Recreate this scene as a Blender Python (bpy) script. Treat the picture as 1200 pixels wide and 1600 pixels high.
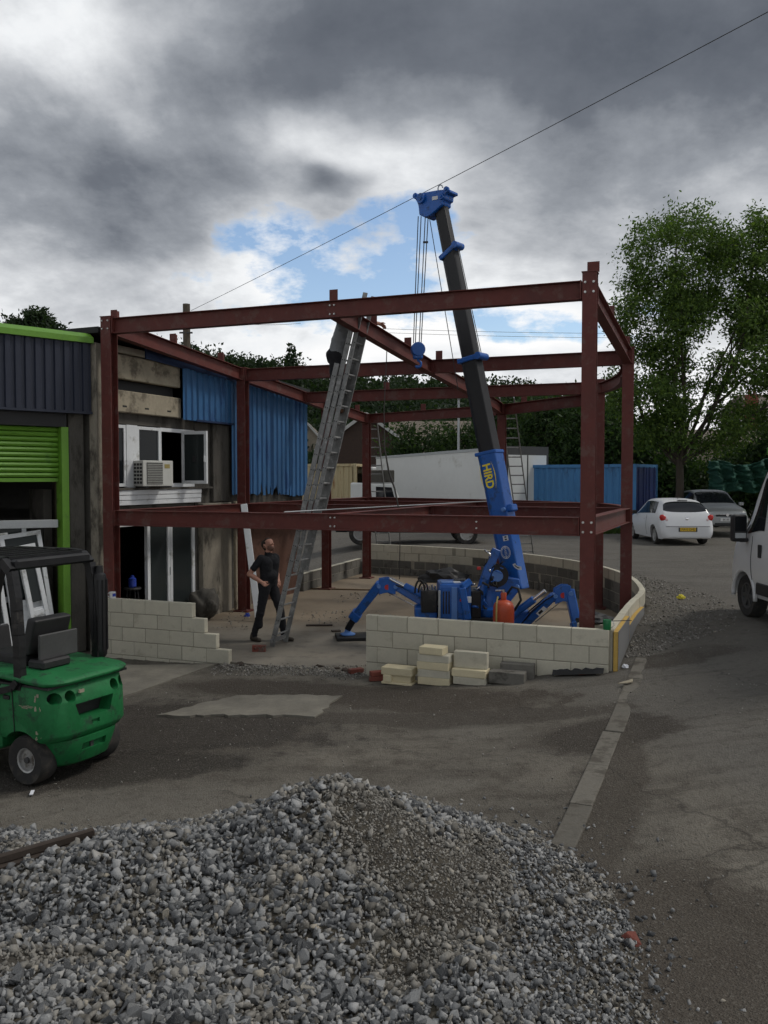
import bpy, bmesh, math, random
import numpy as np
from mathutils import Vector, Matrix, noise as mnoise

for o in list(bpy.data.objects):
    bpy.data.objects.remove(o)
scene = bpy.context.scene
COL = scene.collection
R = math.radians

# ------------------------------------------------------------------ camera
FPX, CAMZ, HOR = 1341.0, 2.8, 746.0          # focal length in photo pixels, eye height, horizon row
cam_d = bpy.data.cameras.new('camera')
cam_d.sensor_fit = 'HORIZONTAL'
cam_d.sensor_width = 36.0
cam_d.lens = FPX / 1200.0 * 36.0
cam_d.clip_start = 0.1
cam_d.clip_end = 5000.0
cam = bpy.data.objects.new('camera', cam_d)
COL.objects.link(cam)
cam.location = (0, 0, CAMZ)
PITCH = math.atan((800.0 - HOR) / FPX)
cam.rotation_euler = (math.pi / 2 - PITCH, 0, 0)
scene.camera = cam

# ------------------------------------------------------------------ world: cloudy sky
SUN_AZ, SUN_EL = R(82), R(50)               # azimuth from +Y towards +X
world = bpy.data.worlds.new('World')
scene.world = world
world.use_nodes = True


def build_world():
    nt = world.node_tree
    N, L = nt.nodes, nt.links
    N.clear()

    def mth(op, a, b=None, c=None, clamp=False):
        n = N.new('ShaderNodeMath')
        n.operation = op
        n.use_clamp = clamp
        for i, v in enumerate((a, b, c)):
            if v is None:
                continue
            if isinstance(v, (int, float)):
                n.inputs[i].default_value = v
            else:
                L.new(v, n.inputs[i])
        return n.outputs[0]

    def noise(vec, scale, detail, rough, dist=0.0):
        n = N.new('ShaderNodeTexNoise')
        n.inputs['Scale'].default_value = scale
        n.inputs['Detail'].default_value = detail
        n.inputs['Roughness'].default_value = rough
        n.inputs['Distortion'].default_value = dist
        L.new(vec, n.inputs['Vector'])
        return n

    def ramp(fac, stops):
        n = N.new('ShaderNodeValToRGB')
        cr = n.color_ramp
        while len(cr.elements) < len(stops):
            cr.elements.new(0.5)
        for e, (p, c) in zip(cr.elements, stops):
            e.position = p
            e.color = (*c, 1)
        L.new(fac, n.inputs[0])
        return n.outputs[0]

    tc = N.new('ShaderNodeTexCoord')
    sep = N.new('ShaderNodeSeparateXYZ')
    L.new(tc.outputs['Generated'], sep.inputs[0])
    x, y, z = sep.outputs
    az = mth('ARCTAN2', x, y)
    el = mth('ARCSINE', z)
    # cloud-layer coordinates: the ray meets a layer that bends down to the horizon
    den = mth('ADD', mth('MAXIMUM', z, 0.0), 0.34)
    cmb = N.new('ShaderNodeCombineXYZ')
    L.new(mth('DIVIDE', x, den), cmb.inputs[0])
    L.new(mth('DIVIDE', y, den), cmb.inputs[1])
    cl = cmb.outputs[0]
    warp = noise(cl, 1.6, 4, 0.55)
    wsep = N.new('ShaderNodeSeparateColor')
    L.new(warp.outputs['Color'], wsep.inputs[0])
    waz = mth('MULTIPLY_ADD', mth('SUBTRACT', wsep.outputs[0], 0.5), 0.30, az)
    wel = mth('MULTIPLY_ADD', mth('SUBTRACT', wsep.outputs[1], 0.5), 0.20, el)

    def blob(px, py, sx, sy, amp):
        a0 = math.atan((px - 600) / FPX)
        e0 = math.atan((HOR - py) / FPX)
        da = mth('DIVIDE', mth('SUBTRACT', waz, a0), sx / FPX)
        de = mth('DIVIDE', mth('SUBTRACT', wel, e0), sy / FPX)
        r2 = mth('ADD', mth('MULTIPLY', da, da), mth('MULTIPLY', de, de))
        return mth('MULTIPLY', mth('EXPONENT', mth('MULTIPLY', r2, -1.0)), amp)

    def total(items):
        s = None
        for it in items:
            b = blob(*it)
            s = b if s is None else mth('ADD', s, b)
        return s

    big = noise(cl, 1.5, 7, 0.60, 0.35)
    fine = noise(cl, 5.2, 7, 0.62)
    val = mth('ADD', mth('MULTIPLY', mth('SUBTRACT', big.outputs[0], 0.5), 0.95), 0.475)
    val = mth('ADD', val, mth('MULTIPLY', mth('SUBTRACT', fine.outputs[0], 0.5), 0.46))
    shapes = SKY_SHAPES
    val = mth('ADD', val, total(shapes))
    # sunlit cloud edges round the gaps
    gl_ = total([(a, b, c * 1.25, d * 1.5, 0.20) for a, b, c, d, e in SKY_GAPS[:2]])
    val = mth('ADD', val, gl_)
    # towards the horizon the cloud deck thins and glows
    val = mth('ADD', val, mth('MULTIPLY', mth('EXPONENT', mth('MULTIPLY', mth('MAXIMUM', el, 0.0), -7.0)), 0.58))
    val = mth('MULTIPLY_ADD', mth('SUBTRACT', val, 0.5), 1.12, 0.515)
    ccol = ramp(val, [(0.0, (0.098, 0.112, 0.138)), (0.25, (0.160, 0.177, 0.208)), (0.45, (0.315, 0.337, 0.372)),
                      (0.64, (0.58, 0.60, 0.63)), (0.82, (0.88, 0.90, 0.92)), (1.0, (1.0, 1.0, 1.0))])
    # gaps where the blue shows
    gsum = total(SKY_GAPS)
    gap = mth('ADD', mth('MULTIPLY', mth('SUBTRACT', noise(cl, 5.2, 6, 0.62).outputs[0], 0.52), 3.0), gsum)
    gmask = ramp(gap, [(0.42, (0, 0, 0)), (0.85, (1, 1, 1))])
    sky = N.new('ShaderNodeTexSky')
    sky.sky_type = 'NISHITA'
    sky.sun_disc = False
    sky.sun_elevation = SUN_EL
    sky.sun_rotation = SUN_AZ
    sky.air_density = 1.0
    sky.dust_density = 0.6
    bg_sky = N.new('ShaderNodeBackground')
    bg_sky.inputs[1].default_value = 0.15
    L.new(sky.outputs[0], bg_sky.inputs[0])
    bg_c = N.new('ShaderNodeBackground')
    bg_c.inputs[1].default_value = 1.0
    L.new(ccol, bg_c.inputs[0])
    mx = N.new('ShaderNodeMixShader')
    L.new(gmask, mx.inputs[0])
    L.new(bg_c.outputs[0], mx.inputs[1])
    L.new(bg_sky.outputs[0], mx.inputs[2])
    out = N.new('ShaderNodeOutputWorld')
    L.new(mx.outputs[0], out.inputs[0])


# cloud banks of the photographed sky: (column, row, half width, half height, brightness change)
SKY_SHAPES = [
    (60, 80, 170, 110, 0.40), (700, 60, 430, 120, -0.34), (1150, 110, 240, 150, -0.22),
    (230, 340, 200, 100, -0.24), (40, 230, 90, 90, -0.10), (560, 270, 170, 50, 0.20), (650, 215, 90, 50, 0.06),
    (400, 180, 150, 70, -0.16), (505, 322, 62, 24, -0.42), (930, 230, 190, 70, 0.06),
    (870, 370, 160, 70, -0.04), (420, 420, 70, 30, 0.25), (650, 520, 300, 40, 0.22),
]
SKY_GAPS = [(545, 410, 190, 66, 1.30), (820, 500, 130, 48, 1.05), (680, 350, 60, 40, 0.4),
            (600, 575, 900, 30, -0.5), (1060, 500, 80, 60, 0.7), (600, 120, 1400, 190, -0.6)]
build_world()

# ------------------------------------------------------------------ sun behind the cloud deck
sun_d = bpy.data.lights.new('sun', 'SUN')
sun_d.energy = 1.45
sun_d.angle = R(14)
sun_d.color = (1.0, 0.95, 0.88)
sun = bpy.data.objects.new('sun', sun_d)
COL.objects.link(sun)
sd = Vector((math.sin(SUN_AZ) * math.cos(SUN_EL), math.cos(SUN_AZ) * math.cos(SUN_EL), math.sin(SUN_EL)))
sun.rotation_euler = (-sd).to_track_quat('-Z', 'Y').to_euler()
sun.location = sd * 60

scene.view_settings.view_transform = 'Standard'
scene.view_settings.look = 'None'
scene.view_settings.exposure = 0.0
scene.view_settings.gamma = 1.0
scene.render.engine = 'CYCLES'
scene.cycles.max_bounces = 4
scene.cycles.diffuse_bounces = 3
scene.cycles.glossy_bounces = 2
scene.cycles.use_adaptive_sampling = True
scene.cycles.adaptive_threshold = 0.03
world.cycles.sampling_method = 'MANUAL'
world.cycles.sample_map_resolution = 256
scene.cycles.transparent_max_bounces = 12
scene.cycles.use_denoising = True

# ================================================================== helpers
def smooth01(a, b, t):
    t = max(0.0, min(1.0, (t - a) / (b - a)))
    return t * t * (3 - 2 * t)


def ray(px, py):
    dx, dy = (px - 600) / FPX, (800 - py) / FPX
    c, s_ = math.cos(PITCH), math.sin(PITCH)
    return Vector((dx, c + dy * s_, -s_ + dy * c))


def at(px, py, Y):
    """the point of the place seen in that direction at distance Y in front of the eye"""
    d = ray(px, py)
    return Vector((0, 0, CAMZ)) + d * (Y / d.y)


def on(px, py, z):
    d = ray(px, py)
    return Vector((0, 0, CAMZ)) + d * ((z - CAMZ) / d.z)


class MB:
    """collects shapes for one mesh"""

    def __init__(self):
        self.v, self.f, self.mi, self.cur = [], [], [], 0

    def add(self, vs, fs):
        n = len(self.v)
        self.v += [tuple(p) for p in vs]
        for f in fs:
            self.f.append(tuple(i + n for i in f))
            self.mi.append(self.cur)
        return self

    def box(self, c, s, rot=None):
        c = Vector(c)
        h = [k / 2 for k in s]
        vs = []
        for x in (-1, 1):
            for y in (-1, 1):
                for z in (-1, 1):
                    p = Vector((x * h[0], y * h[1], z * h[2]))
                    if rot is not None:
                        p = rot @ p
                    vs.append(c + p)
        return self.add(vs, [(0, 1, 3, 2), (4, 6, 7, 5), (0, 4, 5, 1), (2, 3, 7, 6), (0, 2, 6, 4), (1, 5, 7, 3)])

    def b2(self, lo, hi):
        return self.box([(a + b) / 2 for a, b in zip(lo, hi)], [abs(b - a) for a, b in zip(lo, hi)])

    def frame(self, p0, p1, up=(0, 0, 1)):
        p0, p1 = Vector(p0), Vector(p1)
        d = (p1 - p0)
        L = d.length
        d.normalize()
        up = Vector(up)
        if abs(d.dot(up)) > 0.995:
            up = Vector((1, 0, 0))
        w = d.cross(up).normalized()
        u = w.cross(d).normalized()
        return p0, p1, d, w, u, L

    def extrude(self, poly, p0, p1, up=(0, 0, 1), poly1=None):
        """poly: (w,u) section swept from p0 to p1"""
        p0, p1, d, w, u, L = self.frame(p0, p1, up)
        poly1 = poly1 or poly
        n = len(poly)
        vs = [p0 + w * a + u * b for a, b in poly] + [p1 + w * a + u * b for a, b in poly1]
        fs = [(i, (i + 1) % n, n + (i + 1) % n, n + i) for i in range(n)]
        fs += [tuple(range(n - 1, -1, -1)), tuple(range(n, 2 * n))]
        return self.add(vs, fs)

    def bar(self, p0, p1, w, h, up=(0, 0, 1), w1=None, h1=None):
        q = [(-w / 2, -h / 2), (w / 2, -h / 2), (w / 2, h / 2), (-w / 2, h / 2)]
        w1, h1 = w1 or w, h1 or h
        q1 = [(-w1 / 2, -h1 / 2), (w1 / 2, -h1 / 2), (w1 / 2, h1 / 2), (-w1 / 2, h1 / 2)]
        return self.extrude(q, p0, p1, up, q1)

    def cyl(self, p0, p1, r0, r1=None, n=12, up=(0, 0, 1)):
        r1 = r0 if r1 is None else r1
        c = [(math.cos(2 * math.pi * i / n), math.sin(2 * math.pi * i / n)) for i in range(n)]
        return self.extrude([(a * r0, b * r0) for a, b in c], p0, p1, up, [(a * r1, b * r1) for a, b in c])

    def tube(self, pts, r, n=6, closed=False):
        pts = [Vector(p) for p in pts]
        m = len(pts)
        rs = r if isinstance(r, (list, tuple)) else [r] * m
        rings = []
        prev = None
        for i, p in enumerate(pts):
            a = pts[(i - 1) % m] if (closed or i > 0) else p
            b = pts[(i + 1) % m] if (closed or i < m - 1) else p
            d = (b - a).normalized()
            if prev is None:
                up = Vector((0, 0, 1)) if abs(d.z) < 0.95 else Vector((1, 0, 0))
                w = d.cross(up).normalized()
            else:
                w = (prev - d * prev.dot(d)).normalized()
            prev = w
            u = w.cross(d)
            rings.append([p + (w * math.cos(2 * math.pi * k / n) + u * math.sin(2 * math.pi * k / n)) * rs[i] for k in range(n)])
        vs = [q for rg in rings for q in rg]
        fs = []
        for i in range(m if closed else m - 1):
            j = (i + 1) % m
            for k in range(n):
                fs.append((i * n + k, i * n + (k + 1) % n, j * n + (k + 1) % n, j * n + k))
        if not closed:
            fs += [tuple(range(n - 1, -1, -1)), tuple((m - 1) * n + k for k in range(n))]
        return self.add(vs, fs)

    def lathe(self, prof, o, axis=(0, 0, 1), n=16):
        """prof: (radius, height) pairs"""
        o = Vector(o)
        ax = Vector(axis).normalized()
        t = Vector((1, 0, 0)) if abs(ax.x) < 0.9 else Vector((0, 1, 0))
        w = ax.cross(t).normalized()
        u = ax.cross(w)
        m = len(prof)
        vs = []
        for r, h in prof:
            for k in range(n):
                a = 2 * math.pi * k / n
                vs.append(o + ax * h + (w * math.cos(a) + u * math.sin(a)) * r)
        fs = []
        for i in range(m - 1):
            for k in range(n):
                fs.append((i * n + k, i * n + (k + 1) % n, (i + 1) * n + (k + 1) % n, (i + 1) * n + k))
        fs += [tuple(range(n - 1, -1, -1)), tuple((m - 1) * n + k for k in range(n))]
        return self.add(vs, fs)

    def prism(self, poly, O, U, V, W):
        """poly in (U,V) axes from O, thickness vector W"""
        O, U, V, W = map(Vector, (O, U, V, W))
        n = len(poly)
        a = [O + U * p + V * q for p, q in poly]
        return self.add(a + [p + W for p in a], [(i, (i + 1) % n, n + (i + 1) % n, n + i) for i in range(n)] +
                        [tuple(range(n - 1, -1, -1)), tuple(range(n, 2 * n))])

    def loft(self, rings, caps=True, closed=True):
        n = len(rings[0])
        vs = [q for rg in rings for q in rg]
        fs = []
        for i in range(len(rings) - 1):
            for k in range(n if closed else n - 1):
                fs.append((i * n + k, i * n + (k + 1) % n, (i + 1) * n + (k + 1) % n, (i + 1) * n + k))
        if caps:
            fs += [tuple(range(n - 1, -1, -1)), tuple((len(rings) - 1) * n + k for k in range(n))]
        return self.add(vs, fs)

    def build(self, name, mat, parent=None, smooth=False, bevel=0.0, segs=1, off=None, recalc=True):
        me = bpy.data.meshes.new(name)
        vs = self.v
        if off is not None:
            off = Vector(off)
            vs = [tuple(Vector(p) - off) for p in vs]
        me.from_pydata(vs, [], self.f)
        mats = mat if isinstance(mat, (list, tuple)) else [mat]
        for m in mats:
            me.materials.append(MAT[m] if isinstance(m, str) else m)
        if len(mats) > 1:
            me.polygons.foreach_set('material_index', self.mi)
        if recalc or bevel:
            bm = bmesh.new()
            bm.from_mesh(me)
            if recalc:
                bmesh.ops.recalc_face_normals(bm, faces=bm.faces)
            if bevel:
                ed = [e for e in bm.edges if len(e.link_faces) == 2 and e.calc_face_angle(0) > 0.5]
                bmesh.ops.bevel(bm, geom=ed, offset=bevel, segments=segs, affect='EDGES', profile=0.6, clamp_overlap=True)
            bm.to_mesh(me)
            bm.free()
        if smooth:
            me.polygons.foreach_set('use_smooth', [True] * len(me.polygons))
            if smooth == 'auto':
                me.set_sharp_from_angle(angle=R(38))
        return link(name, me, parent)


def link(name, me, parent=None):
    o = bpy.data.objects.new(name, me)
    COL.objects.link(o)
    if parent is not None:
        o.parent = parent
    return o


def tag(o, label, cat, group=None):
    o['label'] = label
    o['category'] = cat
    if group:
        o['group'] = group
    return o


def thing(name, label, cat, loc=(0, 0, 0), rz=0.0, group=None):
    o = bpy.data.objects.new(name, None)
    o.empty_display_size = 0.2
    COL.objects.link(o)
    o.location = loc
    o.rotation_euler = (0, 0, rz)
    return tag(o, label, cat, group)


def structure(o):
    o['kind'] = 'structure'
    return o


def stuff(o, label=None, cat=None):
    o['kind'] = 'stuff'
    if label:
        tag(o, label, cat)
    return o


# ------------------------------------------------------------------ materials
MAT = {}


class NT:
    def __init__(self, name):
        self.m = bpy.data.materials.new(name)
        self.m.use_nodes = True
        self.t = self.m.node_tree
        self.N, self.L = self.t.nodes, self.t.links
        self.bsdf = self.N['Principled BSDF']
        MAT[name] = self.m
        self.tc = self.N.new('ShaderNodeTexCoord')

    def set(self, sock, v):
        if isinstance(v, bpy.types.NodeSocket):
            self.L.new(v, sock)
        elif isinstance(v, (tuple, list)) and len(v) == 3 and sock.type == 'RGBA':
            sock.default_value = (*v, 1)
        else:
            sock.default_value = v

    def inp(self, name, v):
        self.set(self.bsdf.inputs[name], v)

    def co(self, kind='Object', scale=None, loc=None, rot=None):
        v = self.tc.outputs[kind]
        if scale or loc or rot:
            n = self.N.new('ShaderNodeMapping')
            if scale:
                n.inputs['Scale'].default_value = scale
            if loc:
                n.inputs['Location'].default_value = loc
            if rot:
                n.inputs['Rotation'].default_value = rot
            self.L.new(v, n.inputs[0])
            v = n.outputs[0]
        return v

    def noise(self, scale, detail=5, rough=0.55, vec=None, dist=0.0, out=0):
        n = self.N.new('ShaderNodeTexNoise')
        n.inputs['Scale'].default_value = scale
        n.inputs['Detail'].default_value = detail
        n.inputs['Roughness'].default_value = rough
        n.inputs['Distortion'].default_value = dist
        self.L.new(vec if vec is not None else self.co(), n.inputs['Vector'])
        return n.outputs[out]

    def voro(self, scale, vec=None, feature='F1', out='Distance'):
        n = self.N.new('ShaderNodeTexVoronoi')
        n.feature = feature
        n.inputs['Scale'].default_value = scale
        self.L.new(vec if vec is not None else self.co(), n.inputs['Vector'])
        return n.outputs[out]

    def math(self, op, a, b=0.0, c=None, clamp=False):
        n = self.N.new('ShaderNodeMath')
        n.operation = op
        n.use_clamp = clamp
        self.set(n.inputs[0], a)
        self.set(n.inputs[1], b)
        if c is not None:
            self.set(n.inputs[2], c)
        return n.outputs[0]

    def step(self, v, lo, hi):
        n = self.N.new('ShaderNodeMapRange')
        n.interpolation_type = 'SMOOTHSTEP'
        self.set(n.inputs[0], v)
        n.inputs[1].default_value = lo
        n.inputs[2].default_value = hi
        return n.outputs[0]

    def mix(self, f, a, b, mode='MIX'):
        n = self.N.new('ShaderNodeMix')
        n.data_type = 'RGBA'
        n.blend_type = mode
        self.set(n.inputs[0], f)
        self.set(n.inputs[6], a)
        self.set(n.inputs[7], b)
        return n.outputs[2]

    def ramp(self, f, stops):
        n = self.N.new('ShaderNodeValToRGB')
        cr = n.color_ramp
        while len(cr.elements) < len(stops):
            cr.elements.new(0.5)
        for e, (p, c) in zip(cr.elements, stops):
            e.position = p
            e.color = (*c, 1)
        self.L.new(f, n.inputs[0])
        return n.outputs[0]

    def bump(self, h, strength=0.3, dist=0.01):
        n = self.N.new('ShaderNodeBump')
        n.inputs['Strength'].default_value = strength
        n.inputs['Distance'].default_value = dist
        self.L.new(h, n.inputs['Height'])
        self.L.new(n.outputs[0], self.bsdf.inputs['Normal'])

    def objrand(self):
        return self.N.new('ShaderNodeObjectInfo').outputs['Random']

    def island(self):
        return self.N.new('ShaderNodeNewGeometry').outputs['Random Per Island']

    def xyz(self, kind='Object'):
        n = self.N.new('ShaderNodeSeparateXYZ')
        self.L.new(self.tc.outputs[kind], n.inputs[0])
        return n.outputs


def sc(c, k):
    return tuple(min(1.0, v * k) for v in c)


def pm(name, base, rough=0.6, metal=0.0, var=0.18, scale=5.0, bump=0.15, bscale=70.0, bdist=0.004, dirt=None, dcol=(0.05, 0.04, 0.03),
       dscale=3.0, orand=0.0, spec=0.4, stretch=None, rvar=0.3):
    """paint, metal, concrete, timber ...: base colour broken by two noises, optional dirt or rust, fine relief"""
    n = NT(name)
    vec = n.co(scale=stretch) if stretch else n.co()
    if orand:                                       # every copy gets its own patch of the pattern
        va = n.N.new('ShaderNodeVectorMath')
        va.operation = 'MULTIPLY_ADD'
        n.L.new(n.objrand(), va.inputs[0])
        va.inputs[1].default_value = (37.0, 53.0, 71.0)
        n.L.new(vec, va.inputs[2])
        vec = va.outputs[0]
    a = n.noise(scale, 4, 0.6, vec)
    b = n.noise(scale * 7.3, 3, 0.6, vec)
    f = n.math('ADD', n.math('MULTIPLY', a, 0.65), n.math('MULTIPLY', b, 0.35))
    col = n.ramp(f, [(0.3, sc(base, 1 - var)), (0.7, sc(base, 1 + var))])
    if orand:
        col = n.mix(1.0, col, n.ramp(n.objrand(), [(0.0, (1 - orand,) * 3), (1.0, (1 + orand,) * 3)]), 'MULTIPLY')
    rgh = n.math('ADD', n.math('MULTIPLY', n.math('SUBTRACT', a, 0.5), rvar), rough)
    if dirt:
        d = n.step(n.noise(dscale, 6, 0.68, vec), 0.62 - dirt * 0.35, 0.74 - dirt * 0.25)
        col = n.mix(d, col, dcol)
        rgh = n.math('ADD', rgh, n.math('MULTIPLY', d, 0.2))
    n.inp('Base Color', col)
    n.inp('Roughness', rgh)
    n.inp('Metallic', metal)
    n.inp('Specular IOR Level', spec)
    if bump:
        n.bump(n.math('ADD', n.noise(bscale, 2, 0.6, vec), n.math('MULTIPLY', a, 0.8)), bump, bdist)
    return n


def glass(name, tint=(0.02, 0.025, 0.03), rough=0.06, spec=0.45):
    n = NT(name)
    n.inp('Base Color', tint)
    n.inp('Roughness', rough)
    n.inp('Specular IOR Level', spec)
    n.inp('Coat Weight', 0.0)
    n.bump(n.noise(1.5, 2), 0.03, 0.02)
    return n


# steel, metal and paint
pm('red_oxide', (0.114, 0.027, 0.021), 0.62, var=0.26, scale=1.7, bump=0.15, dirt=0.30, dcol=(0.135, 0.068, 0.058), dscale=5)
pm('bolt_zinc', (0.55, 0.55, 0.53), 0.35, 0.8, var=0.1)
pm('aluminium', (0.21, 0.213, 0.21), 0.5, 0.3, var=0.3, scale=6, dirt=0.32, dcol=(0.34, 0.34, 0.33), dscale=11)
pm('crane_blue', (0.010, 0.100, 0.40), 0.36, var=0.18, scale=3, bump=0.06, dirt=0.26, dcol=(0.018, 0.060, 0.17), dscale=6, spec=0.5)
pm('crane_light_blue', (0.10, 0.22, 0.52), 0.4, var=0.1, bump=0.05)
pm('boom_black', (0.014, 0.014, 0.016), 0.5, var=0.3, bump=0.06)
pm('black_rubber', (0.016, 0.016, 0.016), 0.75, var=0.3, bump=0.2, dirt=0.25, dcol=(0.06, 0.055, 0.045))
pm('black_paint', (0.012, 0.012, 0.013), 0.42, var=0.25, bump=0.1, dirt=0.18, dcol=(0.05, 0.045, 0.04))
pm('black_plastic', (0.02, 0.02, 0.021), 0.55, var=0.2, bump=0.15)
pm('dark_grey', (0.06, 0.06, 0.06), 0.6, var=0.2)
pm('chrome', (0.7, 0.7, 0.7), 0.18, 1.0, var=0.06, bump=0.0)
pm('wire', (0.05, 0.05, 0.05), 0.5, 0.5, var=0.1, bump=0)
pm('rope', (0.07, 0.065, 0.06), 0.8, var=0.2)
pm('lifting_yellow', (0.75, 0.55, 0.03), 0.6, var=0.1)
pm('logo_yellow', (0.85, 0.68, 0.04), 0.5, var=0.05, bump=0)
pm('sticker_white', (0.62, 0.64, 0.66), 0.5, var=0.06, bump=0)
pm('sticker_red', (0.45, 0.03, 0.03), 0.5, var=0.1, bump=0)
pm('sticker_grey', (0.20, 0.23, 0.28), 0.5, var=0.1, bump=0)
pm('gas_red', (0.44, 0.07, 0.028), 0.42, var=0.15, bump=0.06, dirt=0.2, dcol=(0.15, 0.03, 0.02))
pm('strap', (0.33, 0.27, 0.10), 0.8, var=0.2)
# masonry and ground works
pm('cream_block', (0.51, 0.48, 0.385), 0.9, var=0.10, scale=6, bump=0.5, bscale=110, bdist=0.004, dirt=0.20, dcol=(0.41, 0.38, 0.30), orand=0.065)
pm('fresh_block', (0.62, 0.545, 0.365), 0.9, var=0.08, scale=6, bump=0.5, bscale=110, bdist=0.004, orand=0.10)
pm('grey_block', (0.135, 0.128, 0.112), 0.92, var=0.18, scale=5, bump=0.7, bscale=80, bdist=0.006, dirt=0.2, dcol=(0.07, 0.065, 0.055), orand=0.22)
pm('mortar', (0.30, 0.28, 0.225), 0.95, var=0.15, bump=0.5)
pm('red_brick', (0.19, 0.055, 0.04), 0.88, var=0.25, scale=12, bump=0.5, dirt=0.3, dcol=(0.12, 0.10, 0.085), orand=0.2)
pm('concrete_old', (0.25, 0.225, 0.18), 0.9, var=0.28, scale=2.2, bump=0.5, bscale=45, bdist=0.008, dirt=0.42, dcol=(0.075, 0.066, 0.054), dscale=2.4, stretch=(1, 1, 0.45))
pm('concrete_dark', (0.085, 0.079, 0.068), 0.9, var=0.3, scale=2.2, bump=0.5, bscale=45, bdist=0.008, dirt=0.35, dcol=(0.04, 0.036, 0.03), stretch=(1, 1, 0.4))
pm('concrete_beam', (0.33, 0.29, 0.215), 0.9, var=0.22, scale=2.4, bump=0.5, bscale=50, bdist=0.006, dirt=0.40, dcol=(0.14, 0.12, 0.09), dscale=2.0)
pm('insulation_yellow', (0.52, 0.34, 0.09), 0.9, var=0.15, bump=0.4)
pm('insulation_foil', (0.19, 0.19, 0.19), 0.6, 0.0, var=0.12, bump=0.1)
pm('kerb_concrete', (0.145, 0.134, 0.112), 0.92, var=0.25, scale=4, bump=0.6, bscale=50, bdist=0.006, dirt=0.45, dcol=(0.085, 0.076, 0.062), dscale=4, orand=0.15)
pm('timber', (0.16, 0.105, 0.06), 0.85, var=0.3, scale=3, stretch=(6, 6, 1.0), bump=0.4, orand=0.2)
pm('timber_dark', (0.05, 0.038, 0.03), 0.85, var=0.3, scale=3, bump=0.4)
pm('oxide_panel', (0.105, 0.05, 0.033), 0.8, var=0.3, scale=1.4, bump=0.2, dirt=0.3, dcol=(0.06, 0.03, 0.022))
# building
pm('blue_cladding', (0.033, 0.120, 0.27), 0.5, var=0.16, scale=1.6, bump=0.08, dirt=0.30, dcol=(0.02, 0.07, 0.19), dscale=2.2, stretch=(1, 1, 0.35))
pm('navy_cladding', (0.019, 0.024, 0.042), 0.5, var=0.16, scale=1.6, bump=0.06, dirt=0.15, dcol=(0.03, 0.034, 0.05), stretch=(1, 1, 0.3))
pm('dark_blue_fascia', (0.012, 0.030, 0.085), 0.55, var=0.15)
pm('lime_green', (0.125, 0.285, 0.030), 0.45, var=0.12, scale=1.5, bump=0.05, dirt=0.16, dcol=(0.09, 0.20, 0.04))
pm('white_upvc', (0.66, 0.68, 0.69), 0.35, var=0.08, scale=3, bump=0.03, dirt=0.24, dcol=(0.36, 0.36, 0.34))
pm('white_gloss', (0.62, 0.63, 0.62), 0.35, var=0.06, bump=0.03, dirt=0.12, dcol=(0.4, 0.4, 0.38))
pm('ac_casing', (0.55, 0.55, 0.51), 0.45, var=0.08, bump=0.03, dirt=0.2, dcol=(0.38, 0.36, 0.32))
pm('ac_grille', (0.11, 0.11, 0.10), 0.6, var=0.15)
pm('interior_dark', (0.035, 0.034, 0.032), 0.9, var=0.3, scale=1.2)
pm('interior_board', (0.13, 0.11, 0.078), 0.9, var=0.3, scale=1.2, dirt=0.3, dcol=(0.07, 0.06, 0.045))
pm('roof_felt', (0.03, 0.03, 0.031), 0.9, var=0.3, bump=0.4)
glass('window_glass', (0.010, 0.012, 0.014), 0.05, 0.12)
glass('door_glass', (0.028, 0.034, 0.034), 0.08, 0.12)
glass('car_glass', (0.012, 0.014, 0.017), 0.05)
# vehicles
pm('forklift_green', (0.012, 0.150, 0.045), 0.55, var=0.28, scale=3.5, bump=0.2, bscale=45, dirt=0.34, dcol=(0.022, 0.070, 0.035), dscale=7, spec=0.35)
pm('forklift_chip', (0.33, 0.30, 0.22), 0.8, var=0.3)
pm('tyre', (0.028, 0.027, 0.026), 0.88, var=0.25, bump=0.3, dirt=0.45, dcol=(0.065, 0.058, 0.05), dscale=6)
pm('rim_steel', (0.40, 0.40, 0.39), 0.4, 0.5, var=0.2, dirt=0.2, dcol=(0.12, 0.10, 0.08))
pm('white_car', (0.68, 0.69, 0.70), 0.25, var=0.02, bump=0.0, spec=0.5, rvar=0.02)
pm('silver_car', (0.25, 0.26, 0.26), 0.3, 0.45, var=0.03, bump=0.0, rvar=0.02)
pm('van_white', (0.64, 0.65, 0.65), 0.28, var=0.03, scale=1.2, bump=0.0, spec=0.5, rvar=0.03)
pm('dark_car', (0.014, 0.015, 0.018), 0.35, var=0.1, bump=0.0)
pm('tail_red', (0.42, 0.015, 0.012), 0.2, var=0.1, bump=0)
pm('tail_clear', (0.65, 0.45, 0.45), 0.2, var=0.1, bump=0)
pm('plate_yellow', (0.72, 0.47, 0.03), 0.4, var=0.05, bump=0)
pm('plate_white', (0.66, 0.66, 0.64), 0.4, var=0.05, bump=0)
pm('lamp_glass', (0.42, 0.44, 0.45), 0.15, var=0.1, bump=0)
pm('container_blue', (0.055, 0.20, 0.42), 0.55, var=0.14, scale=1.2, bump=0.06, dirt=0.2, dcol=(0.05, 0.12, 0.24), stretch=(1, 1, 0.4))
pm('container_navy', (0.012, 0.028, 0.12), 0.5, var=0.16, bump=0.06)
pm('container_cream', (0.48, 0.40, 0.235), 0.65, var=0.12, scale=1.5, bump=0.1, dirt=0.30, dcol=(0.22, 0.09, 0.03), dscale=1.6, stretch=(2.2, 2.2, 0.3))
pm('lorry_white', (0.66, 0.67, 0.65), 0.45, var=0.05, scale=0.6, bump=0.02, dirt=0.15, dcol=(0.52, 0.52, 0.48), dscale=0.8)
pm('skip_green', (0.12, 0.34, 0.05), 0.5, var=0.1)
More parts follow.
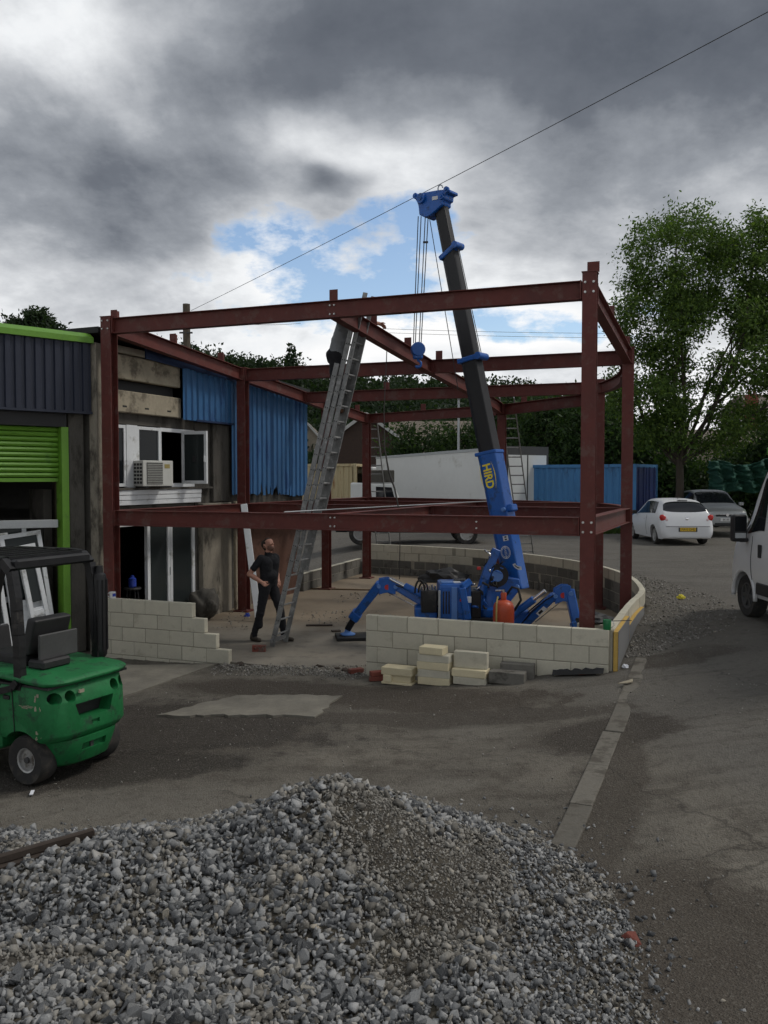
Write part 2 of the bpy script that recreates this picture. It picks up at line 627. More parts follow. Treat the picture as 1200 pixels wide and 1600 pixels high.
pm('netting_green', (0.030, 0.10, 0.075), 0.9, var=0.35, scale=2.5, bump=0.6, bscale=30, bdist=0.02)
pm('timber_wall_brown', (0.055, 0.036, 0.028), 0.85, var=0.25)
pm('rough_cast', (0.27, 0.235, 0.18), 0.95, var=0.15, scale=1.0)
pm('slate', (0.17, 0.145, 0.115), 0.85, var=0.2, scale=1.0)
pm('barge_board', (0.45, 0.45, 0.43), 0.6, var=0.1)
pm('pole_timber', (0.085, 0.07, 0.052), 0.9, var=0.3, scale=3, stretch=(4, 4, 0.5))
pm('galvanised', (0.38, 0.40, 0.41), 0.5, 0.5, var=0.1)
# people
pm('skin', (0.40, 0.205, 0.145), 0.55, var=0.08, scale=14, bump=0.08, bscale=200, bdist=0.001)
pm('hair', (0.025, 0.017, 0.012), 0.7, var=0.3, scale=40, bump=0.5, bscale=250, bdist=0.004)
pm('black_cloth', (0.010, 0.011, 0.014), 0.9, var=0.25, scale=9, bump=0.5, bscale=14, bdist=0.02)
pm('trouser_cloth', (0.013, 0.013, 0.016), 0.9, var=0.25, scale=9, bump=0.5, bscale=12, bdist=0.02)
pm('grey_cloth', (0.20, 0.21, 0.22), 0.9, var=0.18, scale=8, bump=0.5, bscale=12, bdist=0.02)
pm('boot_leather', (0.12, 0.06, 0.03), 0.75, var=0.3, bump=0.3)
pm('boot_dark', (0.06, 0.05, 0.04), 0.8, var=0.3, bump=0.3)
pm('mug_white', (0.7, 0.7, 0.7), 0.25, var=0.03, bump=0)
pm('mug_blue', (0.03, 0.06, 0.35), 0.3, var=0.05, bump=0)
pm('can_green', (0.01, 0.15, 0.05), 0.35, var=0.1, bump=0)
pm('paper_white', (0.72, 0.74, 0.78), 0.9, var=0.05)
pm('rubbish_yellow', (0.70, 0.60, 0.06), 0.7, var=0.1)
pm('bark', (0.055, 0.045, 0.034), 0.95, var=0.3, scale=6, bump=0.8, bscale=20, bdist=0.02, stretch=(3, 3, 0.6))


def leaf_mat(name, c, var=0.45):
    n = NT(name)
    r = n.island()
    col = n.ramp(r, [(0.0, sc(c, 1 - var)), (0.6, c), (1.0, (c[0] * (1 + var) * 1.15, c[1] * (1 + var), c[2]))])
    n.inp('Base Color', col)
    n.inp('Roughness', 0.6)
    n.inp('Specular IOR Level', 0.25)
    tr = n.N.new('ShaderNodeBsdfTranslucent')
    n.L.new(n.mix(1.0, col, (1.0, 1.15, 0.5), 'MULTIPLY'), tr.inputs[0])
    mx = n.N.new('ShaderNodeMixShader')
    mx.inputs[0].default_value = 0.38
    n.L.new(n.bsdf.outputs[0], mx.inputs[1])
    n.L.new(tr.outputs[0], mx.inputs[2])
    n.L.new(mx.outputs[0], n.N['Material Output'].inputs[0])
    return n


leaf_mat('leaf_ash', (0.088, 0.152, 0.038))
leaf_mat('leaf_dark', (0.036, 0.070, 0.024))
leaf_mat('leaf_wood', (0.024, 0.044, 0.020), 0.3)
leaf_mat('leaf_grass', (0.05, 0.09, 0.025))
# ================================================================== the lie of the land
FL0, FR1 = Vector((-4.75, 13.9)), Vector((2.87, 10.87))     # front wall line
FDIR = (FR1 - FL0).normalized()
FNRM = Vector((-FDIR.y, FDIR.x))                             # into the plot


def catmull(pts, per=10):
    P = [Vector(p) for p in pts]
    P = [P[0] * 2 - P[1]] + P + [P[-1] * 2 - P[-2]]
    out = []
    for i in range(1, len(P) - 2):
        for k in range(per):
            t = k / per
            a, b, c, d = P[i - 1:i + 3]
            out.append(0.5 * ((2 * b) + (c - a) * t + (2 * a - 5 * b + 4 * c - d) * t * t + (3 * b - a - 3 * c + d) * t ** 3))
    out.append(P[-2])
    return out


RING = catmull([(2.87, 10.87), (3.72, 13.0), (4.52, 15.0), (4.86, 17.5), (4.52, 19.8), (3.45, 22.0), (1.76, 23.75), (-0.62, 25.2)], 14)
SDIR = Vector((0.387, 0.922))
W0 = Vector((-4.85, 14.35))                                  # near corner of the old building's side wall
PLOT = [Vector((-4.75, 13.9))] + [FR1] + RING[1:] + [Vector((-2.1, 21.0)), W0]


def inside(p, poly):
    c = False
    n = len(poly)
    j = n - 1
    for i in range(n):
        a, b = poly[i], poly[j]
        if (a[1] > p[1]) != (b[1] > p[1]) and p[0] < (b[0] - a[0]) * (p[1] - a[1]) / (b[1] - a[1]) + a[0]:
            c = not c
        j = i
    return c


def gz0(x, y):
    return 0.62 * smooth01(-0.5, 6.0, x + 0.25 * (y - 11)) - 0.10 * smooth01(1.0, 4.0, -x)


def gz(x, y):
    return gz0(x, y) + 0.02 * mnoise.noise((x * 0.9, y * 0.9, 1.7)) + 0.008 * mnoise.noise((x * 4, y * 4, 5.1))


def ground_material():
    n = NT('yard_ground')
    P = n.co()
    big = n.noise(0.55, 4, 0.6, P)
    mid = n.noise(2.6, 6, 0.68, P)
    m2 = n.noise(11, 5, 0.7, P)
    fine = n.noise(55, 3, 0.7, P)
    grit = n.voro(70, P)
    col = n.ramp(big, [(0.30, (0.105, 0.095, 0.079)), (0.5, (0.152, 0.138, 0.114)), (0.68, (0.205, 0.186, 0.152))])
    col = n.mix(n.math('MULTIPLY', n.step(mid, 0.46, 0.66), 0.7), col, (0.078, 0.066, 0.053))
    X, Y, Z = n.xyz()

    def zone(cx, cy, rx, ry, ang=0.0, soft=0.16, wob=1.5):
        ca, sa = math.cos(ang), math.sin(ang)
        dx, dy = n.math('SUBTRACT', X, cx), n.math('SUBTRACT', Y, cy)
        u = n.math('DIVIDE', n.math('ADD', n.math('MULTIPLY', dx, ca), n.math('MULTIPLY', dy, sa)), rx)
        v = n.math('DIVIDE', n.math('SUBTRACT', n.math('MULTIPLY', dy, ca), n.math('MULTIPLY', dx, sa)), ry)
        r = n.math('SQRT', n.math('ADD', n.math('MULTIPLY', u, u), n.math('MULTIPLY', v, v)))
        r = n.math('ADD', r, n.math('MULTIPLY', n.math('SUBTRACT', mid, 0.5), wob))
        return n.math('SUBTRACT', 1.0, n.step(r, 1.0 - soft, 1.0 + soft))

    # road surface to the right and behind: greyer tarmac
    road = n.step(n.math('ADD', n.math('ADD', X, n.math('MULTIPLY', Y, 0.30)), n.math('MULTIPLY', big, 1.4)), 5.4, 6.4)
    tar = n.ramp(n.noise(1.3, 5, 0.65, P), [(0.3, (0.110, 0.103, 0.091)), (0.7, (0.160, 0.150, 0.131))])
    col = n.mix(n.math('MULTIPLY', road, 0.85), col, tar)
    # wheel tracks sweeping across the yard
    tv = n.co(scale=(0.35, 3.2, 1), rot=(0, 0, 0.30))
    col = n.mix(n.math('MULTIPLY', n.step(n.noise(1.2, 4, 0.6, tv), 0.52, 0.66), 0.40), col, (0.075, 0.065, 0.053))
    col = n.mix(n.math('MULTIPLY', n.step(n.noise(1.7, 4, 0.6, tv), 0.60, 0.72), 0.5), col, (0.155, 0.142, 0.118))
    # damp brown earth: trench backfill, oil and wheel dirt
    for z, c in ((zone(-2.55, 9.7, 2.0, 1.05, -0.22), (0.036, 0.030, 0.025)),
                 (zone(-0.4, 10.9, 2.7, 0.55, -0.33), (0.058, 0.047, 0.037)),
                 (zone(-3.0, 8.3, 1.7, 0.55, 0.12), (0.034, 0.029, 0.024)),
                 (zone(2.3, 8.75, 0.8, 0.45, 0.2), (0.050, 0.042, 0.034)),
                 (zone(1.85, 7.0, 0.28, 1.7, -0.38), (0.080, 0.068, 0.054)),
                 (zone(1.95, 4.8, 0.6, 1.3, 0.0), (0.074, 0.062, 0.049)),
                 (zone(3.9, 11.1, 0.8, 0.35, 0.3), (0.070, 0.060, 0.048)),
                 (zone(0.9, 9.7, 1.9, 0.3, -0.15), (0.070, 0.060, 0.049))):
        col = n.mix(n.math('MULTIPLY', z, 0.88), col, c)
    strip = n.math('MAXIMUM', zone(4.55, 13.2, 0.95, 1.9, -0.25, 0.3), zone(5.3, 16.2, 0.9, 2.2, 0.0, 0.3))
    col = n.mix(n.math('MULTIPLY', strip, 0.75), col, (0.130, 0.118, 0.098))
    # pale dust and old cement wash
    for z in (zone(0.45, 7.65, 0.42, 0.2, 0, 0.3), zone(1.0, 9.2, 0.5, 0.25, 0, 0.3), zone(3.2, 4.5, 0.5, 0.8, 0, 0.4), zone(-1.9, 7.3, 1.5, 0.4, 0, 0.6)):
        col = n.mix(n.math('MULTIPLY', z, 0.5), col, (0.185, 0.172, 0.146))
    col = n.mix(n.math('MULTIPLY', n.step(m2, 0.50, 0.68), 0.42), col, (0.058, 0.049, 0.040))
    col = n.mix(n.math('MULTIPLY', n.step(fine, 0.50, 0.68), 0.45), col, (0.21, 0.195, 0.168))
    col = n.mix(n.math('MULTIPLY', n.math('SUBTRACT', 1.0, n.step(grit, 0.10, 0.30)), 0.5), col, (0.030, 0.027, 0.023))
    # old cracks in the surface
    wv = n.N.new('ShaderNodeVectorMath')
    wv.operation = 'MULTIPLY_ADD'
    n.L.new(n.noise(1.4, 4, 0.6, P, out=1), wv.inputs[0])
    wv.inputs[1].default_value = (0.9, 0.9, 0)
    n.L.new(P, wv.inputs[2])
    ck = n.voro(0.42, wv.outputs[0], 'DISTANCE_TO_EDGE')
    crack = n.math('MULTIPLY', n.math('SUBTRACT', 1.0, n.step(ck, 0.001, 0.007)), n.step(big, 0.46, 0.6))
    col = n.mix(n.math('MULTIPLY', crack, 0.45), col, (0.030, 0.026, 0.022))
    n.inp('Base Color', col)
    n.inp('Roughness', n.math('ADD', 0.72, n.math('MULTIPLY', mid, 0.25)))
    n.inp('Specular IOR Level', 0.25)
    n.bump(n.math('ADD', n.math('MULTIPLY', fine, 0.6), n.math('ADD', n.math('MULTIPLY', m2, 1.5), n.math('MULTIPLY', grit, 0.5))), 0.9, 0.022)


ground_material()


def build_ground():
    xs = [-900, -400, -200, -100, -60, -40, -28, -20, -15, -12, -10] + list(np.arange(-9, 10.01, 0.1)) + [10.5, 11.5, 13, 16, 20, 28, 40, 60, 100, 200, 400, 900]
    ys = [-60, -30, -15, -8, -4, -1, 1] + list(np.arange(2, 29.01, 0.1)) + [29.5, 30.5, 32, 35, 40, 50, 65, 90, 140, 220, 400, 900, 2500]
    vs = []
    for y in ys:
        for x in xs:
            z = gz(x, y)
            if -5.2 < x < 5.2 and 10 < y < 26 and inside((x, y), PLOT):
                z = -0.07
            vs.append((x, y, z))
    nx = len(xs)
    fs = [(j * nx + i, j * nx + i + 1, (j + 1) * nx + i + 1, (j + 1) * nx + i) for j in range(len(ys) - 1) for i in range(nx - 1)]
    m = MB()
    m.add(vs, fs)
    structure(m.build('ground', 'yard_ground', smooth=True, recalc=False))


build_ground()


def slab_material():
    n = NT('slab_concrete')
    P = n.co()
    a = n.noise(0.5, 4, 0.62, P)
    b = n.noise(3.2, 6, 0.68, P)
    col = n.ramp(a, [(0.3, (0.135, 0.122, 0.100)), (0.55, (0.195, 0.176, 0.143)), (0.72, (0.235, 0.208, 0.163))])
    col = n.mix(n.math('MULTIPLY', n.step(b, 0.48, 0.72), 0.65), col, (0.085, 0.074, 0.060))
    X, Y, Z = n.xyz()
    sand = n.step(n.math('ADD', Y, n.math('MULTIPLY', b, 2.0)), 16.0, 18.5)
    col = n.mix(n.math('MULTIPLY', sand, 0.6), col, (0.25, 0.185, 0.115))
    n.inp('Base Color', col)
    n.inp('Roughness', 0.9)
    n.bump(n.math('ADD', b, n.noise(30, 3, 0.7, P)), 0.5, 0.01)
    n2 = NT('apron_concrete')
    P = n2.co()
    b = n2.noise(2.0, 6, 0.68, P)
    col = n2.ramp(b, [(0.3, (0.125, 0.115, 0.095)), (0.6, (0.205, 0.19, 0.155)), (0.75, (0.24, 0.22, 0.18))])
    n2.inp('Base Color', n2.mix(n2.math('MULTIPLY', n2.step(n2.noise(26, 3, 0.7, P), 0.5, 0.8), 0.4), col, (0.08, 0.07, 0.06)))
    n2.inp('Roughness', 0.9)
    n2.bump(n2.math('ADD', b, n2.noise(40, 3, 0.7, P)), 0.45, 0.01)


slab_material()


def sheet(name, poly, z, mat, skirt=0.10, sub=0):
    """a thin poured slab: top face with a vertical edge"""
    m = MB()
    top = [(p[0], p[1], (z(p[0], p[1]) if callable(z) else z)) for p in poly]
    bot = [(p[0], p[1], p[2] - skirt) for p in top]
    n = len(top)
    m.add(top + bot, [tuple(range(n))] + [(i, n + i, n + (i + 1) % n, (i + 1) % n) for i in range(n)])
    return m.build(name, mat)


structure(sheet('floor_slab', PLOT, 0.0, 'slab_concrete', 0.12))


def wob(poly, amp=0.03, step=0.18, seed=1):
    rnd = random.Random(seed)
    out = []
    for i, a in enumerate(poly):
        b = poly[(i + 1) % len(poly)]
        L = math.dist(a, b)
        k = max(1, int(L / step))
        for j in range(k):
            t = j / k
            out.append((a[0] + (b[0] - a[0]) * t + rnd.uniform(-amp, amp), a[1] + (b[1] - a[1]) * t + rnd.uniform(-amp, amp)))
    return out


def gpix(px, py):
    """where that line of sight meets the yard"""
    z = 0.0
    for _ in range(12):
        p = on(px, py, z)
        z = gz(p.x, p.y)
    return (p.x, p.y)


ap = [gpix(100, 1041), gpix(345, 1037), gpix(318, 1046), gpix(188, 1092), gpix(70, 1150), gpix(-60, 1190), gpix(-120, 1080)]
structure(sheet('concrete_apron', wob(ap, 0.015, 0.2), lambda x, y: gz0(x, y) + 0.028, 'apron_concrete', 0.08))
ap = [gpix(372, 1089), gpix(532, 1089), gpix(492, 1122), gpix(243, 1122), gpix(275, 1112)]
structure(sheet('concrete_patch', wob(ap, 0.035, 0.10, 3), lambda x, y: gz0(x, y) + 0.026, 'apron_concrete', 0.08))

# flush kerb stones crossing the yard
kerb = structure(bpy.data.objects.new('kerb_edging', None))
COL.objects.link(kerb)
k0, k1 = Vector((3.42, 11.25)), Vector((1.28, 6.2))
kd = (k1 - k0).normalized()
kn = Vector((kd.y, -kd.x))
rk = random.Random(4)
pos = 0.0
L = (k1 - k0).length
while pos < L - 0.1:
    ln = min(0.905, L - pos)
    a, b = k0 + kd * pos, k0 + kd * (pos + ln - 0.012)
    off = kn * rk.uniform(-0.012, 0.012)
    za, zb = gz0(a.x, a.y), gz0(b.x, b.y)
    dz = rk.uniform(0.008, 0.018)
    if 2.4 < pos < 3.3:
        dz = 0.004
    m = MB()
    m.bar((a.x + off.x, a.y + off.y, za + dz - 0.06), (b.x + off.x, b.y + off.y, zb + dz - 0.06), 0.19, 0.12)
    m.build('kerb_stone', 'kerb_concrete', kerb, bevel=0.012, segs=2)
    pos += ln
# ================================================================== steel frame
C0, C1 = Vector((-4.5, 14.15)), Vector((2.76, 11.6))
L1, L2, L3 = Vector((-2.93, 17.9)), Vector((-1.44, 21.45)), Vector((-0.48, 23.8))
C2, C3, M3 = Vector((4.3, 15.2)), Vector((4.57, 18.25)), Vector((2.86, 20.9))
M0 = C0.lerp(C1, 0.517)
R3a = L1.lerp(L2, 0.71)
EDIR = (C1 - C0).normalized()
FLOOR_T = 2.26


def isect(a, b, c, d):
    r, s_ = b - a, d - c
    t = ((c - a).x * s_.y - (c - a).y * s_.x) / (r.x * s_.y - r.y * s_.x)
    return a + r * t


M1 = isect(M0, M3, L1, C2)
M2 = isect(M0, M3, R3a, C3)


def isec(w, h, tf=0.012, tw=0.009):
    a, b = w / 2, h / 2
    return [(-a, -b), (a, -b), (a, -b + tf), (tw / 2, -b + tf), (tw / 2, b - tf), (a, b - tf), (a, b), (-a, b), (-a, b - tf), (-tw / 2, b - tf),
            (-tw / 2, -b + tf), (-a, -b + tf)]


steel = thing('steelwork', 'two storey red oxide steel frame bolted together over the block walls', 'steel frame', (C1.x, C1.y, 0))
SOFF = Vector((C1.x, C1.y, 0))
rb = random.Random(2)


def v3(p, z):
    return Vector((p[0], p[1], z))


def beam(a, za, b, zb, w=0.146, h=0.25, trim=0.11, bolts=True):
    p, q = v3(a, za - h / 2), v3(b, zb - h / 2)
    d = (q - p).normalized()
    p, q = p + d * trim, q - d * trim
    m = MB()
    m.extrude(isec(w, h), p, q)
    for e, s_ in ((p, 1), (q, -1)):                         # end plates
        m.bar(e - d * 0.004 * s_, e + d * 0.014 * s_, w + 0.03, h + 0.002)
    o = m.build('beam', 'red_oxide', steel, off=SOFF, bevel=0.002)
    return o, p, q


def bolts_at(parent, c, u, v, nrm, du=0.07, dv=0.13, r=0.014):
    for a in (-1, 1):
        for b in (-1, 1):
            m = MB()
            k = c + u * (a * du / 2) + v * (b * dv / 2)
            m.cyl(k, k + nrm * 0.016, r, n=6)
            m.cyl(k + nrm * 0.016, k + nrm * 0.026, r * 0.6, n=6)
            m.build('bolt', 'bolt_zinc', parent, off=SOFF)


def column(c, ztop, face, w=0.19, base=True):
    m = MB()
    d = face
    m.extrude([(x, y) for x, y in isec(w, w, 0.013, 0.01)], v3(c, 0.0), v3(c, ztop), up=v3(d, 0))
    m.box(v3(c, ztop + 0.004), (w + 0.02, w + 0.02, 0.014), Matrix.Rotation(math.atan2(EDIR.y, EDIR.x), 3, 'Z'))
    if base:
        m.box(v3(c, 0.016), (0.34, 0.34, 0.025), Matrix.Rotation(math.atan2(EDIR.y, EDIR.x), 3, 'Z'))
    return m.build('column', 'red_oxide', steel, off=SOFF, bevel=0.002)


FACE = Vector((-EDIR.y, EDIR.x))
RF = {'C0': 5.39, 'C1': 5.43, 'L1': 5.04, 'L2': 4.72, 'L3': 4.54, 'C2': 5.03, 'M3': 4.56}
colC0 = column(C0, RF['C0'] + 0.02, FACE)
colC1 = column(C1, RF['C1'] + 0.10, FACE)
column(L1, RF['L1'] + 0.02, FACE)
column(L2, RF['L2'], FACE)
column(L3, RF['L3'], FACE)
column(C2, RF['C2'] + 0.04, FACE)
column(C3, 4.86, FACE)
column(M3, RF['M3'], FACE)
# roof steel
fb, p, q = beam(C0, 5.39, C1, 5.43)
zM0 = 5.41
nrm = v3(-FACE, 0)
eu = v3(EDIR, 0)
up3 = Vector((0, 0, 1))
fw = FACE * 0.005
bolts_at(fb, v3(M0 - EDIR * 0.02, zM0 - 0.125) + nrm * 0.005, eu, up3, nrm)
bolts_at(colC1, v3(C1, 5.33) + nrm * 0.096, eu, up3, nrm, 0.11, 0.13, 0.017)
bolts_at(colC0, v3(C0, 5.28) + nrm * 0.096, eu, up3, nrm, 0.11, 0.13, 0.014)
bolts_at(colC1, v3(C1, 2.13) + nrm * 0.096, eu, up3, nrm, 0.11, 0.13, 0.017)
beam(C0, 5.39, L1, 5.04)
beam(L1, 5.04, L2, 4.72)
beam(L2, 4.72, L3, 4.54)
beam(M0, zM0, M1, 5.02, trim=0.02)
beam(M1, 5.02, M2, 4.80, trim=0.02)
beam(M2, 4.80, M3, 4.56, trim=0.05)
beam(L1, 5.04, C2, 5.03)
beam(R3a, 4.81, C3, 4.82, trim=0.03)
beam(L3, 4.54, M3, 4.56)
beam(M3, 4.56, C3, 4.60)
beam(C1, 5.43, C2, 5.03)
# curved corner beam
def arc_beam(a, b, bulge, z, h=0.22):
    mid = (a + b) / 2
    nrm2 = Vector(((b - a).y, -(b - a).x)).normalized()
    pts = []
    for i in range(13):
        t = i / 12
        pts.append(a.lerp(b, t) + nrm2 * bulge * 4 * t * (1 - t))
    m = MB()
    for i in range(12):
        s = isec(0.14, h)
        m.extrude(s, v3(pts[i], z - h / 2), v3(pts[i + 1], z - h / 2))
    return m.build('beam', 'red_oxide', steel, off=SOFF)


arc_beam(C2 + Vector((-0.05, 0.1)), C3, 0.16, 4.79)
arc_beam(C2 + Vector((0.0, 0.1)), C3, 0.16, FLOOR_T)
# first floor steel
ff, p, q = beam(C0, FLOOR_T, C1, FLOOR_T)
bolts_at(ff, v3(M0 - EDIR * 0.02, FLOOR_T - 0.125) + nrm * 0.005, eu, up3, nrm)
q75 = C0.lerp(C1, 0.80)
for z in (FLOOR_T - 0.085, FLOOR_T - 0.175):
    m = MB()
    k = v3(q75, z) + nrm * 0.005
    m.cyl(k, k + nrm * 0.02, 0.013, n=6)
    m.build('bolt', 'bolt_zinc', ff, off=SOFF)
beam(C0, FLOOR_T, L1, FLOOR_T)
beam(L1, FLOOR_T, L2, FLOOR_T)
beam(L2, FLOOR_T, L3, FLOOR_T)
beam(M0, FLOOR_T, M1, FLOOR_T, trim=0.02)
beam(M1, FLOOR_T, M3, FLOOR_T, trim=0.02)
beam(L1, FLOOR_T, C2, FLOOR_T)
beam(R3a, FLOOR_T, C3, FLOOR_T, trim=0.03)
beam(L3, FLOOR_T, M3, FLOOR_T)
beam(M3, FLOOR_T, C3, FLOOR_T)
beam(C1, FLOOR_T, C2, FLOOR_T)


# parapet stubs standing on the roof steel
def stub(c, z, w=0.16, h=0.19, plate=True):
    m = MB()
    rot = Matrix.Rotation(math.atan2(EDIR.y, EDIR.x), 3, 'Z')
    m.box(v3(c, z + h / 2), (w, 0.012, h), rot)
    m.box(v3(c, z + h / 2) + v3(FACE, 0) * 0.071, (0.012, 0.13, h - 0.004), rot)
    m.build('parapet_stub', 'red_oxide', steel, off=SOFF)


def lerp_z(a, za, b, zb, t):
    return a.lerp(b, t), za + (zb - za) * t


stub(C0 + EDIR * 0.10, 5.40, 0.12, 0.13)
stub(M0 - EDIR * 0.0, zM0, 0.13, 0.17)
stub(C1 + EDIR * 0.04, 5.54, 0.16, 0.14)
for a, za, b, zb, ts in ((C0, 5.39, L1, 5.04, (0.42, 0.8)), (M0, zM0, M1, 5.02, (0.35, 0.72)), (M1, 5.02, M2, 4.8, (0.4,)),
                         (C1, 5.43, C2, 5.03, (0.45, 0.92)), (L1, 5.04, L2, 4.72, (0.35,)), (L2, 4.72, L3, 4.54, (0.75,)),
                         (L1, 5.04, C2, 5.03, (0.55,)), (R3a, 4.81, C3, 4.82, (0.3,)), (L3, 4.54, M3, 4.56, (0.45,)), (M3, 4.56, C3, 4.6, (0.25,))):
    for t in ts:
        c, z = lerp_z(a, za, b, zb, t)
        stub(c, z, 0.13, 0.17)

# a thin tie rod lying diagonally across the first floor steel
m = MB()
m.cyl(v3(C0.lerp(C1, 0.41), FLOOR_T + 0.012), v3(M3 + Vector((-0.2, -1.2)), FLOOR_T + 0.012), 0.011, n=6)
tag(m.build('tie_rod', 'galvanised', bevel=0), 'thin pale rod lying diagonally across the first floor steel beams', 'rod')

# ================================================================== block walls
BL, BH, BT, JT = 0.44, 0.215, 0.10, 0.010


def block_mesh(name, ln, mat, h=BH, t=BT):
    m = MB()
    m.box((0, 0, 0), (ln, t, h))
    o = m.build(name, mat, bevel=0.006)
    me = o.data
    bpy.data.objects.remove(o)
    return me


BM = {}


def get_block(ln, mat, h=BH, t=BT):
    k = (round(ln, 2), mat, h, t)
    if k not in BM:
        BM[k] = block_mesh('block', k[0], mat, h, t)
    return BM[k]


rw = random.Random(11)


def place_block(parent, c, ang, ln, mat, off, h=BH, t=BT, jit=0.003):
    o = link('block', get_block(ln, mat, h, t), parent)
    o.location = Vector(c) - Vector(off) + Vector((rw.uniform(-jit, jit), rw.uniform(-jit, jit), rw.uniform(-0.0015, 0.0015)))
    o.rotation_euler = (0, 0, ang + rw.uniform(-0.006, 0.006))
    return o


def straight_wall(root, a, b, courses, ztop, mat, starts, ends, off, vis_low=None):
    """a,b: plan ends; each course may start/end at its own distance"""
    d = (b - a).normalized()
    ang = math.atan2(d.y, d.x)
    core = MB()
    for k in range(courses):
        zt = ztop - k * 0.225
        zc = zt - BH / 2
        s0, s1 = starts[k], ends[k]
        x = s0
        first = True
        while x < s1 - 0.04:
            ln = BL
            if first:
                ln = 0.17 if k % 2 == 0 else 0.40
                first = False
            ln = min(ln, s1 - x)
            if s1 - (x + ln + JT) < 0.06:
                ln = s1 - x
            c = a + d * (x + ln / 2)
            place_block(root, (c.x, c.y, zc), ang, ln, mat, off)
            x += ln + JT
        ca, cb = a + d * (s0 + 0.01), a + d * (s1 - 0.01)
        core.bar((ca.x, ca.y, zc - 0.006), (cb.x, cb.y, zc - 0.006), BT - 0.012, 0.222)
    core.build('mortar', 'mortar', root, off=off)


def tlen(px):
    k = (px - 600) / FPX
    # distance along the front line at which the line of sight crosses it
    return (k * FL0.y - FL0.x) / (FDIR.x - k * FDIR.y)


offL = Vector((FL0.x, FL0.y, -0.1))
wl = thing('block_wall', 'cream block wall with stepped end in front of the sliding doors', 'wall', offL)
straight_wall(wl, FL0, FR1, 5, 0.86, 'cream_block', [0] * 5, [tlen(301), tlen(320), tlen(339), tlen(358), tlen(362)], offL)
tR = tlen(573.5)
offR = Vector((-0.24, 12.1, -0.05))
wr = thing('block_wall', 'cream block wall behind the stacks of loose blocks, below the crane', 'wall', offR)
LR = (FR1 - FL0).length
straight_wall(wr, FL0, FR1, 4, 0.86, 'cream_block', [tR] * 4, [LR] * 4, offR)

# curved rear wall: light blocks on top, stained grey ones below
offC = Vector((4.5, 15.0, 0))
wc = thing('curved_block_wall', 'long curved block wall closing the back and right of the slab', 'wall', offC)
cum = [0.0]
for i in range(1, len(RING)):
    cum.append(cum[-1] + (RING[i] - RING[i - 1]).length)


def ring_at(s_):
    s_ = max(0.0, min(cum[-1] - 1e-6, s_))
    i = max(j for j in range(len(cum)) if cum[j] <= s_)
    i = min(i, len(RING) - 2)
    t = (s_ - cum[i]) / (cum[i + 1] - cum[i])
    return RING[i].lerp(RING[i + 1], t), (RING[i + 1] - RING[i]).normalized()


for k in range(4):
    zc = 0.86 - k * 0.225 - BH / 2
    s_ = 0.07 if k % 2 == 0 else 0.07 - 0.225
    while s_ < cum[-1] - 0.1:
        a0 = max(s_, 0.07)
        a1 = min(s_ + BL, cum[-1])
        if a1 - a0 > 0.08:
            p, d = ring_at((a0 + a1) / 2)
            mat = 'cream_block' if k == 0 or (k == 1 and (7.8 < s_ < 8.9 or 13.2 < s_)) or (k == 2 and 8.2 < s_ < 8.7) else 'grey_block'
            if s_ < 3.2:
                mat = 'cream_block'
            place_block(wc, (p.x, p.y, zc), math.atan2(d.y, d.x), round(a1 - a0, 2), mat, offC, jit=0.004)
        s_ += BL + JT
m = MB()
for i in range(len(RING) - 1):
    a, b = RING[i], RING[i + 1]
    m.bar((a.x, a.y, 0.40), (b.x, b.y, 0.40), BT - 0.012, 0.91)
m.build('mortar', 'mortar', wc, off=offC)
# low wall at the left of the rear
offB = Vector((-1.9, 21.4, 0))
wb = thing('low_block_wall', 'low grey block wall behind the left rear columns', 'wall', offB)
straight_wall(wb, Vector((-2.02, 21.0)), Vector((-0.72, 24.95)), 2, 0.43, 'grey_block', [0, 0], [4.1, 4.1], offB)
m = MB()
m.bar((-2.02, 21.0, 0.437), (-0.72, 24.95, 0.437), 0.12, 0.012)
m.build('mortar_bed', 'cream_block', wb, off=offB)

# foil-faced insulation boards set against the outside of the curved wall
for i, (s0, s1, zt, lab) in enumerate(((0.0, 1.35, 0.84, 'yellow edged insulation board at the near corner of the curved wall'),
                                       (1.38, 3.3, 0.70, 'yellow edged insulation board further back along the curved wall'))):
    pts = [ring_at(s0 + (s1 - s0) * k / 8) for k in range(9)]
    P_ = []
    for p, d in pts:
        nr = Vector((d.y, -d.x))
        P_.append((p + nr * 0.056, p + nr * 0.116))
    bd = thing('insulation_board', lab, 'insulation board', (P_[0][0].x, P_[0][0].y, 0))
    f, e = MB(), MB()
    zb = -0.05
    for k in range(8):
        (a, a2), (b, b2) = P_[k], P_[k + 1]
        f.add([v3(a2, zb), v3(b2, zb), v3(b2, zt - 0.004), v3(a2, zt - 0.004), v3(a2 - (a2 - a) * 0.1, zb), v3(b2 - (b2 - b) * 0.1, zb), v3(b2 - (b2 - b) * 0.1, zt - 0.004), v3(a2 - (a2 - a) * 0.1, zt - 0.004)],
              [(0, 1, 2, 3), (4, 7, 6, 5), (3, 2, 6, 7)])
        q0, q1 = a2 - (a2 - a) * 0.1, b2 - (b2 - b) * 0.1
        e.add([v3(a, zb), v3(b, zb), v3(b, zt), v3(a, zt), v3(q0, zb), v3(q1, zb), v3(q1, zt), v3(q0, zt)],
              [(0, 3, 2, 1), (4, 5, 6, 7), (3, 7, 6, 2)] + ([(0, 4, 7, 3)] if k == 0 else []) + ([(1, 2, 6, 5)] if k == 7 else []))
    off = (P_[0][0].x, P_[0][0].y, 0)
    e.build('foam_core', 'insulation_yellow', bd, off=off)
    f.build('foil_face', 'insulation_foil', bd, off=off)
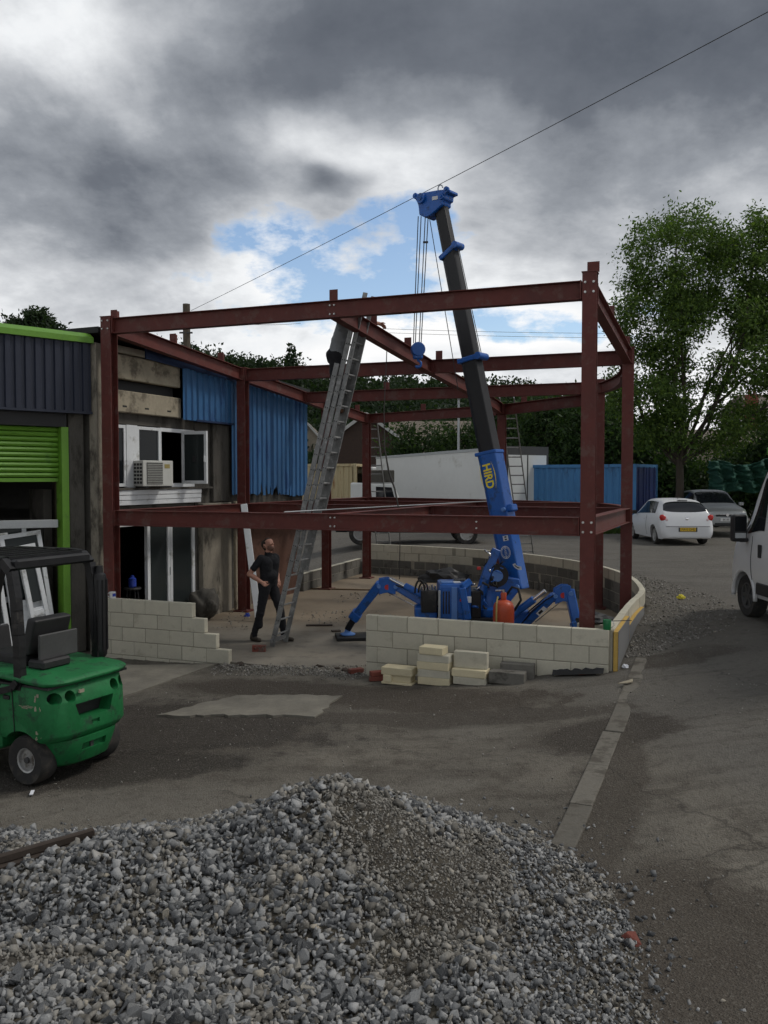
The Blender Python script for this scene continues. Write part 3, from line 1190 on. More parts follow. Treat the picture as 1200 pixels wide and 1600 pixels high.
# yellow foam on the end of the front wall, at the corner
# ================================================================== old building along the left of the frame
NDIR = Vector((0.922, -0.387))                # out of the side wall, towards the frame
bld = thing('old_building', 'old concrete and blue clad workshop beside the steel frame', 'building', (W0.x, W0.y, -0.1))
BROT = Matrix(((SDIR.x, NDIR.x, 0), (SDIR.y, NDIR.y, 0), (0, 0, 1)))
BOFF = Vector((W0.x, W0.y, -0.1))


def bp(t, n, z):
    return Vector((W0.x + SDIR.x * t + NDIR.x * n, W0.y + SDIR.y * t + NDIR.y * n, z))


def bbox(m, t0, t1, n0, n1, z0, z1):
    vs = [bp(t, n, z) for t in (t0, t1) for n in (n0, n1) for z in (z0, z1)]
    m.add(vs, [(0, 1, 3, 2), (4, 6, 7, 5), (0, 4, 5, 1), (2, 3, 7, 6), (0, 2, 6, 4), (1, 5, 7, 3)])
    return m


def bpart(name, mat, *boxes, parent=None, bevel=0.0):
    m = MB()
    for b in boxes:
        bbox(m, *b)
    return m.build(name, mat, parent or bld, off=BOFF, bevel=bevel)


def roofz(t):
    return 5.17 - 0.045 * t


# carcass: side wall in pieces round the openings, rear rooms, floors
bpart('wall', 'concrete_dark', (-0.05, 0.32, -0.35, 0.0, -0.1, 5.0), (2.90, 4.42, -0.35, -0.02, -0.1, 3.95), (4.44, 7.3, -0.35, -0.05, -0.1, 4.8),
      (0.32, 2.90, -0.35, -0.04, 3.74, 3.95), (0.32, 3.36, -0.35, -0.05, 1.98, 2.30), (2.92, 3.38, -0.34, -0.03, 2.302, 2.62))
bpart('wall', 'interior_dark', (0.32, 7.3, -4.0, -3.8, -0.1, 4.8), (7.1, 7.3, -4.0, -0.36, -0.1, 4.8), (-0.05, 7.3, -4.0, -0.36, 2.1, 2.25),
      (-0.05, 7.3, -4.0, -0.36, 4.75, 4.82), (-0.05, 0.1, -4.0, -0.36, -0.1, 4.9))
bpart('concrete_pier', 'concrete_old', (2.98, 3.62, -0.018, 0.10, -0.1, 2.28), bevel=0.01)
bpart('concrete_pier', 'concrete_old', (3.64, 4.08, -0.016, 0.06, -0.1, 2.28), bevel=0.01)
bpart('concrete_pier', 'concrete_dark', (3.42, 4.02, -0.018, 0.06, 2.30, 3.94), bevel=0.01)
bpart('concrete_pier', 'concrete_old', (-0.10, 0.34, 0.003, 0.16, -0.1, 5.02), bevel=0.012)
bpart('concrete_lintel', 'concrete_beam', (0.345, 2.30, -0.03, 0.09, 4.50, 4.92), bevel=0.015)
bpart('concrete_lintel', 'concrete_beam', (0.345, 2.34, -0.03, 0.08, 3.93, 4.31), bevel=0.015)
bpart('concrete_lintel', 'concrete_old', (0.345, 2.30, -0.03, 0.13, 4.935, 5.06), bevel=0.01)
bpart('pocket', 'black_plastic', (0.345, 2.26, -0.34, -0.06, 4.312, 4.498))
for t in (0.65, 1.25, 1.9):                       # broken sockets in the lower lintel
    bpart('socket', 'interior_dark', (t, t + 0.11, 0.078, 0.083, 4.02, 4.05))
m = MB()
for t0, t1 in ((-0.1, 7.35),):
    vs = [bp(t0, -4.2, roofz(t0) + 0.0), bp(t1, -4.2, roofz(t1)), bp(t1, 0.22, roofz(t1)), bp(t0, 0.22, roofz(t0))]
    m.add(vs + [v + Vector((0, 0, 0.10)) for v in vs], [(3, 2, 1, 0), (4, 5, 6, 7), (0, 1, 5, 4), (1, 2, 6, 5), (2, 3, 7, 6), (3, 0, 4, 7)])
m.build('roof', 'roof_felt', bld, off=BOFF)
m = MB()
m.add([bp(1.2, 0.16, roofz(1.2) - 0.20), bp(7.3, 0.16, roofz(7.3) - 0.20), bp(7.3, 0.16, roofz(7.3) - 0.002), bp(1.2, 0.16, roofz(1.2) - 0.002),
       bp(1.2, 0.13, roofz(1.2) - 0.20), bp(7.3, 0.13, roofz(7.3) - 0.20), bp(7.3, 0.13, roofz(7.3) - 0.002), bp(1.2, 0.13, roofz(1.2) - 0.002)],
      [(0, 1, 2, 3), (4, 7, 6, 5), (0, 4, 5, 1), (3, 2, 6, 7), (0, 3, 7, 4), (1, 5, 6, 2)])
m.build('fascia', 'dark_blue_fascia', bld, off=BOFF)


def ribbed(name, mat, t0, t1, n, zb, zt, pitch=0.20, depth=0.035, parent=None, pf=None, ragged=None, seed=1):
    """profiled sheet with trapezoid ribs; zb, zt functions of t"""
    pf = pf or bp
    rnd = random.Random(seed)
    prof = []
    t = t0
    while t < t1:
        for dt, dn in ((0.0, 0.0), (0.30, 0.0), (0.40, 1.0), (0.90, 1.0)):
            if t + dt * pitch <= t1:
                prof.append((t + dt * pitch, n + dn * depth))
        t += pitch
    prof.append((t1, n))
    m = MB()
    vs, k = [], len(prof)
    for t, nn in prof:
        b = zb(t) + (ragged(t, rnd) if ragged else 0.0)
        vs += [pf(t, nn, b), pf(t, nn, zt(t)), pf(t, nn - 0.006, zt(t)), pf(t, nn - 0.006, b)]
    fs = []
    for i in range(k - 1):
        a, c = i * 4, (i + 1) * 4
        fs += [(a, c, c + 1, a + 1), (a + 2, c + 2, c + 3, a + 3), (a + 1, c + 1, c + 2, a + 2), (a + 3, c + 3, c, a)]
    m.add(vs, fs)
    return m.build(name, mat, parent, recalc=True)


def bribbed(t0, t1, n, zb, zt, **kw):
    o = ribbed('cladding_sheet', 'blue_cladding', t0, t1, n, zb, zt, parent=bld, pf=lambda t, n_, z: bp(t, n_, z) - BOFF, **kw)
    return o


def tear(t, r):
    return max(0.0, r.uniform(-0.30, 0.34)) if r.random() < 0.6 else r.uniform(-0.02, 0.03)


bribbed(2.28, 2.66, 0.16, lambda t: 3.90, lambda t: roofz(t) - 0.19, seed=1)
bribbed(2.70, 3.30, 0.135, lambda t: 3.93, lambda t: roofz(t) - 0.19, seed=2)
bribbed(3.28, 4.02, 0.15, lambda t: 3.93, lambda t: roofz(t) - 0.19, seed=3)
bribbed(4.0, 4.72, 0.13, lambda t: 2.45, lambda t: roofz(t) - 0.19, seed=4, ragged=lambda t, r: r.uniform(-0.03, 0.05))
bribbed(4.70, 5.62, 0.145, lambda t: 2.42, lambda t: roofz(t) - 0.19, seed=5, ragged=tear)
bribbed(5.60, 6.48, 0.13, lambda t: 2.40, lambda t: roofz(t) - 0.19, seed=6, ragged=tear)
bribbed(6.46, 7.34, 0.145, lambda t: 2.36, lambda t: roofz(t) - 0.19, seed=8, ragged=lambda t, r: r.uniform(-0.02, 0.03))
bpart('cladding_trim', 'dark_blue_fascia', (2.68, 4.02, 0.09, 0.20, 3.89, 3.925))
bpart('panel', 'oxide_panel', (4.95, 7.05, -0.045, 0.0, -0.1, 2.0))
bpart('panel', 'concrete_old', (4.50, 4.92, -0.045, 0.02, -0.1, 2.2))
bpart('panel', 'concrete_dark', (4.50, 7.28, -0.045, 0.03, 2.02, 2.42))


# upper windows
def casement(t0, t1, z0, z1, n=-0.06, fr=0.055, mat='window_glass', parent=None):
    w = bpart('window', 'white_upvc', (t0, t1, n - 0.03, n + 0.03, z0, z0 + fr), (t0, t1, n - 0.03, n + 0.03, z1 - fr, z1),
              (t0, t0 + fr, n - 0.03, n + 0.03, z0 + fr, z1 - fr), (t1 - fr, t1, n - 0.03, n + 0.03, z0 + fr, z1 - fr), parent=parent)
    bpart('pane', mat, (t0 + fr, t1 - fr, n - 0.008, n + 0.008, z0 + fr, z1 - fr), parent=w)
    return w


casement(0.33, 0.86, 2.64, 3.72)
bpart('window_post', 'white_upvc', (0.865, 1.16, -0.09, -0.02, 2.62, 3.73))
casement(1.165, 1.83, 2.64, 3.72)
w = bpart('window', 'white_upvc', (1.832, 3.36, -0.09, -0.03, 2.62, 2.69), (1.832, 3.36, -0.09, -0.03, 3.66, 3.73), (1.832, 1.86, -0.09, -0.03, 2.69, 3.66),
          (3.30, 3.36, -0.09, -0.03, 2.69, 3.66))
# the open casement, swung out on its right-hand hinge
hinge = (2.50, -0.03)
ang = R(95)
cs = MB()
gl = MB()


def cp(u, d, z):                                   # u along the opened sash from the hinge
    return bp(hinge[0] - u * math.cos(ang) + d * math.sin(ang), hinge[1] + u * math.sin(ang) + d * math.cos(ang), z)


def cbox(m, u0, u1, d0, d1, z0, z1):
    vs = [cp(u, d, z) for u in (u0, u1) for d in (d0, d1) for z in (z0, z1)]
    m.add(vs, [(0, 1, 3, 2), (4, 6, 7, 5), (0, 4, 5, 1), (2, 3, 7, 6), (0, 2, 6, 4), (1, 5, 7, 3)])


for a in ((0, .54, -.03, .03, 2.68, 2.74), (0, .54, -.03, .03, 3.63, 3.69), (0, .05, -.03, .03, 2.74, 3.63), (.49, .54, -.03, .03, 2.74, 3.63)):
    cbox(cs, *a)
sash = cs.build('open_sash', 'white_upvc', w, off=BOFF)
cbox(gl, .05, .49, -.006, .006, 2.74, 3.63)
gl.build('pane', 'door_glass', w, off=BOFF)
m = MB()
cbox(m, 0.23, 0.31, -0.014, 0.014, 3.10, 3.21)
m.build('vent_cap', 'black_plastic', w, off=BOFF)
m = MB()
cbox(m, 0.505, 0.525, -0.07, -0.031, 3.10, 3.22)
m.build('latch', 'white_upvc', w, off=BOFF)
# white sill panel: three boards
for k, (z0, z1) in enumerate(((2.31, 2.395), (2.40, 2.485), (2.49, 2.575))):
    bpart('sill_board', 'white_upvc', (0.36, 3.0 - 0.0, -0.02, 0.05 + 0.008 * k, z0, z1), bevel=0.006)
bpart('sill', 'concrete_dark', (0.36, 3.36, -0.10, 0.09, 2.58, 2.615))

# air conditioner on the sill
ac = thing('air_conditioner', 'boxy white air conditioning unit standing on the first floor sill', 'air conditioner', bp(1.33, 0.19, 2.615))
AO = bp(1.45, 0.19, 2.615)
m = MB()
arot = Matrix.Rotation(math.atan2(SDIR.y, SDIR.x) - 0.25, 3, 'Z')


def abox(m, lo, hi):
    c = Vector([(a + b) / 2 for a, b in zip(lo, hi)]) * 0.92
    m.box(arot @ c, [abs(b - a) * 0.92 for a, b in zip(lo, hi)], arot)


abox(m, (-0.36, -0.15, 0.03), (0.36, 0.15, 0.53))
m.build('casing', 'ac_casing', ac, bevel=0.012, segs=2)
m = MB()
abox(m, (-0.27, -0.162, 0.07), (0.10, -0.148, 0.49))
gr = m.build('fan_grille', 'ac_grille', ac)
for k in range(12):
    m = MB()
    abox(m, (-0.27, -0.170, 0.085 + k * 0.033), (0.10, -0.1625, 0.092 + k * 0.033))
    m.build('louvre', 'ac_casing', gr)
for i in range(3):
    for k in range(6):
        m = MB()
        abox(m, (-0.366, -0.12 + i * 0.09, 0.08 + k * 0.07), (-0.3605, -0.055 + i * 0.09, 0.125 + k * 0.07))
        m.build('vent', 'black_plastic', ac)
m = MB()
abox(m, (0.15, -0.154, 0.38), (0.28, -0.1505, 0.46))
m.build('badge', 'strap', ac)
for x in (-0.28, 0.28):
    m = MB()
    abox(m, (x - 0.03, -0.17, 0.0), (x + 0.03, 0.17, 0.03))
    m.build('foot', 'black_plastic', ac)

# ground floor sliding doors
dr = bpart('sliding_door', 'white_upvc', (0.40, 2.90, -0.10, -0.03, 1.93, 1.99))
bpart('track', 'white_upvc', (0.40, 2.90, -0.10, -0.03, -0.02, 0.05), parent=dr)
for t0, t1 in ((1.42, 1.50), (2.02, 2.09), (2.10, 2.17), (2.80, 2.89)):
    bpart('stile', 'white_upvc', (t0, t1, -0.10, -0.03, 0.05, 1.93), parent=dr)
for t0, t1 in ((1.50, 2.02), (2.17, 2.80)):
    bpart('pane', 'door_glass', (t0, t1, -0.075, -0.06, 0.05, 1.93), parent=dr)
m = MB()
m.bar(bp(2.085, -0.028, 0.95), bp(2.085, -0.028, 1.10), 0.02, 0.02, up=(1, 0, 0))
m.build('handle', 'galvanised', dr, off=BOFF)
# odds and ends inside the doorway
m = MB()
m.lathe([(0.05, 0), (0.07, 0.02), (0.07, 0.16), (0.03, 0.19), (0.03, 0.22)], bp(1.22, -0.22, 0.80), n=14)
bt = tag(m.build('bottle', 'mug_blue', smooth='auto'), 'blue bottle on a dark stool inside the open sliding door', 'bottle')
st = thing('stool', 'dark stool just inside the open sliding door', 'stool', bp(1.22, -0.22, -0.0))
m = MB()
m.lathe([(0.15, 0.76), (0.16, 0.78), (0.15, 0.80)], (0, 0, 0), n=14)
m.build('seat', 'black_plastic', st)
for a in range(4):
    m = MB()
    ca, sa = math.cos(a * 1.57 + .7), math.sin(a * 1.57 + .7)
    m.cyl((ca * .1, sa * .1, 0.76), (ca * .16, sa * .16, 0), 0.012, n=6)
    m.build('leg', 'black_plastic', st)

# dark sack slumped against the pier
bm = bmesh.new()
bmesh.ops.create_icosphere(bm, subdivisions=4, radius=1)
for v in bm.verts:
    p = v.co.copy()
    k = 1 + 0.22 * mnoise.noise(p * 1.6) + 0.07 * mnoise.noise(p * 5)
    v.co = Vector((p.x * 0.30 * k, p.y * 0.24 * k, max(-0.0, (p.z * 0.5 + 0.5)) ** 0.8 * 0.62 * k))
me = bpy.data.meshes.new('rubble_sack')
bm.to_mesh(me)
bm.free()
me.materials.append(MAT['concrete_dark'])
me.polygons.foreach_set('use_smooth', [True] * len(me.polygons))
sk = tag(link('rubble_sack', me), 'dark rounded sack slumped beside the concrete pier', 'sack')
sk.location = bp(2.75, 0.30, -0.01)

# drain pipe on the pier
m = MB()
m.cyl(bp(4.16, 0.10, -0.02), bp(4.16, 0.10, 2.3), 0.04, n=10)
for z in (0.5, 1.5):
    m.cyl(bp(4.16, 0.10, z), bp(4.16, 0.10, z + 0.04), 0.05, n=10)
m.build('drain_pipe', 'concrete_beam', bld, off=BOFF, smooth='auto')

# ================================================================== green shutter unit on the far left
FD = Vector((0.72, 0.694))                       # along its front, to the right and away
FN = Vector((0.694, -0.72))
FC = Vector((-4.98, 14.22))
unit = thing('shutter_unit', 'industrial unit with lime green roller shutter and navy clad fascia', 'building', (FC.x, FC.y, -0.1))
UO = Vector((FC.x, FC.y, -0.1))


def up_(u, n, z):
    return Vector((FC.x - FD.x * u + FN.x * n, FC.y - FD.y * u + FN.y * n, z))


def upart(name, mat, *boxes, parent=None, bevel=0.0):
    m = MB()
    for t0, t1, n0, n1, z0, z1 in boxes:
        vs = [up_(t, n, z) for t in (t0, t1) for n in (n0, n1) for z in (z0, z1)]
        m.add(vs, [(0, 1, 3, 2), (4, 6, 7, 5), (0, 4, 5, 1), (2, 3, 7, 6), (0, 2, 6, 4), (1, 5, 7, 3)])
    return m.build(name, mat, parent or unit, off=UO, bevel=bevel)


upart('concrete_pier', 'concrete_dark', (-0.02, 0.24, -0.2, 0.0, -0.1, 4.9), bevel=0.01)
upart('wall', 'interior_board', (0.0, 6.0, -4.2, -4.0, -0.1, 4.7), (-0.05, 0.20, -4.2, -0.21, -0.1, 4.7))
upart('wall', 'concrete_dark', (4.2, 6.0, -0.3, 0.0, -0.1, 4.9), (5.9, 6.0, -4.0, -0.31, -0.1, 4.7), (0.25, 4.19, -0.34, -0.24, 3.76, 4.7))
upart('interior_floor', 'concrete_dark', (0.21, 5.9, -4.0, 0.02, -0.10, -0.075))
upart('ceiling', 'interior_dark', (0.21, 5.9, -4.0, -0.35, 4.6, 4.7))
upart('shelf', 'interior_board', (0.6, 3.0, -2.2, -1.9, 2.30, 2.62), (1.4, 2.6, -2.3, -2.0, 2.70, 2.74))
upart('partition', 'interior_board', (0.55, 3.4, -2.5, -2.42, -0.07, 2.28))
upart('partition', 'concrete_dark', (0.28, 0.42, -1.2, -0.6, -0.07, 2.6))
m = ribbed('fascia_sheet', 'navy_cladding', -0.10, 6.0, 0.12, lambda t: 3.88, lambda t: 5.0, pitch=0.155, depth=0.03, parent=unit, pf=lambda t, n, z: up_(t, n, z) - UO)
upart('fascia_trim', 'navy_cladding', (-0.10, 6.0, 0.0, 0.165, 3.84, 3.878))
mm = MB()
prof = [(0.10, 4.995), (0.20, 4.995), (0.20, 5.085), (0.05, 5.17), (-0.15, 5.19), (-0.15, 5.0)]
mm.add([up_(-0.12, n, z) for n, z in prof] + [up_(6.0, n, z) for n, z in prof],
       [(i, (i + 1) % 6, 6 + (i + 1) % 6, 6 + i) for i in range(6)] + [(5, 4, 3, 2, 1, 0), (6, 7, 8, 9, 10, 11)])
mm.build('roof_trim', 'lime_green', unit, off=UO)
upart('roof', 'roof_felt', (-0.12, 6.0, -4.2, -0.16, 4.95, 5.05))
upart('shutter_box', 'black_plastic', (0.28, 4.15, -0.24, 0.02, 3.62, 3.84))
upart('door_jamb', 'lime_green', (0.25, 0.37, -0.20, 0.03, -0.1, 3.62), bevel=0.006)
sh = upart('roller_shutter', 'lime_green', (0.375, 4.15, -0.14, -0.10, 2.73, 2.79))
for k in range(10):
    z = 2.80 + k * 0.082
    mm = MB()
    prof = [(-0.13, z), (-0.095, z + 0.012), (-0.082, z + 0.04), (-0.095, z + 0.068), (-0.13, z + 0.08)]
    mm.add([up_(0.375, n, q) for n, q in prof] + [up_(4.15, n, q) for n, q in prof],
           [(i, i + 1, 6 + i, 5 + i) for i in range(4)] + [(4, 0, 5, 9), (0, 1, 2, 3, 4), (9, 8, 7, 6, 5)])
    mm.build('slat', 'lime_green', sh, off=UO, smooth='auto')

# white door and window frames leaning in the opening
def leaning_frame(label, u, n, w, h, tilt, glazed, bars=(), side=0.0, nm='window_frame'):
    root = thing(nm, label, 'window frame', up_(u, n, -0.07))
    rot = Matrix(((-FD.x, FN.x, 0), (-FD.y, FN.y, 0), (0, 0, 1)))
    rt = rot @ Matrix.Rotation(tilt, 3, 'X') @ Matrix.Rotation(side, 3, 'Y')

    def pb(name, mat, *boxes):
        m = MB()
        for lo, hi in boxes:
            c = Vector([(a + b) / 2 for a, b in zip(lo, hi)])
            m.box(rt @ c, [abs(b - a) for a, b in zip(lo, hi)], rt)
        return m.build(name, mat, root, bevel=0.004)
    f = 0.07
    pb('frame', 'white_upvc', ((0, -.035, 0), (f, .035, h)), ((w - f, -.035, 0), (w, .035, h)), ((f, -.035, 0), (w - f, .035, f)), ((f, -.035, h - f), (w - f, .035, h)))
    for z in bars:
        pb('rail', 'white_upvc', ((f, -.03, z), (w - f, .03, z + 0.09)))
    if glazed:
        pb('pane', 'door_glass', ((f, -.006, f), (w - f, .006, h - f)))
    else:
        pb('door_panel', 'white_upvc', ((f, -.012, f), (w - f, .012, h * 0.45)))
        pb('pane', 'door_glass', ((f, -.01, h * 0.45 + .09), (w - f, .01, h - f)))
    return root


leaning_frame('white plastic door with dark pane leaning in the shutter opening', 0.44, -0.02, 0.66, 2.04, R(5), False, (0.88,), side=R(6), nm='door_frame')
leaning_frame('narrow white slotted frame leaning left of the plastic door', 1.15, -0.05, 0.26, 1.9, R(5), True, (0.5, 1.1), side=R(6))
leaning_frame('wide white frame at the back of the leaning stack', 0.75, -0.34, 1.2, 2.15, R(3), True, (1.2,), side=R(1))
leaning_frame('slim white sash frame leaning against the front of the plastic door', 0.52, 0.10, 0.30, 1.85, R(7), False, (0.7,), side=R(8))
leaning_frame('white frame standing between the slotted frame and the door', 1.0, -0.16, 0.55, 2.0, R(4), True, (0.9,), side=R(4))
pk = thing('timber_rail', 'long pale grey rail resting across the top of the leaning frames', 'rail', up_(0.5, 0.0, 1.9))
m = MB()
m.bar(up_(0.42, -0.05, 2.05), up_(2.4, -0.10, 2.08), 0.05, 0.13)
m.build('rail_body', 'galvanised', pk, off=up_(0.5, 0.0, 1.9), bevel=0.006)
# ================================================================== mini crane
def proj(p):
    d = Vector(p) - Vector((0, 0, CAMZ))
    c, s_ = math.cos(PITCH), math.sin(PITCH)
    dep = d.y * c - d.z * s_
    return 600 + FPX * d.x / dep, 800 - FPX * (d.y * s_ + d.z * c) / dep


CO = Vector((1.45, 14.0, 0))
crane = thing('mini_crane', 'blue tracked mini crane with black telescopic boom raised through the frame', 'crane', CO)


def cpart(m, name, mat, parent=None, **kw):
    return m.build(name, mat, parent or crane, off=CO, **kw)


B0, B2 = at(808, 928, 14.05), at(688, 322, 15.05)
BD = (B2 - B0).normalized()
BW = BD.cross(Vector((0, 0, 1))).normalized()
if BW.y > 0:
    BW = -BW                                    # BW: out of the boom's side, towards the viewer
BU = BW.cross(BD).normalized()
if BU.x < 0:
    BU = -BU                                    # across the boom, to its upper (right) side


def brow(row):                                  # point of the boom axis seen on that photo row
    lo, hi = 0.0, 1.1
    for _ in range(40):
        mid = (lo + hi) / 2
        if proj(B0.lerp(B2, mid))[1] > row:
            lo = mid
        else:
            hi = mid
    return B0.lerp(B2, lo)


def bplane(px, py, out=0.0):                    # where a line of sight meets the boom's side plane
    P0 = B0 + BW * out
    d = ray(px, py)
    o = Vector((0, 0, CAMZ))
    return o + d * ((P0 - o).dot(BW) / d.dot(BW))


def boomsec(r0, r1, h0, h1, w, mat, name, bev=0.02):
    m = MB()
    a, b = brow(r0), brow(r1)

    def sec(h):                                 # hexagonal underside like a real boom box
        return [(-w / 2, h * 0.5), (w / 2, h * 0.5), (w / 2, -h * 0.28), (w * 0.28, -h * 0.5), (-w * 0.28, -h * 0.5), (-w / 2, -h * 0.28)]
    p0, p1, d, ww, uu, L_ = m.frame(a, b, BU)
    s0, s1 = sec(h0), sec(h1)
    vs = [a + ww * x + BU * y for x, y in s0] + [b + ww * x + BU * y for x, y in s1]
    m.add(vs, [(i, (i + 1) % 6, 6 + (i + 1) % 6, 6 + i) for i in range(6)] + [(5, 4, 3, 2, 1, 0), (6, 7, 8, 9, 10, 11)])
    return cpart(m, name, mat, bevel=bev, segs=2)


bs = boomsec(922, 706, 0.36, 0.385, 0.26, 'crane_blue', 'boom_base')
boomsec(712, 560, 0.335, 0.325, 0.215, 'boom_black', 'boom_section')
boomsec(566, 393, 0.285, 0.275, 0.175, 'boom_black', 'boom_section')
boomsec(398, 318, 0.24, 0.235, 0.14, 'boom_black', 'boom_section')


def collar(row, h, w, tilt):
    c = brow(row)
    m = MB()
    rot = Matrix((BU, BW, BD)).transposed() @ Matrix.Rotation(tilt, 3, 'Y')
    m.box(c, (h + 0.06, w + 0.05, 0.085), rot)
    o = cpart(m, 'boom_collar', 'crane_blue', bevel=0.012)
    e = c + (rot @ Vector((h / 2 + 0.06, 0, 0)))
    m = MB()
    m.cyl(e - BW * (w / 2 + 0.02), e + BW * (w / 2 + 0.04), 0.06, n=14)
    cpart(m, 'pulley', 'crane_blue', o, smooth='auto')
    return e


e1 = collar(396, 0.285, 0.175, R(-16))
e2 = collar(562, 0.335, 0.215, R(4))
cc = brow(708)
m = MB()
m.box(cc, (0.42, 0.28, 0.06), Matrix((BU, BW, BD)).transposed() @ Matrix.Rotation(R(4), 3, 'Y'))
cpart(m, 'boom_collar', 'crane_blue', bevel=0.012)

# boom head
hp = [(62, 250), (160, 205), (430, 155), (560, 135), (735, 125), (745, 180), (660, 215), (655, 300), (605, 335), (612, 400), (425, 565), (370, 612),
      (290, 655), (175, 600), (157, 430), (128, 350)]
hp = [(640 + x / 11.86, 285 + y / 11.86) for x, y in hp]
m = MB()
fr = [bplane(x, y, 0.13) for x, y in hp]
bk = [p - BW * 0.26 for p in fr]
n = len(fr)
m.add(fr + bk, [tuple(range(n)), tuple(range(2 * n - 1, n - 1, -1))] + [(i, n + i, n + (i + 1) % n, (i + 1) % n) for i in range(n)])
head = cpart(m, 'boom_head', 'crane_blue', bevel=0.012)
for x, y, r_ in ((225, 300, 0.085), (600, 265, 0.055), (130, 260, 0.05), (700, 140, 0.05)):
    c = bplane(640 + x / 11.86, 285 + y / 11.86, 0.13)
    m = MB()
    m.cyl(c + BW * 0.004, c + BW * 0.05, r_, n=16)
    m.cyl(c + BW * 0.05, c + BW * 0.07, r_ * 0.45, n=10)
    cpart(m, 'sheave', 'crane_blue', head, smooth='auto')
m = MB()
a = [bplane(640 + x / 11.86, 285 + y / 11.86, 0.135) for x, y in ((415, 265), (520, 245), (525, 310), (418, 335))]
m.add(a, [(0, 1, 2, 3)])
cpart(m, 'label_plate', 'sticker_white', head)
m = MB()
c = bplane(640 + 572 / 11.86, 285 + 120 / 11.86)
m.tube([c + BU * (0.05 * math.cos(t)) + BD * (0.07 * math.sin(t)) for t in np.linspace(0, math.pi, 9)], 0.012)
cpart(m, 'lifting_eye', 'galvanised', head)
m = MB()
m.tube([bplane(640 + 715 / 11.86, 285 + 180 / 11.86), bplane(640 + 700 / 11.86, 285 + 330 / 11.86)], 0.018)
cpart(m, 'strap_end', 'lifting_yellow', head)

# hoist ropes and hook block
hk_top = at(652, 535, 14.95)
hooks = []
for x0, x1 in ((653.5, 649), (658, 652), (664.5, 658), (669, 661)):
    m = MB()
    a = at(x0, 338, 15.05)
    b = at(x1 - 3, 536, 14.95)
    m.tube([a, a.lerp(b, 0.5), b], 0.0085, 5)
    cpart(m, 'hoist_rope', 'wire', crane)
for (p, q) in ((at(671, 340, 15.0), at(716, 610, 14.5)), (e1, e2), (e1 + BW * 0.03, e2 + BW * 0.05)):
    m = MB()
    m.tube([p, q], 0.007, 5)
    cpart(m, 'stay_rope', 'wire', crane)
m = MB()
m.bar(at(661, 378.5, 15.04), at(669, 378.5, 15.04), 0.03, 0.03)
cpart(m, 'rope_clamp', 'black_paint', crane)
hb = thing('hook_block', 'blue crane hook block hanging beside the middle roof beam', 'hook block', at(652, 565, 14.95))
HO = at(652, 565, 14.95)
m = MB()
c = at(653, 546, 14.95)
m.lathe([(0.05, -0.075), (0.115, -0.07), (0.125, -0.045), (0.125, 0.045), (0.115, 0.07), (0.05, 0.075)], c, (0.15, -1, 0), 18)
m.build('sheave_casing', 'crane_blue', hb, off=HO, smooth='auto')
m = MB()
m.bar(c + Vector((0, 0, 0.02)), c - Vector((0, 0, 0.17)), 0.17, 0.10, up=(0, 1, 0))
m.build('block_body', 'crane_blue', hb, off=HO, bevel=0.02)
m = MB()
hc = c - Vector((0, 0, 0.25))
m.tube([c - Vector((0, 0, .15))] + [hc + Vector((0.055 * math.cos(t), 0, 0.055 * math.sin(t))) for t in np.linspace(1.5, -2.6, 10)], [0.022] * 6 + [0.026] * 4 + [0.012], 8)
m.build('hook', 'crane_blue', hb, off=HO, smooth=True)


# lettering and badges on the boom
def text_mesh(txt, size, bold=0.0):
    cu = bpy.data.curves.new('lettering', 'FONT')
    cu.body = txt
    cu.size = size
    cu.align_x = 'CENTER'
    cu.align_y = 'CENTER'
    cu.extrude = 0.0015
    cu.offset = bold
    o = bpy.data.objects.new('lettering', cu)
    COL.objects.link(o)
    dg = bpy.context.evaluated_depsgraph_get()
    me = bpy.data.meshes.new_from_object(o.evaluated_get(dg))
    bpy.data.objects.remove(o)
    return me


def put_text(txt, size, c, xdir, ydir, mat, parent, off, name='lettering', sx=1.0, bold=0.0):
    me = text_mesh(txt, size, bold)
    me.materials.clear()
    me.materials.append(MAT[mat])
    X, Y = Vector(xdir).normalized(), Vector(ydir).normalized()
    Z = X.cross(Y)
    Mx = Matrix((X * sx, Y, Z)).transposed().to_4x4()
    Mx.translation = Vector(c) - Vector(off)
    me.transform(Mx)
    return link(name, me, parent)


SW = 0.13 + 0.004
c = bplane(762.5, 744, SW)
put_text('HIRD', 0.21, c, -BD, BU, 'logo_yellow', bs, CO, sx=0.86, bold=0.006)
for s_ in (-1, 1):
    m = MB()
    pts = []
    for t in np.linspace(-1, 1, 15):
        pts.append((c + BD * (0.23 * t) + BU * s_ * (0.105 + 0.035 * (1 - t * t)), 0.008 * (1 - abs(t)) + 0.001))
    for (p, a), (q, b) in zip(pts[:-1], pts[1:]):
        m.add([p - BU * a, p + BU * a, q + BU * b, q - BU * b], [(0, 1, 2, 3)])
    cpart(m, 'emblem_arc', 'logo_yellow', bs)


def disc_ring(c, r0, r1, nm, mat, n=28, a0=0.0, a1=2 * math.pi, sy=1.0):
    m = MB()
    k = n
    vs = []
    for i in range(k + 1):
        t = a0 + (a1 - a0) * i / k
        dvec = BU * math.cos(t) + BD * math.sin(t) * sy
        vs += [c + dvec * r0, c + dvec * r1]
    m.add(vs, [(2 * i, 2 * i + 1, 2 * i + 3, 2 * i + 2) for i in range(k)])
    return cpart(m, nm, mat, bs)


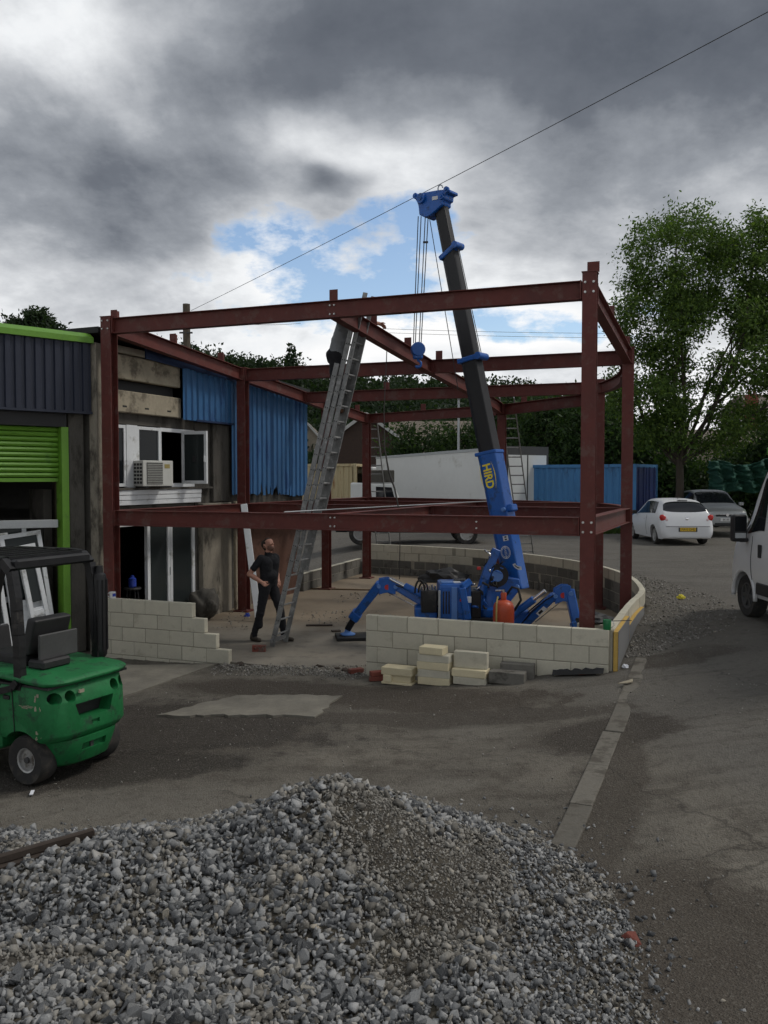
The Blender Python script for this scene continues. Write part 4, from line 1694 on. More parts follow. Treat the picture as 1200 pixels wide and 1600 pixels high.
c = bplane(790, 863, SW)
disc_ring(c, 0.082, 0.093, 'emblem_ring', 'sticker_white', sy=1.15)
disc_ring(c, 0.066, 0.073, 'emblem_ring', 'sticker_white', sy=1.15)
put_text('MAEDA', 0.058, c, -BD, BU, 'sticker_white', bs, CO)
c = bplane(808, 880, SW)
c = bplane(812, 876, SW)
disc_ring(c, 0.095, 0.15, 'load_chart', 'sticker_white', 12, math.pi * 1.08, math.pi * 1.52)
disc_ring(c + BW * 0.002, 0.112, 0.128, 'load_chart_mark', 'black_paint', 10, math.pi * 1.15, math.pi * 1.42)
for (px, py, w, h, mt) in ((790, 841, 0.10, 0.085, 'sticker_white'), (783, 893, 0.045, 0.20, 'sticker_grey')):
    c = bplane(px, py, SW)
    m = MB()
    m.add([c - BU * w / 2 - BD * h / 2, c + BU * w / 2 - BD * h / 2, c + BU * w / 2 + BD * h / 2, c - BU * w / 2 + BD * h / 2], [(0, 1, 2, 3)])
    cpart(m, 'sticker', mt, bs)
for dy in (-0.02, 0.02):
    c = bplane(790, 841, SW + 0.002) + BD * dy
    m = MB()
    m.add([c - BU * .02 - BD * .012, c + BU * .02 - BD * .012, c + BU * .02 + BD * .012, c - BU * .02 + BD * .012], [(0, 1, 2, 3)])
    cpart(m, 'sticker_mark', 'black_paint', bs)
# pins on the boom
for px, py, r_ in ((809, 917, 0.045), (786, 924, 0.05), (788, 796, 0.035)):
    c = bplane(px, py, 0.13)
    m = MB()
    m.cyl(c, c + BW * 0.05, r_, n=14)
    m.cyl(c + BW * 0.05, c + BW * 0.06, r_ * 0.55, n=10)
    cpart(m, 'pin', 'crane_light_blue', bs, smooth='auto')
m = MB()
c = bplane(798, 794, 0.0)
m.box(c, (0.16, 0.2, 0.12), Matrix((BU, BW, BD)).transposed())
cpart(m, 'pin_bracket', 'crane_blue', bs, bevel=0.02)


# chassis, tracks, bodywork
def cb(name, mat, lo, hi, bevel=0.02, parent=None):
    m = MB()
    m.b2(lo, hi)
    return cpart(m, name, mat, parent, bevel=bevel, segs=2)


for y0, y1 in ((13.62, 13.84), (14.26, 14.48)):
    m = MB()
    pts = [(0.80 + 0.17 * math.cos(t), 0.19 + 0.17 * math.sin(t)) for t in np.linspace(math.pi / 2, 3 * math.pi / 2, 9)]
    pts += [(2.15 + 0.17 * math.cos(t), 0.19 + 0.17 * math.sin(t)) for t in np.linspace(-math.pi / 2, math.pi / 2, 9)]
    m.prism(pts, (0, y0, 0), (1, 0, 0), (0, 0, 1), (0, y1 - y0, 0))
    tr = cpart(m, 'track', 'black_rubber')
    for x in (0.82, 1.15, 1.48, 1.80, 2.13):
        m = MB()
        m.cyl((x, y0 - 0.01, 0.17), (x, y0 + 0.01, 0.17), 0.10, n=14)
        cpart(m, 'track_roller', 'dark_grey', tr)
cb('counter_panel', 'black_paint', (1.40, 13.70, 0.54), (1.56, 14.3, 0.98), 0.02)
cb('chassis', 'black_paint', (0.85, 13.72, 0.34), (2.1, 14.38, 0.54))
hood = cb('engine_hood', 'crane_blue', (0.88, 13.66, 0.50), (1.40, 14.34, 1.10), 0.06)
cb('hood_stripe', 'crane_light_blue', (1.08, 13.645, 0.52), (1.17, 13.662, 1.05), 0.004, hood)
cb('hood_panel', 'crane_light_blue', (0.92, 13.72, 1.102), (1.12, 14.0, 1.118), 0.006, hood)
cb('hood_panel', 'sticker_white', (1.10, 13.74, 1.102), (1.24, 13.92, 1.114), 0.004, hood)
cb('hood_grille', 'black_paint', (1.16, 13.98, 1.10), (1.36, 14.26, 1.12), 0.004, hood)
for x in (0.94, 0.985, 1.03):
    cb('hood_slot', 'black_paint', (x, 13.645, 0.62), (x + 0.02, 13.661, 0.98), 0.0, hood)
cb('side_guard', 'galvanised', (0.865, 13.60, 0.52), (0.90, 13.65, 1.0), 0.006)
# hydraulic bank at the left of the hood
cb('valve_bank', 'black_paint', (0.60, 13.74, 0.62), (0.86, 14.2, 0.98), 0.02)
for i in range(5):
    m = MB()
    x = 0.63 + i * 0.05
    m.cyl((x, 13.8, 0.98), (x - 0.01, 13.8, 1.05 + 0.02 * (i % 2)), 0.016, n=8)
    cpart(m, 'control_lever', 'chrome')
for k, (x0, x1, zz, rr) in enumerate(((0.66, 0.50, 1.08, 0.10), (0.72, 0.56, 1.04, 0.09))):
    m = MB()
    pts = [(x0 + (x1 - x0) * (0.5 - 0.5 * math.cos(t)), 13.82 + 0.06 * k, 0.93 + (zz + 0.06 - 0.93) * math.sin(t)) for t in np.linspace(0, math.pi, 13)]
    m.tube(pts, 0.016, 7)
    cpart(m, 'hydraulic_hose', 'black_rubber', smooth=True)
cb('outrigger_base', 'crane_blue', (0.50, 13.78, 0.50), (0.86, 14.22, 0.70), 0.03)
cb('outrigger_base', 'crane_blue', (2.0, 13.66, 0.44), (2.34, 14.1, 0.66), 0.03)
# slew post, winch, lift ram
m = MB()
m.lathe([(0.26, 0.54), (0.28, 0.58), (0.28, 0.66), (0.22, 0.70), (0.20, 0.95), (0.16, 1.0)], (1.72, 14.05, 0), n=20)
cpart(m, 'slew_post', 'crane_blue', smooth='auto')
m = MB()
m.prism([(1.42, 0.72), (1.60, 0.62), (2.02, 0.74), (2.24, 1.02), (2.20, 1.16), (1.86, 1.20), (1.60, 0.98)], (0, 13.86, 0), (1, 0, 0), (0, 0, 1), (0, 0.36, 0))
cpart(m, 'boom_bracket', 'crane_blue', bevel=0.02)
m = MB()
m.cyl((1.82, 13.80, 1.22), (1.82, 14.3, 1.22), 0.15, n=20)
m.cyl((1.82, 13.78, 1.22), (1.82, 13.81, 1.22), 0.19, n=20)
w = cpart(m, 'winch_drum', 'black_paint', smooth='auto')
m = MB()
m.cyl((1.82, 13.70, 1.22), (1.82, 13.78, 1.22), 0.09, n=14)
cpart(m, 'winch_motor', 'crane_light_blue', w, smooth='auto')
ra, rb_, rm = at(741, 958, 13.80), at(772, 860, 13.86), at(765, 884, 13.85)
m = MB()
m.cyl(ra, rm, 0.085, n=16)
ram = cpart(m, 'lift_ram', 'crane_blue', smooth='auto')
m = MB()
m.bar(at(757, 905, 13.76), at(776, 858, 13.80), 0.14, 0.05, up=(0, -1, 0))
cpart(m, 'ram_cover', 'crane_blue', ram, bevel=0.01)
m = MB()
m.cyl(rm, rb_, 0.055, n=14)
cpart(m, 'ram_rod', 'chrome', ram, smooth='auto')
m = MB()
m.bar(at(731, 968, 13.6), at(722, 918, 13.6), 0.11, 0.08, up=(0, -1, 0))
m.bar(at(722, 918, 13.6), at(735, 908, 13.7), 0.11, 0.08, up=(0, -1, 0))
cpart(m, 'pipe_guard', 'crane_blue', bevel=0.015)
rnd = random.Random(5)
for i in range(26):
    row_ = rnd.uniform(868, 948)
    p = at(rnd.uniform(max(728, 762 - (row_ - 868) * 0.45), 788), row_, 13.66 + rnd.uniform(0, 0.08))
    q = p + Vector((rnd.uniform(-.12, .12), rnd.uniform(0, .12), rnd.uniform(-.14, .14)))
    m = MB()
    m.tube([p, (p + q) / 2 + Vector((rnd.uniform(-.05, .05), -.05, rnd.uniform(-.03, .05))), q], rnd.choice((0.012, 0.018, 0.010)), 6)
    cpart(m, 'hydraulic_pipe', rnd.choice(('black_rubber', 'black_rubber', 'chrome', 'crane_blue')), smooth=True)
for px, py, sx, sz, mt in ((733, 937, .07, .10, 'sticker_white'), (728, 963, .03, .14, 'sticker_white'), (748, 888, .06, .05, 'sticker_red'), (721, 938, .05, .04, 'sticker_red')):
    p = at(px, py, 13.58)
    m = MB()
    m.box(p, (sx, 0.015, sz))
    cpart(m, 'fitting', mt, bevel=0.005)
m = MB()
m.tube([at(791, 930, 13.6), at(800, 917, 13.55), at(810, 920, 13.55), at(814, 938, 13.5), at(803, 955, 13.5)], 0.02, 8)
cpart(m, 'hydraulic_hose', 'black_rubber', smooth=True)


# outriggers
def outrigger(root, knee, k2, leg_end, foot, tag_sticker, cyl0, cyl1):
    """root: hinge on the chassis; knee plates; outer leg; black inner tube to the pad"""
    base = MB()
    base.bar(root, knee, 0.13, 0.14, up=(0, -1, 0), w1=0.12, h1=0.125)
    o = cpart(base, 'outrigger_arm', 'crane_blue', bevel=0.02)
    m = MB()
    for d_ in (-0.085, 0.085):
        off = Vector((0, d_, 0))
        q = [knee + Vector((0, 0, -.13)), knee + Vector((0, 0, .10)), (knee + k2) / 2 + Vector((0, 0, .15)), k2 + Vector((0, 0, .12)), k2 + Vector((0, 0, -.14)), (knee + k2) / 2 + Vector((0, 0, -.10))]
        vs = [p + off - Vector((0, .012, 0)) for p in q] + [p + off + Vector((0, .012, 0)) for p in q]
        m.add(vs, [tuple(range(6)), tuple(range(11, 5, -1))] + [(i, 6 + i, 6 + (i + 1) % 6, (i + 1) % 6) for i in range(6)])
    cpart(m, 'knee_plates', 'crane_blue', o, bevel=0.006)
    for p in (knee, k2):
        m = MB()
        m.cyl(p - Vector((0, .12, 0)), p + Vector((0, .12, 0)), 0.035, n=12)
        cpart(m, 'pin', 'crane_light_blue', o, smooth='auto')
    leg = MB()
    leg.bar(k2 + (k2 - leg_end).normalized() * 0.05, leg_end, 0.15, 0.165, up=(0, -1, 0), w1=0.135, h1=0.145)
    lg = cpart(leg, 'outrigger_leg', 'crane_blue', bevel=0.02)
    m = MB()
    dd = (leg_end - k2).normalized()
    m.bar(leg_end - dd * 0.14, leg_end + dd * 0.01, 0.18, 0.175, up=(0, -1, 0))
    cpart(m, 'leg_collar', 'crane_blue', lg, bevel=0.015)
    m = MB()
    m.bar(leg_end - dd * 0.1, foot + Vector((0, 0, 0.10)), 0.11, 0.12, up=(0, -1, 0))
    cpart(m, 'inner_leg', 'black_paint', lg, bevel=0.012)
    m = MB()
    m.lathe([(0.13, 0.0), (0.13, 0.02), (0.06, 0.05), (0.035, 0.11)], foot, n=16)
    cpart(m, 'foot_plate', 'crane_light_blue', lg, smooth='auto')
    m = MB()
    mid = cyl0.lerp(cyl1, 0.66)
    m.cyl(cyl0, mid, 0.06, n=14)
    cy = cpart(m, 'outrigger_ram', 'crane_blue', smooth='auto')
    m = MB()
    m.cyl(mid, cyl1, 0.032, n=12)
    cpart(m, 'ram_rod', 'chrome', cy, smooth='auto')
    for q_ in (-0.09, 0.06):                      # hoses along the arm, link rod under the knee
        m = MB()
        hz = [root + Vector((0, q_, 0.07)), root.lerp(knee, 0.3) + Vector((0, q_ - 0.02, 0.12)), root.lerp(knee, 0.7) + Vector((0, q_ - 0.01, 0.09)), knee + Vector((0, q_ - 0.02, 0.03))]
        m.tube(hz, 0.011, 6)
        cpart(m, 'hydraulic_hose', 'black_rubber', o, smooth=True)
    m = MB()
    m.tube([(knee + k2) / 2 + Vector((0, -.03, -.10)), root.lerp(knee, 0.45) + Vector((0, -.03, -.13))], 0.009, 6)
    cpart(m, 'link_rod', 'chrome', o)
    c = (knee + k2) / 2 + Vector((0, -.10, -.01))
    m = MB()
    m.lathe([(0.045, 0), (0.045, 0.004)], c, (0, -1, 0), 14)
    cpart(m, 'warning_badge', 'sticker_red', o)
    return lg


padL = Vector((-0.60, 14.85, 0.055))
outrigger(at(690, 958, 13.95), at(618, 916, 14.4), at(592, 915, 14.5), at(552, 966, 14.75), padL + Vector((-0.03, 0, 0.01)), 1, at(680, 940, 13.9), at(610, 904, 14.35))
outrigger(at(812, 982, 13.7), at(866, 930, 13.4), at(890, 926, 13.3), at(903, 985, 13.15), Vector((3.06, 13.1, 0.055)), 1, at(800, 962, 13.65), at(852, 923, 13.4))
m = MB()
c = at(846, 955, 13.40)
dd = (at(866, 930, 13.4) - at(812, 982, 13.7)).normalized()
nn = Vector((-dd.z, 0, dd.x)).normalized()
m.add([c - dd * .09 - nn * .035, c + dd * .09 - nn * .035, c + dd * .09 + nn * .035, c - dd * .09 + nn * .035], [(0, 1, 2, 3)])
cpart(m, 'sticker', 'sticker_white')
m = MB()
m.add([c + Vector((0, -.003, 0)) - dd * .06 - nn * .02, c + Vector((0, -.003, 0)) + dd * .02 - nn * .02, c + Vector((0, -.003, 0)) + dd * .02 + nn * .02, c + Vector((0, -.003, 0)) - dd * .06 + nn * .02], [(0, 1, 2, 3)])
cpart(m, 'sticker_mark', 'black_paint')
for nm, p, lab in (('outrigger_mat', padL, 'black square mat under the left crane outrigger'), ('outrigger_mat', Vector((3.06, 13.1, 0.055)), 'black square mat under the right crane outrigger beside the corner column')):
    m = MB()
    m.box((p.x + 0.04, p.y + 0.0, 0.03), (0.56, 0.56, 0.055), Matrix.Rotation(0.12, 3, 'Z'))
    tag(m.build(nm, 'black_rubber', bevel=0.008), lab, 'mat')

# gas bottle
gb = thing('gas_bottle', 'red gas bottle with a webbing strap standing by the crane', 'gas bottle', (1.80, 12.85, 0))
m = MB()
m.lathe([(0.13, 0), (0.150, 0.02), (0.160, 0.06), (0.160, 0.80), (0.155, 0.86), (0.135, 0.91), (0.095, 0.945), (0.05, 0.96)], (0, 0, 0), n=24)
m.build('cylinder', 'gas_red', gb, smooth='auto')
m = MB()
m.lathe([(0.04, 0.955), (0.046, 1.05), (0.038, 1.07)], (0, 0, 0), n=14)
m.build('valve_guard', 'gas_red', gb, smooth='auto')
m = MB()
m.cyl((0, 0, 1.05), (0, 0, 1.12), 0.022, n=10)
m.cyl((0, 0, 1.1), (-0.13, -0.02, 1.1), 0.014, n=8)
m.build('valve', 'chrome', gb)
m = MB()
pts = [(-0.07 * math.cos(t) - 0.06, -0.163 * math.cos(a_), z) for t, a_, z in ((0, 0, 0.10), (0, 0, 0.45), (0, 0, 0.80), (0.4, 0.5, 0.93), (1.0, 1.1, 1.02))]
m.tube(pts, 0.014, 6)
m.build('strap', 'strap', gb)
# ================================================================== ladders
def ladder_section(root, off, P0, P1, wdir, width, nd, depth, gauge, name='ladder_section', pitch=0.255, plugs=True, mat='aluminium'):
    """P0,P1: bottom and top of the centre line; nd: out of the ladder plane"""
    d = (P1 - P0).normalized()
    L_ = (P1 - P0).length
    sec = None
    for s_ in (-1, 1):
        m = MB()
        a, b = P0 + wdir * (s_ * width / 2), P1 + wdir * (s_ * width / 2)
        # channel stile
        k = [(-gauge / 2, -depth / 2), (gauge / 2, -depth / 2), (gauge / 2, depth / 2), (-gauge / 2, depth / 2)]
        m.extrude(k, a, b, up=nd)
        o = m.build('stile', mat, root, off=off, bevel=0.004)
        if s_ == -1:
            sec = o
        else:
            far = o
    x = 0.20
    while x < L_ - 0.05:
        c = P0 + d * x
        m = MB()
        m.cyl(c - wdir * (width / 2 - gauge / 2 + 0.001), c + wdir * (width / 2 - gauge / 2 + 0.001), 0.016, n=8)
        m.build('rung', mat, root, off=off, smooth='auto')
        if plugs:
            for q in (-0.011, 0.011):
                m = MB()
                cc_ = c - wdir * (width / 2 + gauge / 2) + d * 0.0 + nd * (q * 1.6)
                m.cyl(cc_ - wdir * 0.002, cc_ + wdir * 0.001, 0.010, n=6)
                m.build('rung_end', 'black_plastic', sec, off=off)
        x += pitch
    return sec


LF, LT = Vector((-1.72, 14.25, 0.0)), Vector((-0.335, 13.745, 5.74))
lw = Vector((0.387, 0.922, 0)).normalized()
ld = (LT - LF).normalized()
ln_ = ld.cross(lw).normalized()
if ln_.x < 0:
    ln_ = -ln_                                   # towards the beam side (right)
big = thing('extension_ladder', 'tall paint splashed triple extension ladder leaning on the middle roof beam', 'ladder', LF)
LL = (LT - LF).length
ladder_section(big, LF, LF - ln_ * 0.05, LF + ld * (LL * 0.80) - ln_ * 0.05, lw, 0.44, ln_, 0.085, 0.028)
ladder_section(big, LF, LF + ld * (LL * 0.22) + ln_ * 0.04, LF + ld * (LL * 0.93) + ln_ * 0.04, lw, 0.38, ln_, 0.08, 0.026)
ladder_section(big, LF, LF + ld * (LL * 0.40) + ln_ * 0.125, LT + ln_ * 0.125 - ld * 0.02, lw, 0.32, ln_, 0.075, 0.024)
m = MB()
m.bar(LF - lw * 0.30 + ld * 0.10 - ln_ * 0.06, LF + lw * 0.30 + ld * 0.10 - ln_ * 0.06, 0.03, 0.07)
m.build('stabiliser', 'aluminium', big, off=LF, bevel=0.005)


def simple_ladder(label, bot, top, width, group=None):
    root = thing('ladder', label, 'ladder', bot)
    d = (top - bot).normalized()
    wd = Vector((1, -0.1, 0)).normalized()
    nd = d.cross(wd).normalized()
    ladder_section(root, bot, bot, top, wd, width, nd, 0.07, 0.03, pitch=0.28, plugs=False)
    return root


simple_ladder('aluminium ladder leaning on the back beam beside the left rear column', Vector((0.02, 26.0, gz0(0, 26))), Vector((-0.42, 24.02, 4.62)), 0.40)
simple_ladder('aluminium ladder leaning on the rear beam near the blue container', Vector((3.92, 23.4, gz0(3.9, 23.4))), Vector((2.95, 20.72, 4.72)), 0.34)

# ropes
m = MB()
m.tube([at(605, 528, 15.2), at(604, 560, 15.2), at(600, 640, 15.2), at(601, 700, 15.2), at(607, 735, 15.2), at(617, 765, 15.2), at(624, 800, 15.2), at(625, 850, 15.2), at(624, 905, 15.2)],
       [0.009, 0.009, 0.009, 0.012, 0.02, 0.018, 0.012, 0.009, 0.009], 6)
tag(m.build('hand_rope', 'rope', smooth=True), 'dark tag rope hanging from the middle roof beam', 'rope')

# white length of trunking leaning against the column
m = MB()
a, b = at(404.5, 963, 16.55), at(381, 788, 17.35)
a.z = 0.0
m.bar(a, b, 0.05, 0.13, up=(1, 0, 0))
tag(m.build('white_trunking', 'white_upvc', bevel=0.006), 'white plastic length leaning against the second left column', 'trunking')
# ================================================================== people
def tapered_dist(P, a, b, ra, rb):
    a, b = np.array(a), np.array(b)
    ab = b - a
    t = np.clip(((P - a) @ ab) / max(1e-9, ab @ ab), 0, 1)
    c = a + t[:, None] * ab
    return np.linalg.norm(P - c, axis=1) - (ra + (rb - ra) * t)


def body_mesh(name, caps, mats, voxel=0.010, fold=0.0, seed=1):
    """caps: (p0, p1, r0, r1, material index): one continuous skin over tapered limbs, blended at the joints"""
    A = np.array([list(c[0]) for c in caps])
    Bq = np.array([list(c[1]) for c in caps])
    rm = np.array([max(c[2], c[3]) for c in caps])
    lo = np.minimum(A, Bq).min(0) - rm.max() - 3 * voxel
    hi = np.maximum(A, Bq).max(0) + rm.max() + 3 * voxel
    n = np.ceil((hi - lo) / voxel).astype(int) + 1
    F = np.full(n, 0.2)
    for i, (a, b, ra, rb, mi) in enumerate(caps):
        mg = rm[i] + 0.05
        i0 = np.maximum(0, np.floor((np.minimum(A[i], Bq[i]) - mg - lo) / voxel).astype(int))
        i1 = np.minimum(n, np.ceil((np.maximum(A[i], Bq[i]) + mg - lo) / voxel).astype(int) + 1)
        sl = tuple(slice(p, q) for p, q in zip(i0, i1))
        g = np.stack(np.meshgrid(*[np.arange(p, q) for p, q in zip(i0, i1)], indexing='ij'), -1)
        P = lo + g.reshape(-1, 3) * voxel
        d = tapered_dist(P, a, b, ra, rb).reshape(g.shape[:3])
        k = min(0.022, rm[i] * 0.35)
        f = F[sl]
        h = np.clip(0.5 + 0.5 * (f - d) / k, 0, 1)
        F[sl] = f * (1 - h) + d * h - k * h * (1 - h)
    # surface nets
    ins = F < 0
    c000 = [F[dx:n[0] - 1 + dx, dy:n[1] - 1 + dy, dz:n[2] - 1 + dz] for dx in (0, 1) for dy in (0, 1) for dz in (0, 1)]
    cs = np.stack(c000)
    cnt = (cs < 0).sum(0)
    act = (cnt > 0) & (cnt < 8)
    ids = np.full(act.shape, -1)
    ids[act] = np.arange(act.sum())
    ijk = np.argwhere(act)
    vals = cs[:, act]
    offs = np.array([(dx, dy, dz) for dx in (0, 1) for dy in (0, 1) for dz in (0, 1)], float)
    acc = np.zeros((len(ijk), 3))
    num = np.zeros(len(ijk))
    for p in range(8):
        for q in range(p + 1, 8):
            if abs(offs[p] - offs[q]).sum() == 1:
                x = (vals[p] < 0) != (vals[q] < 0)
                t = vals[p][x] / (vals[p][x] - vals[q][x])
                acc[x] += offs[p] + t[:, None] * (offs[q] - offs[p])
                num[x] += 1
    V = lo + (ijk + acc / num[:, None]) * voxel
    faces = []
    for ax in range(3):
        u, w = (ax + 1) % 3, (ax + 2) % 3
        s0 = [slice(None)] * 3
        s1 = [slice(None)] * 3
        s0[ax] = slice(0, -1)
        s1[ax] = slice(1, None)
        cr = ins[tuple(s0)] != ins[tuple(s1)]
        e = np.argwhere(cr)
        e = e[(e[:, u] > 0) & (e[:, w] > 0)]
        e = e[(e[:, u] < n[u] - 1) & (e[:, w] < n[w] - 1)]
        flip = ins[tuple(e.T)]
        du, dw = np.zeros(3, int), np.zeros(3, int)
        du[u] = 1
        dw[w] = 1
        q = np.stack([ids[tuple((e - du - dw).T)], ids[tuple((e - dw).T)], ids[tuple(e.T)], ids[tuple((e - du).T)]], 1)
        q[~flip] = q[~flip][:, ::-1]
        faces.append(q)
    Q = np.concatenate(faces)
    me2 = bpy.data.meshes.new(name)
    me2.from_pydata(V.tolist(), [], Q.tolist())
    for mt in mats:
        me2.materials.append(MAT[mt])
    cen = V[Q].mean(1)
    D = np.stack([tapered_dist(cen, a, b, ra, rb) for a, b, ra, rb, mi in caps])
    idx = np.array([c[4] for c in caps])[np.argmin(D, axis=0)]
    me2.polygons.foreach_set('material_index', idx.astype(np.int32))
    me2.polygons.foreach_set('use_smooth', [True] * len(Q))
    me2.update()
    if fold:
        cloth = np.zeros(len(V), bool)
        cloth[Q[(idx == 1) | (idx == 2)].ravel()] = True
        nr = [v.normal.copy() for v in me2.vertices]
        for v in me2.vertices:
            if cloth[v.index]:
                p = v.co
                k = mnoise.noise((p.x * 9, p.y * 9, p.z * 16 + seed)) + 0.5 * mnoise.noise((p.x * 22, p.y * 22, p.z * 30))
                v.co = p + nr[v.index] * (fold * k)
    return me2


def hand(wrist, dirv, side, mi, curl=0.6, size=1.0):
    """palm, four fingers and a thumb; dirv: along the hand, side: towards the thumb"""
    w = Vector(wrist)
    d = Vector(dirv).normalized()
    s_ = (Vector(side) - d * Vector(side).dot(d)).normalized()
    n_ = d.cross(s_).normalized()
    caps = [(w, w + d * 0.045, 0.026, 0.030, mi)]
    for k, (o, l) in enumerate(((0.030, 0.085), (0.010, 0.095), (-0.010, 0.088), (-0.029, 0.070))):
        base = w + d * 0.075 * size + s_ * o
        caps.append((w + d * 0.02 + s_ * o * 0.6, base, 0.016, 0.0115, mi))
        mid = base + (d * math.cos(curl) + n_ * math.sin(curl)) * l * 0.5
        caps.append((base, mid, 0.0105, 0.0095, mi))
        tip = mid + (d * math.cos(curl * 2.1) + n_ * math.sin(curl * 2.1)) * l * 0.5
        caps.append((mid, tip, 0.0095, 0.008, mi))
    tb = w + d * 0.025 + s_ * 0.028
    tm = tb + (d * 0.6 + s_ * 0.7).normalized() * 0.04
    caps.append((tb, tm, 0.014, 0.012, mi))
    caps.append((tm, tm + (d * 0.85 + s_ * 0.3 + n_ * 0.3).normalized() * 0.035, 0.0115, 0.009, mi))
    return caps


def head_caps(c, f, l, u, mi, beard=None):
    """c: skull centre; f face direction; l left; u up of the head"""
    P = lambda a, b, cc: c + f * a + l * b + u * cc
    caps = [(P(-0.02, 0, 0.02), P(0.025, 0, 0.03), 0.088, 0.078, mi), (P(0.02, 0, -0.06), P(0.055, 0, -0.085), 0.058, 0.042, beard if beard is not None else mi),
            (P(0.05, 0.022, 0.035), P(0.05, -0.022, 0.035), 0.042, 0.042, mi), (P(0.085, 0, 0.012), P(0.103, 0, -0.022), 0.010, 0.016, mi),
            (P(0.075, 0.03, -0.015), P(0.075, -0.03, -0.015), 0.024, 0.024, mi), (P(0.083, 0.016, -0.055), P(0.083, -0.016, -0.055), 0.011, 0.011, mi)]
    for s_ in (-1, 1):
        caps.append((P(-0.005, s_ * 0.082, 0.015), P(-0.008, s_ * 0.088, -0.025), 0.014, 0.009, mi))
    return caps


def hair_mesh(c, f, l, u, extra=()):
    P = lambda a, b, cc: c + f * a + l * b + u * cc
    caps = [(P(-0.035, 0, 0.04), P(0.025, 0, 0.058), 0.086, 0.066, 0), (P(-0.05, 0, -0.02), P(-0.045, 0, 0.03), 0.068, 0.08, 0)]
    for s_ in (-1, 1):
        caps.append((P(0.01, s_ * 0.062, 0.035), P(-0.02, s_ * 0.066, 0.0), 0.026, 0.024, 0))
    return body_mesh('hair', caps, ['hair'], 0.010)


# the man in black looking up at the ladder
PO = Vector((-1.97, 14.62, 0))
man = None


def build_man():
    f = Vector((0.80, -0.60, 0)).normalized()
    l = Vector((-f.y, f.x, 0))
    z = Vector((0, 0, 1))
    P = lambda a, b, c: f * a + l * b + z * c
    S, T, K, B = 1, 2, 0, 3
    caps = []
    # right (near) leg set back to the left, left leg forward by the ladder
    for s_, ank, kn in ((-1, P(-0.20, -0.17, 0.09), P(-0.06, -0.15, 0.49)), (1, P(0.20, 0.17, 0.09), P(0.14, 0.14, 0.50))):
        hip = P(0.0, s_ * 0.09, 0.93)
        caps += [(hip, kn, 0.098, 0.066, T), (kn, ank, 0.064, 0.052, T), (kn + P(-0.015, 0, -0.04), kn + P(-0.02, 0, -0.22), 0.06, 0.055, T)]
        caps += [(ank + P(0, 0, 0.02), ank + P(-0.01, 0, -0.035), 0.054, 0.052, B), (ank + P(-0.04, 0, -0.045), ank + P(0.16, s_ * 0.02, -0.053), 0.040, 0.034, B)]
        caps += [(P(-0.04, s_ * 0.075, 0.95), P(-0.03, s_ * 0.075, 0.90), 0.105, 0.10, T)]
    for s_ in (-1, 1):
        caps += [(P(0.0, s_ * 0.065, 1.00), P(0.01, s_ * 0.07, 1.14), 0.105, 0.105, S), (P(0.01, s_ * 0.07, 1.14), P(0.015, s_ * 0.085, 1.34), 0.105, 0.110, S),
                 (P(0.0, s_ * 0.09, 1.38), P(-0.01, s_ * 0.16, 1.425), 0.088, 0.070, S)]
    caps += [(P(0.0, 0, 1.02), P(0.03, 0, 1.12), 0.115, 0.125, S), (P(0.0, 0, 1.40), P(-0.005, 0, 1.47), 0.085, 0.062, S)]
    # arms akimbo
    for s_ in (-1, 1):
        sh = P(-0.01, s_ * 0.185, 1.415)
        el = P(-0.13, s_ * 0.335, 1.17) if s_ == -1 else P(-0.12, s_ * 0.30, 1.16)
        wr = P(0.035, s_ * 0.21, 1.035) if s_ == -1 else P(0.03, s_ * 0.20, 1.03)
        slv = sh.lerp(el, 0.60)
        caps += [(sh, slv, 0.066, 0.060, S), (slv - (el - sh) * 0.05, el, 0.047, 0.041, K), (el, el.lerp(wr, 0.4), 0.041, 0.042, K), (el.lerp(wr, 0.4), wr, 0.042, 0.029, K)]
        caps += hand(wr, P(0.55, -s_ * 0.25, -0.45), P(-0.3, -s_ * 0.4, 0.6), K, curl=0.55)
    # neck and head tipped back
    hf = (f * 0.86 + z * 0.50 - l * 0.02).normalized()
    hl = l
    hu = hf.cross(hl).normalized()
    hc = P(-0.005, 0, 1.645)
    caps += [(P(-0.01, 0, 1.47), P(0.005, 0, 1.56), 0.055, 0.054, K)]
    caps += [(P(-0.01, 0, 1.475), P(-0.005, 0, 1.50), 0.068, 0.062, S)]
    caps += head_caps(hc, hf, hl, hu, K, 4)
    me = body_mesh('person', caps, ['skin', 'black_cloth', 'trouser_cloth', 'boot_dark', 'skin_beard'], 0.010, fold=0.007)
    o = tag(link('person', me), 'man in black polo shirt and trousers, hands on hips, looking up', 'person')
    o.location = PO
    h = link('hair', hair_mesh(hc, hf, hl, hu), o)
    return o


pm('skin_beard', (0.16, 0.085, 0.06), 0.7, var=0.25, scale=60, bump=0.2, bscale=200, bdist=0.002)
build_man()


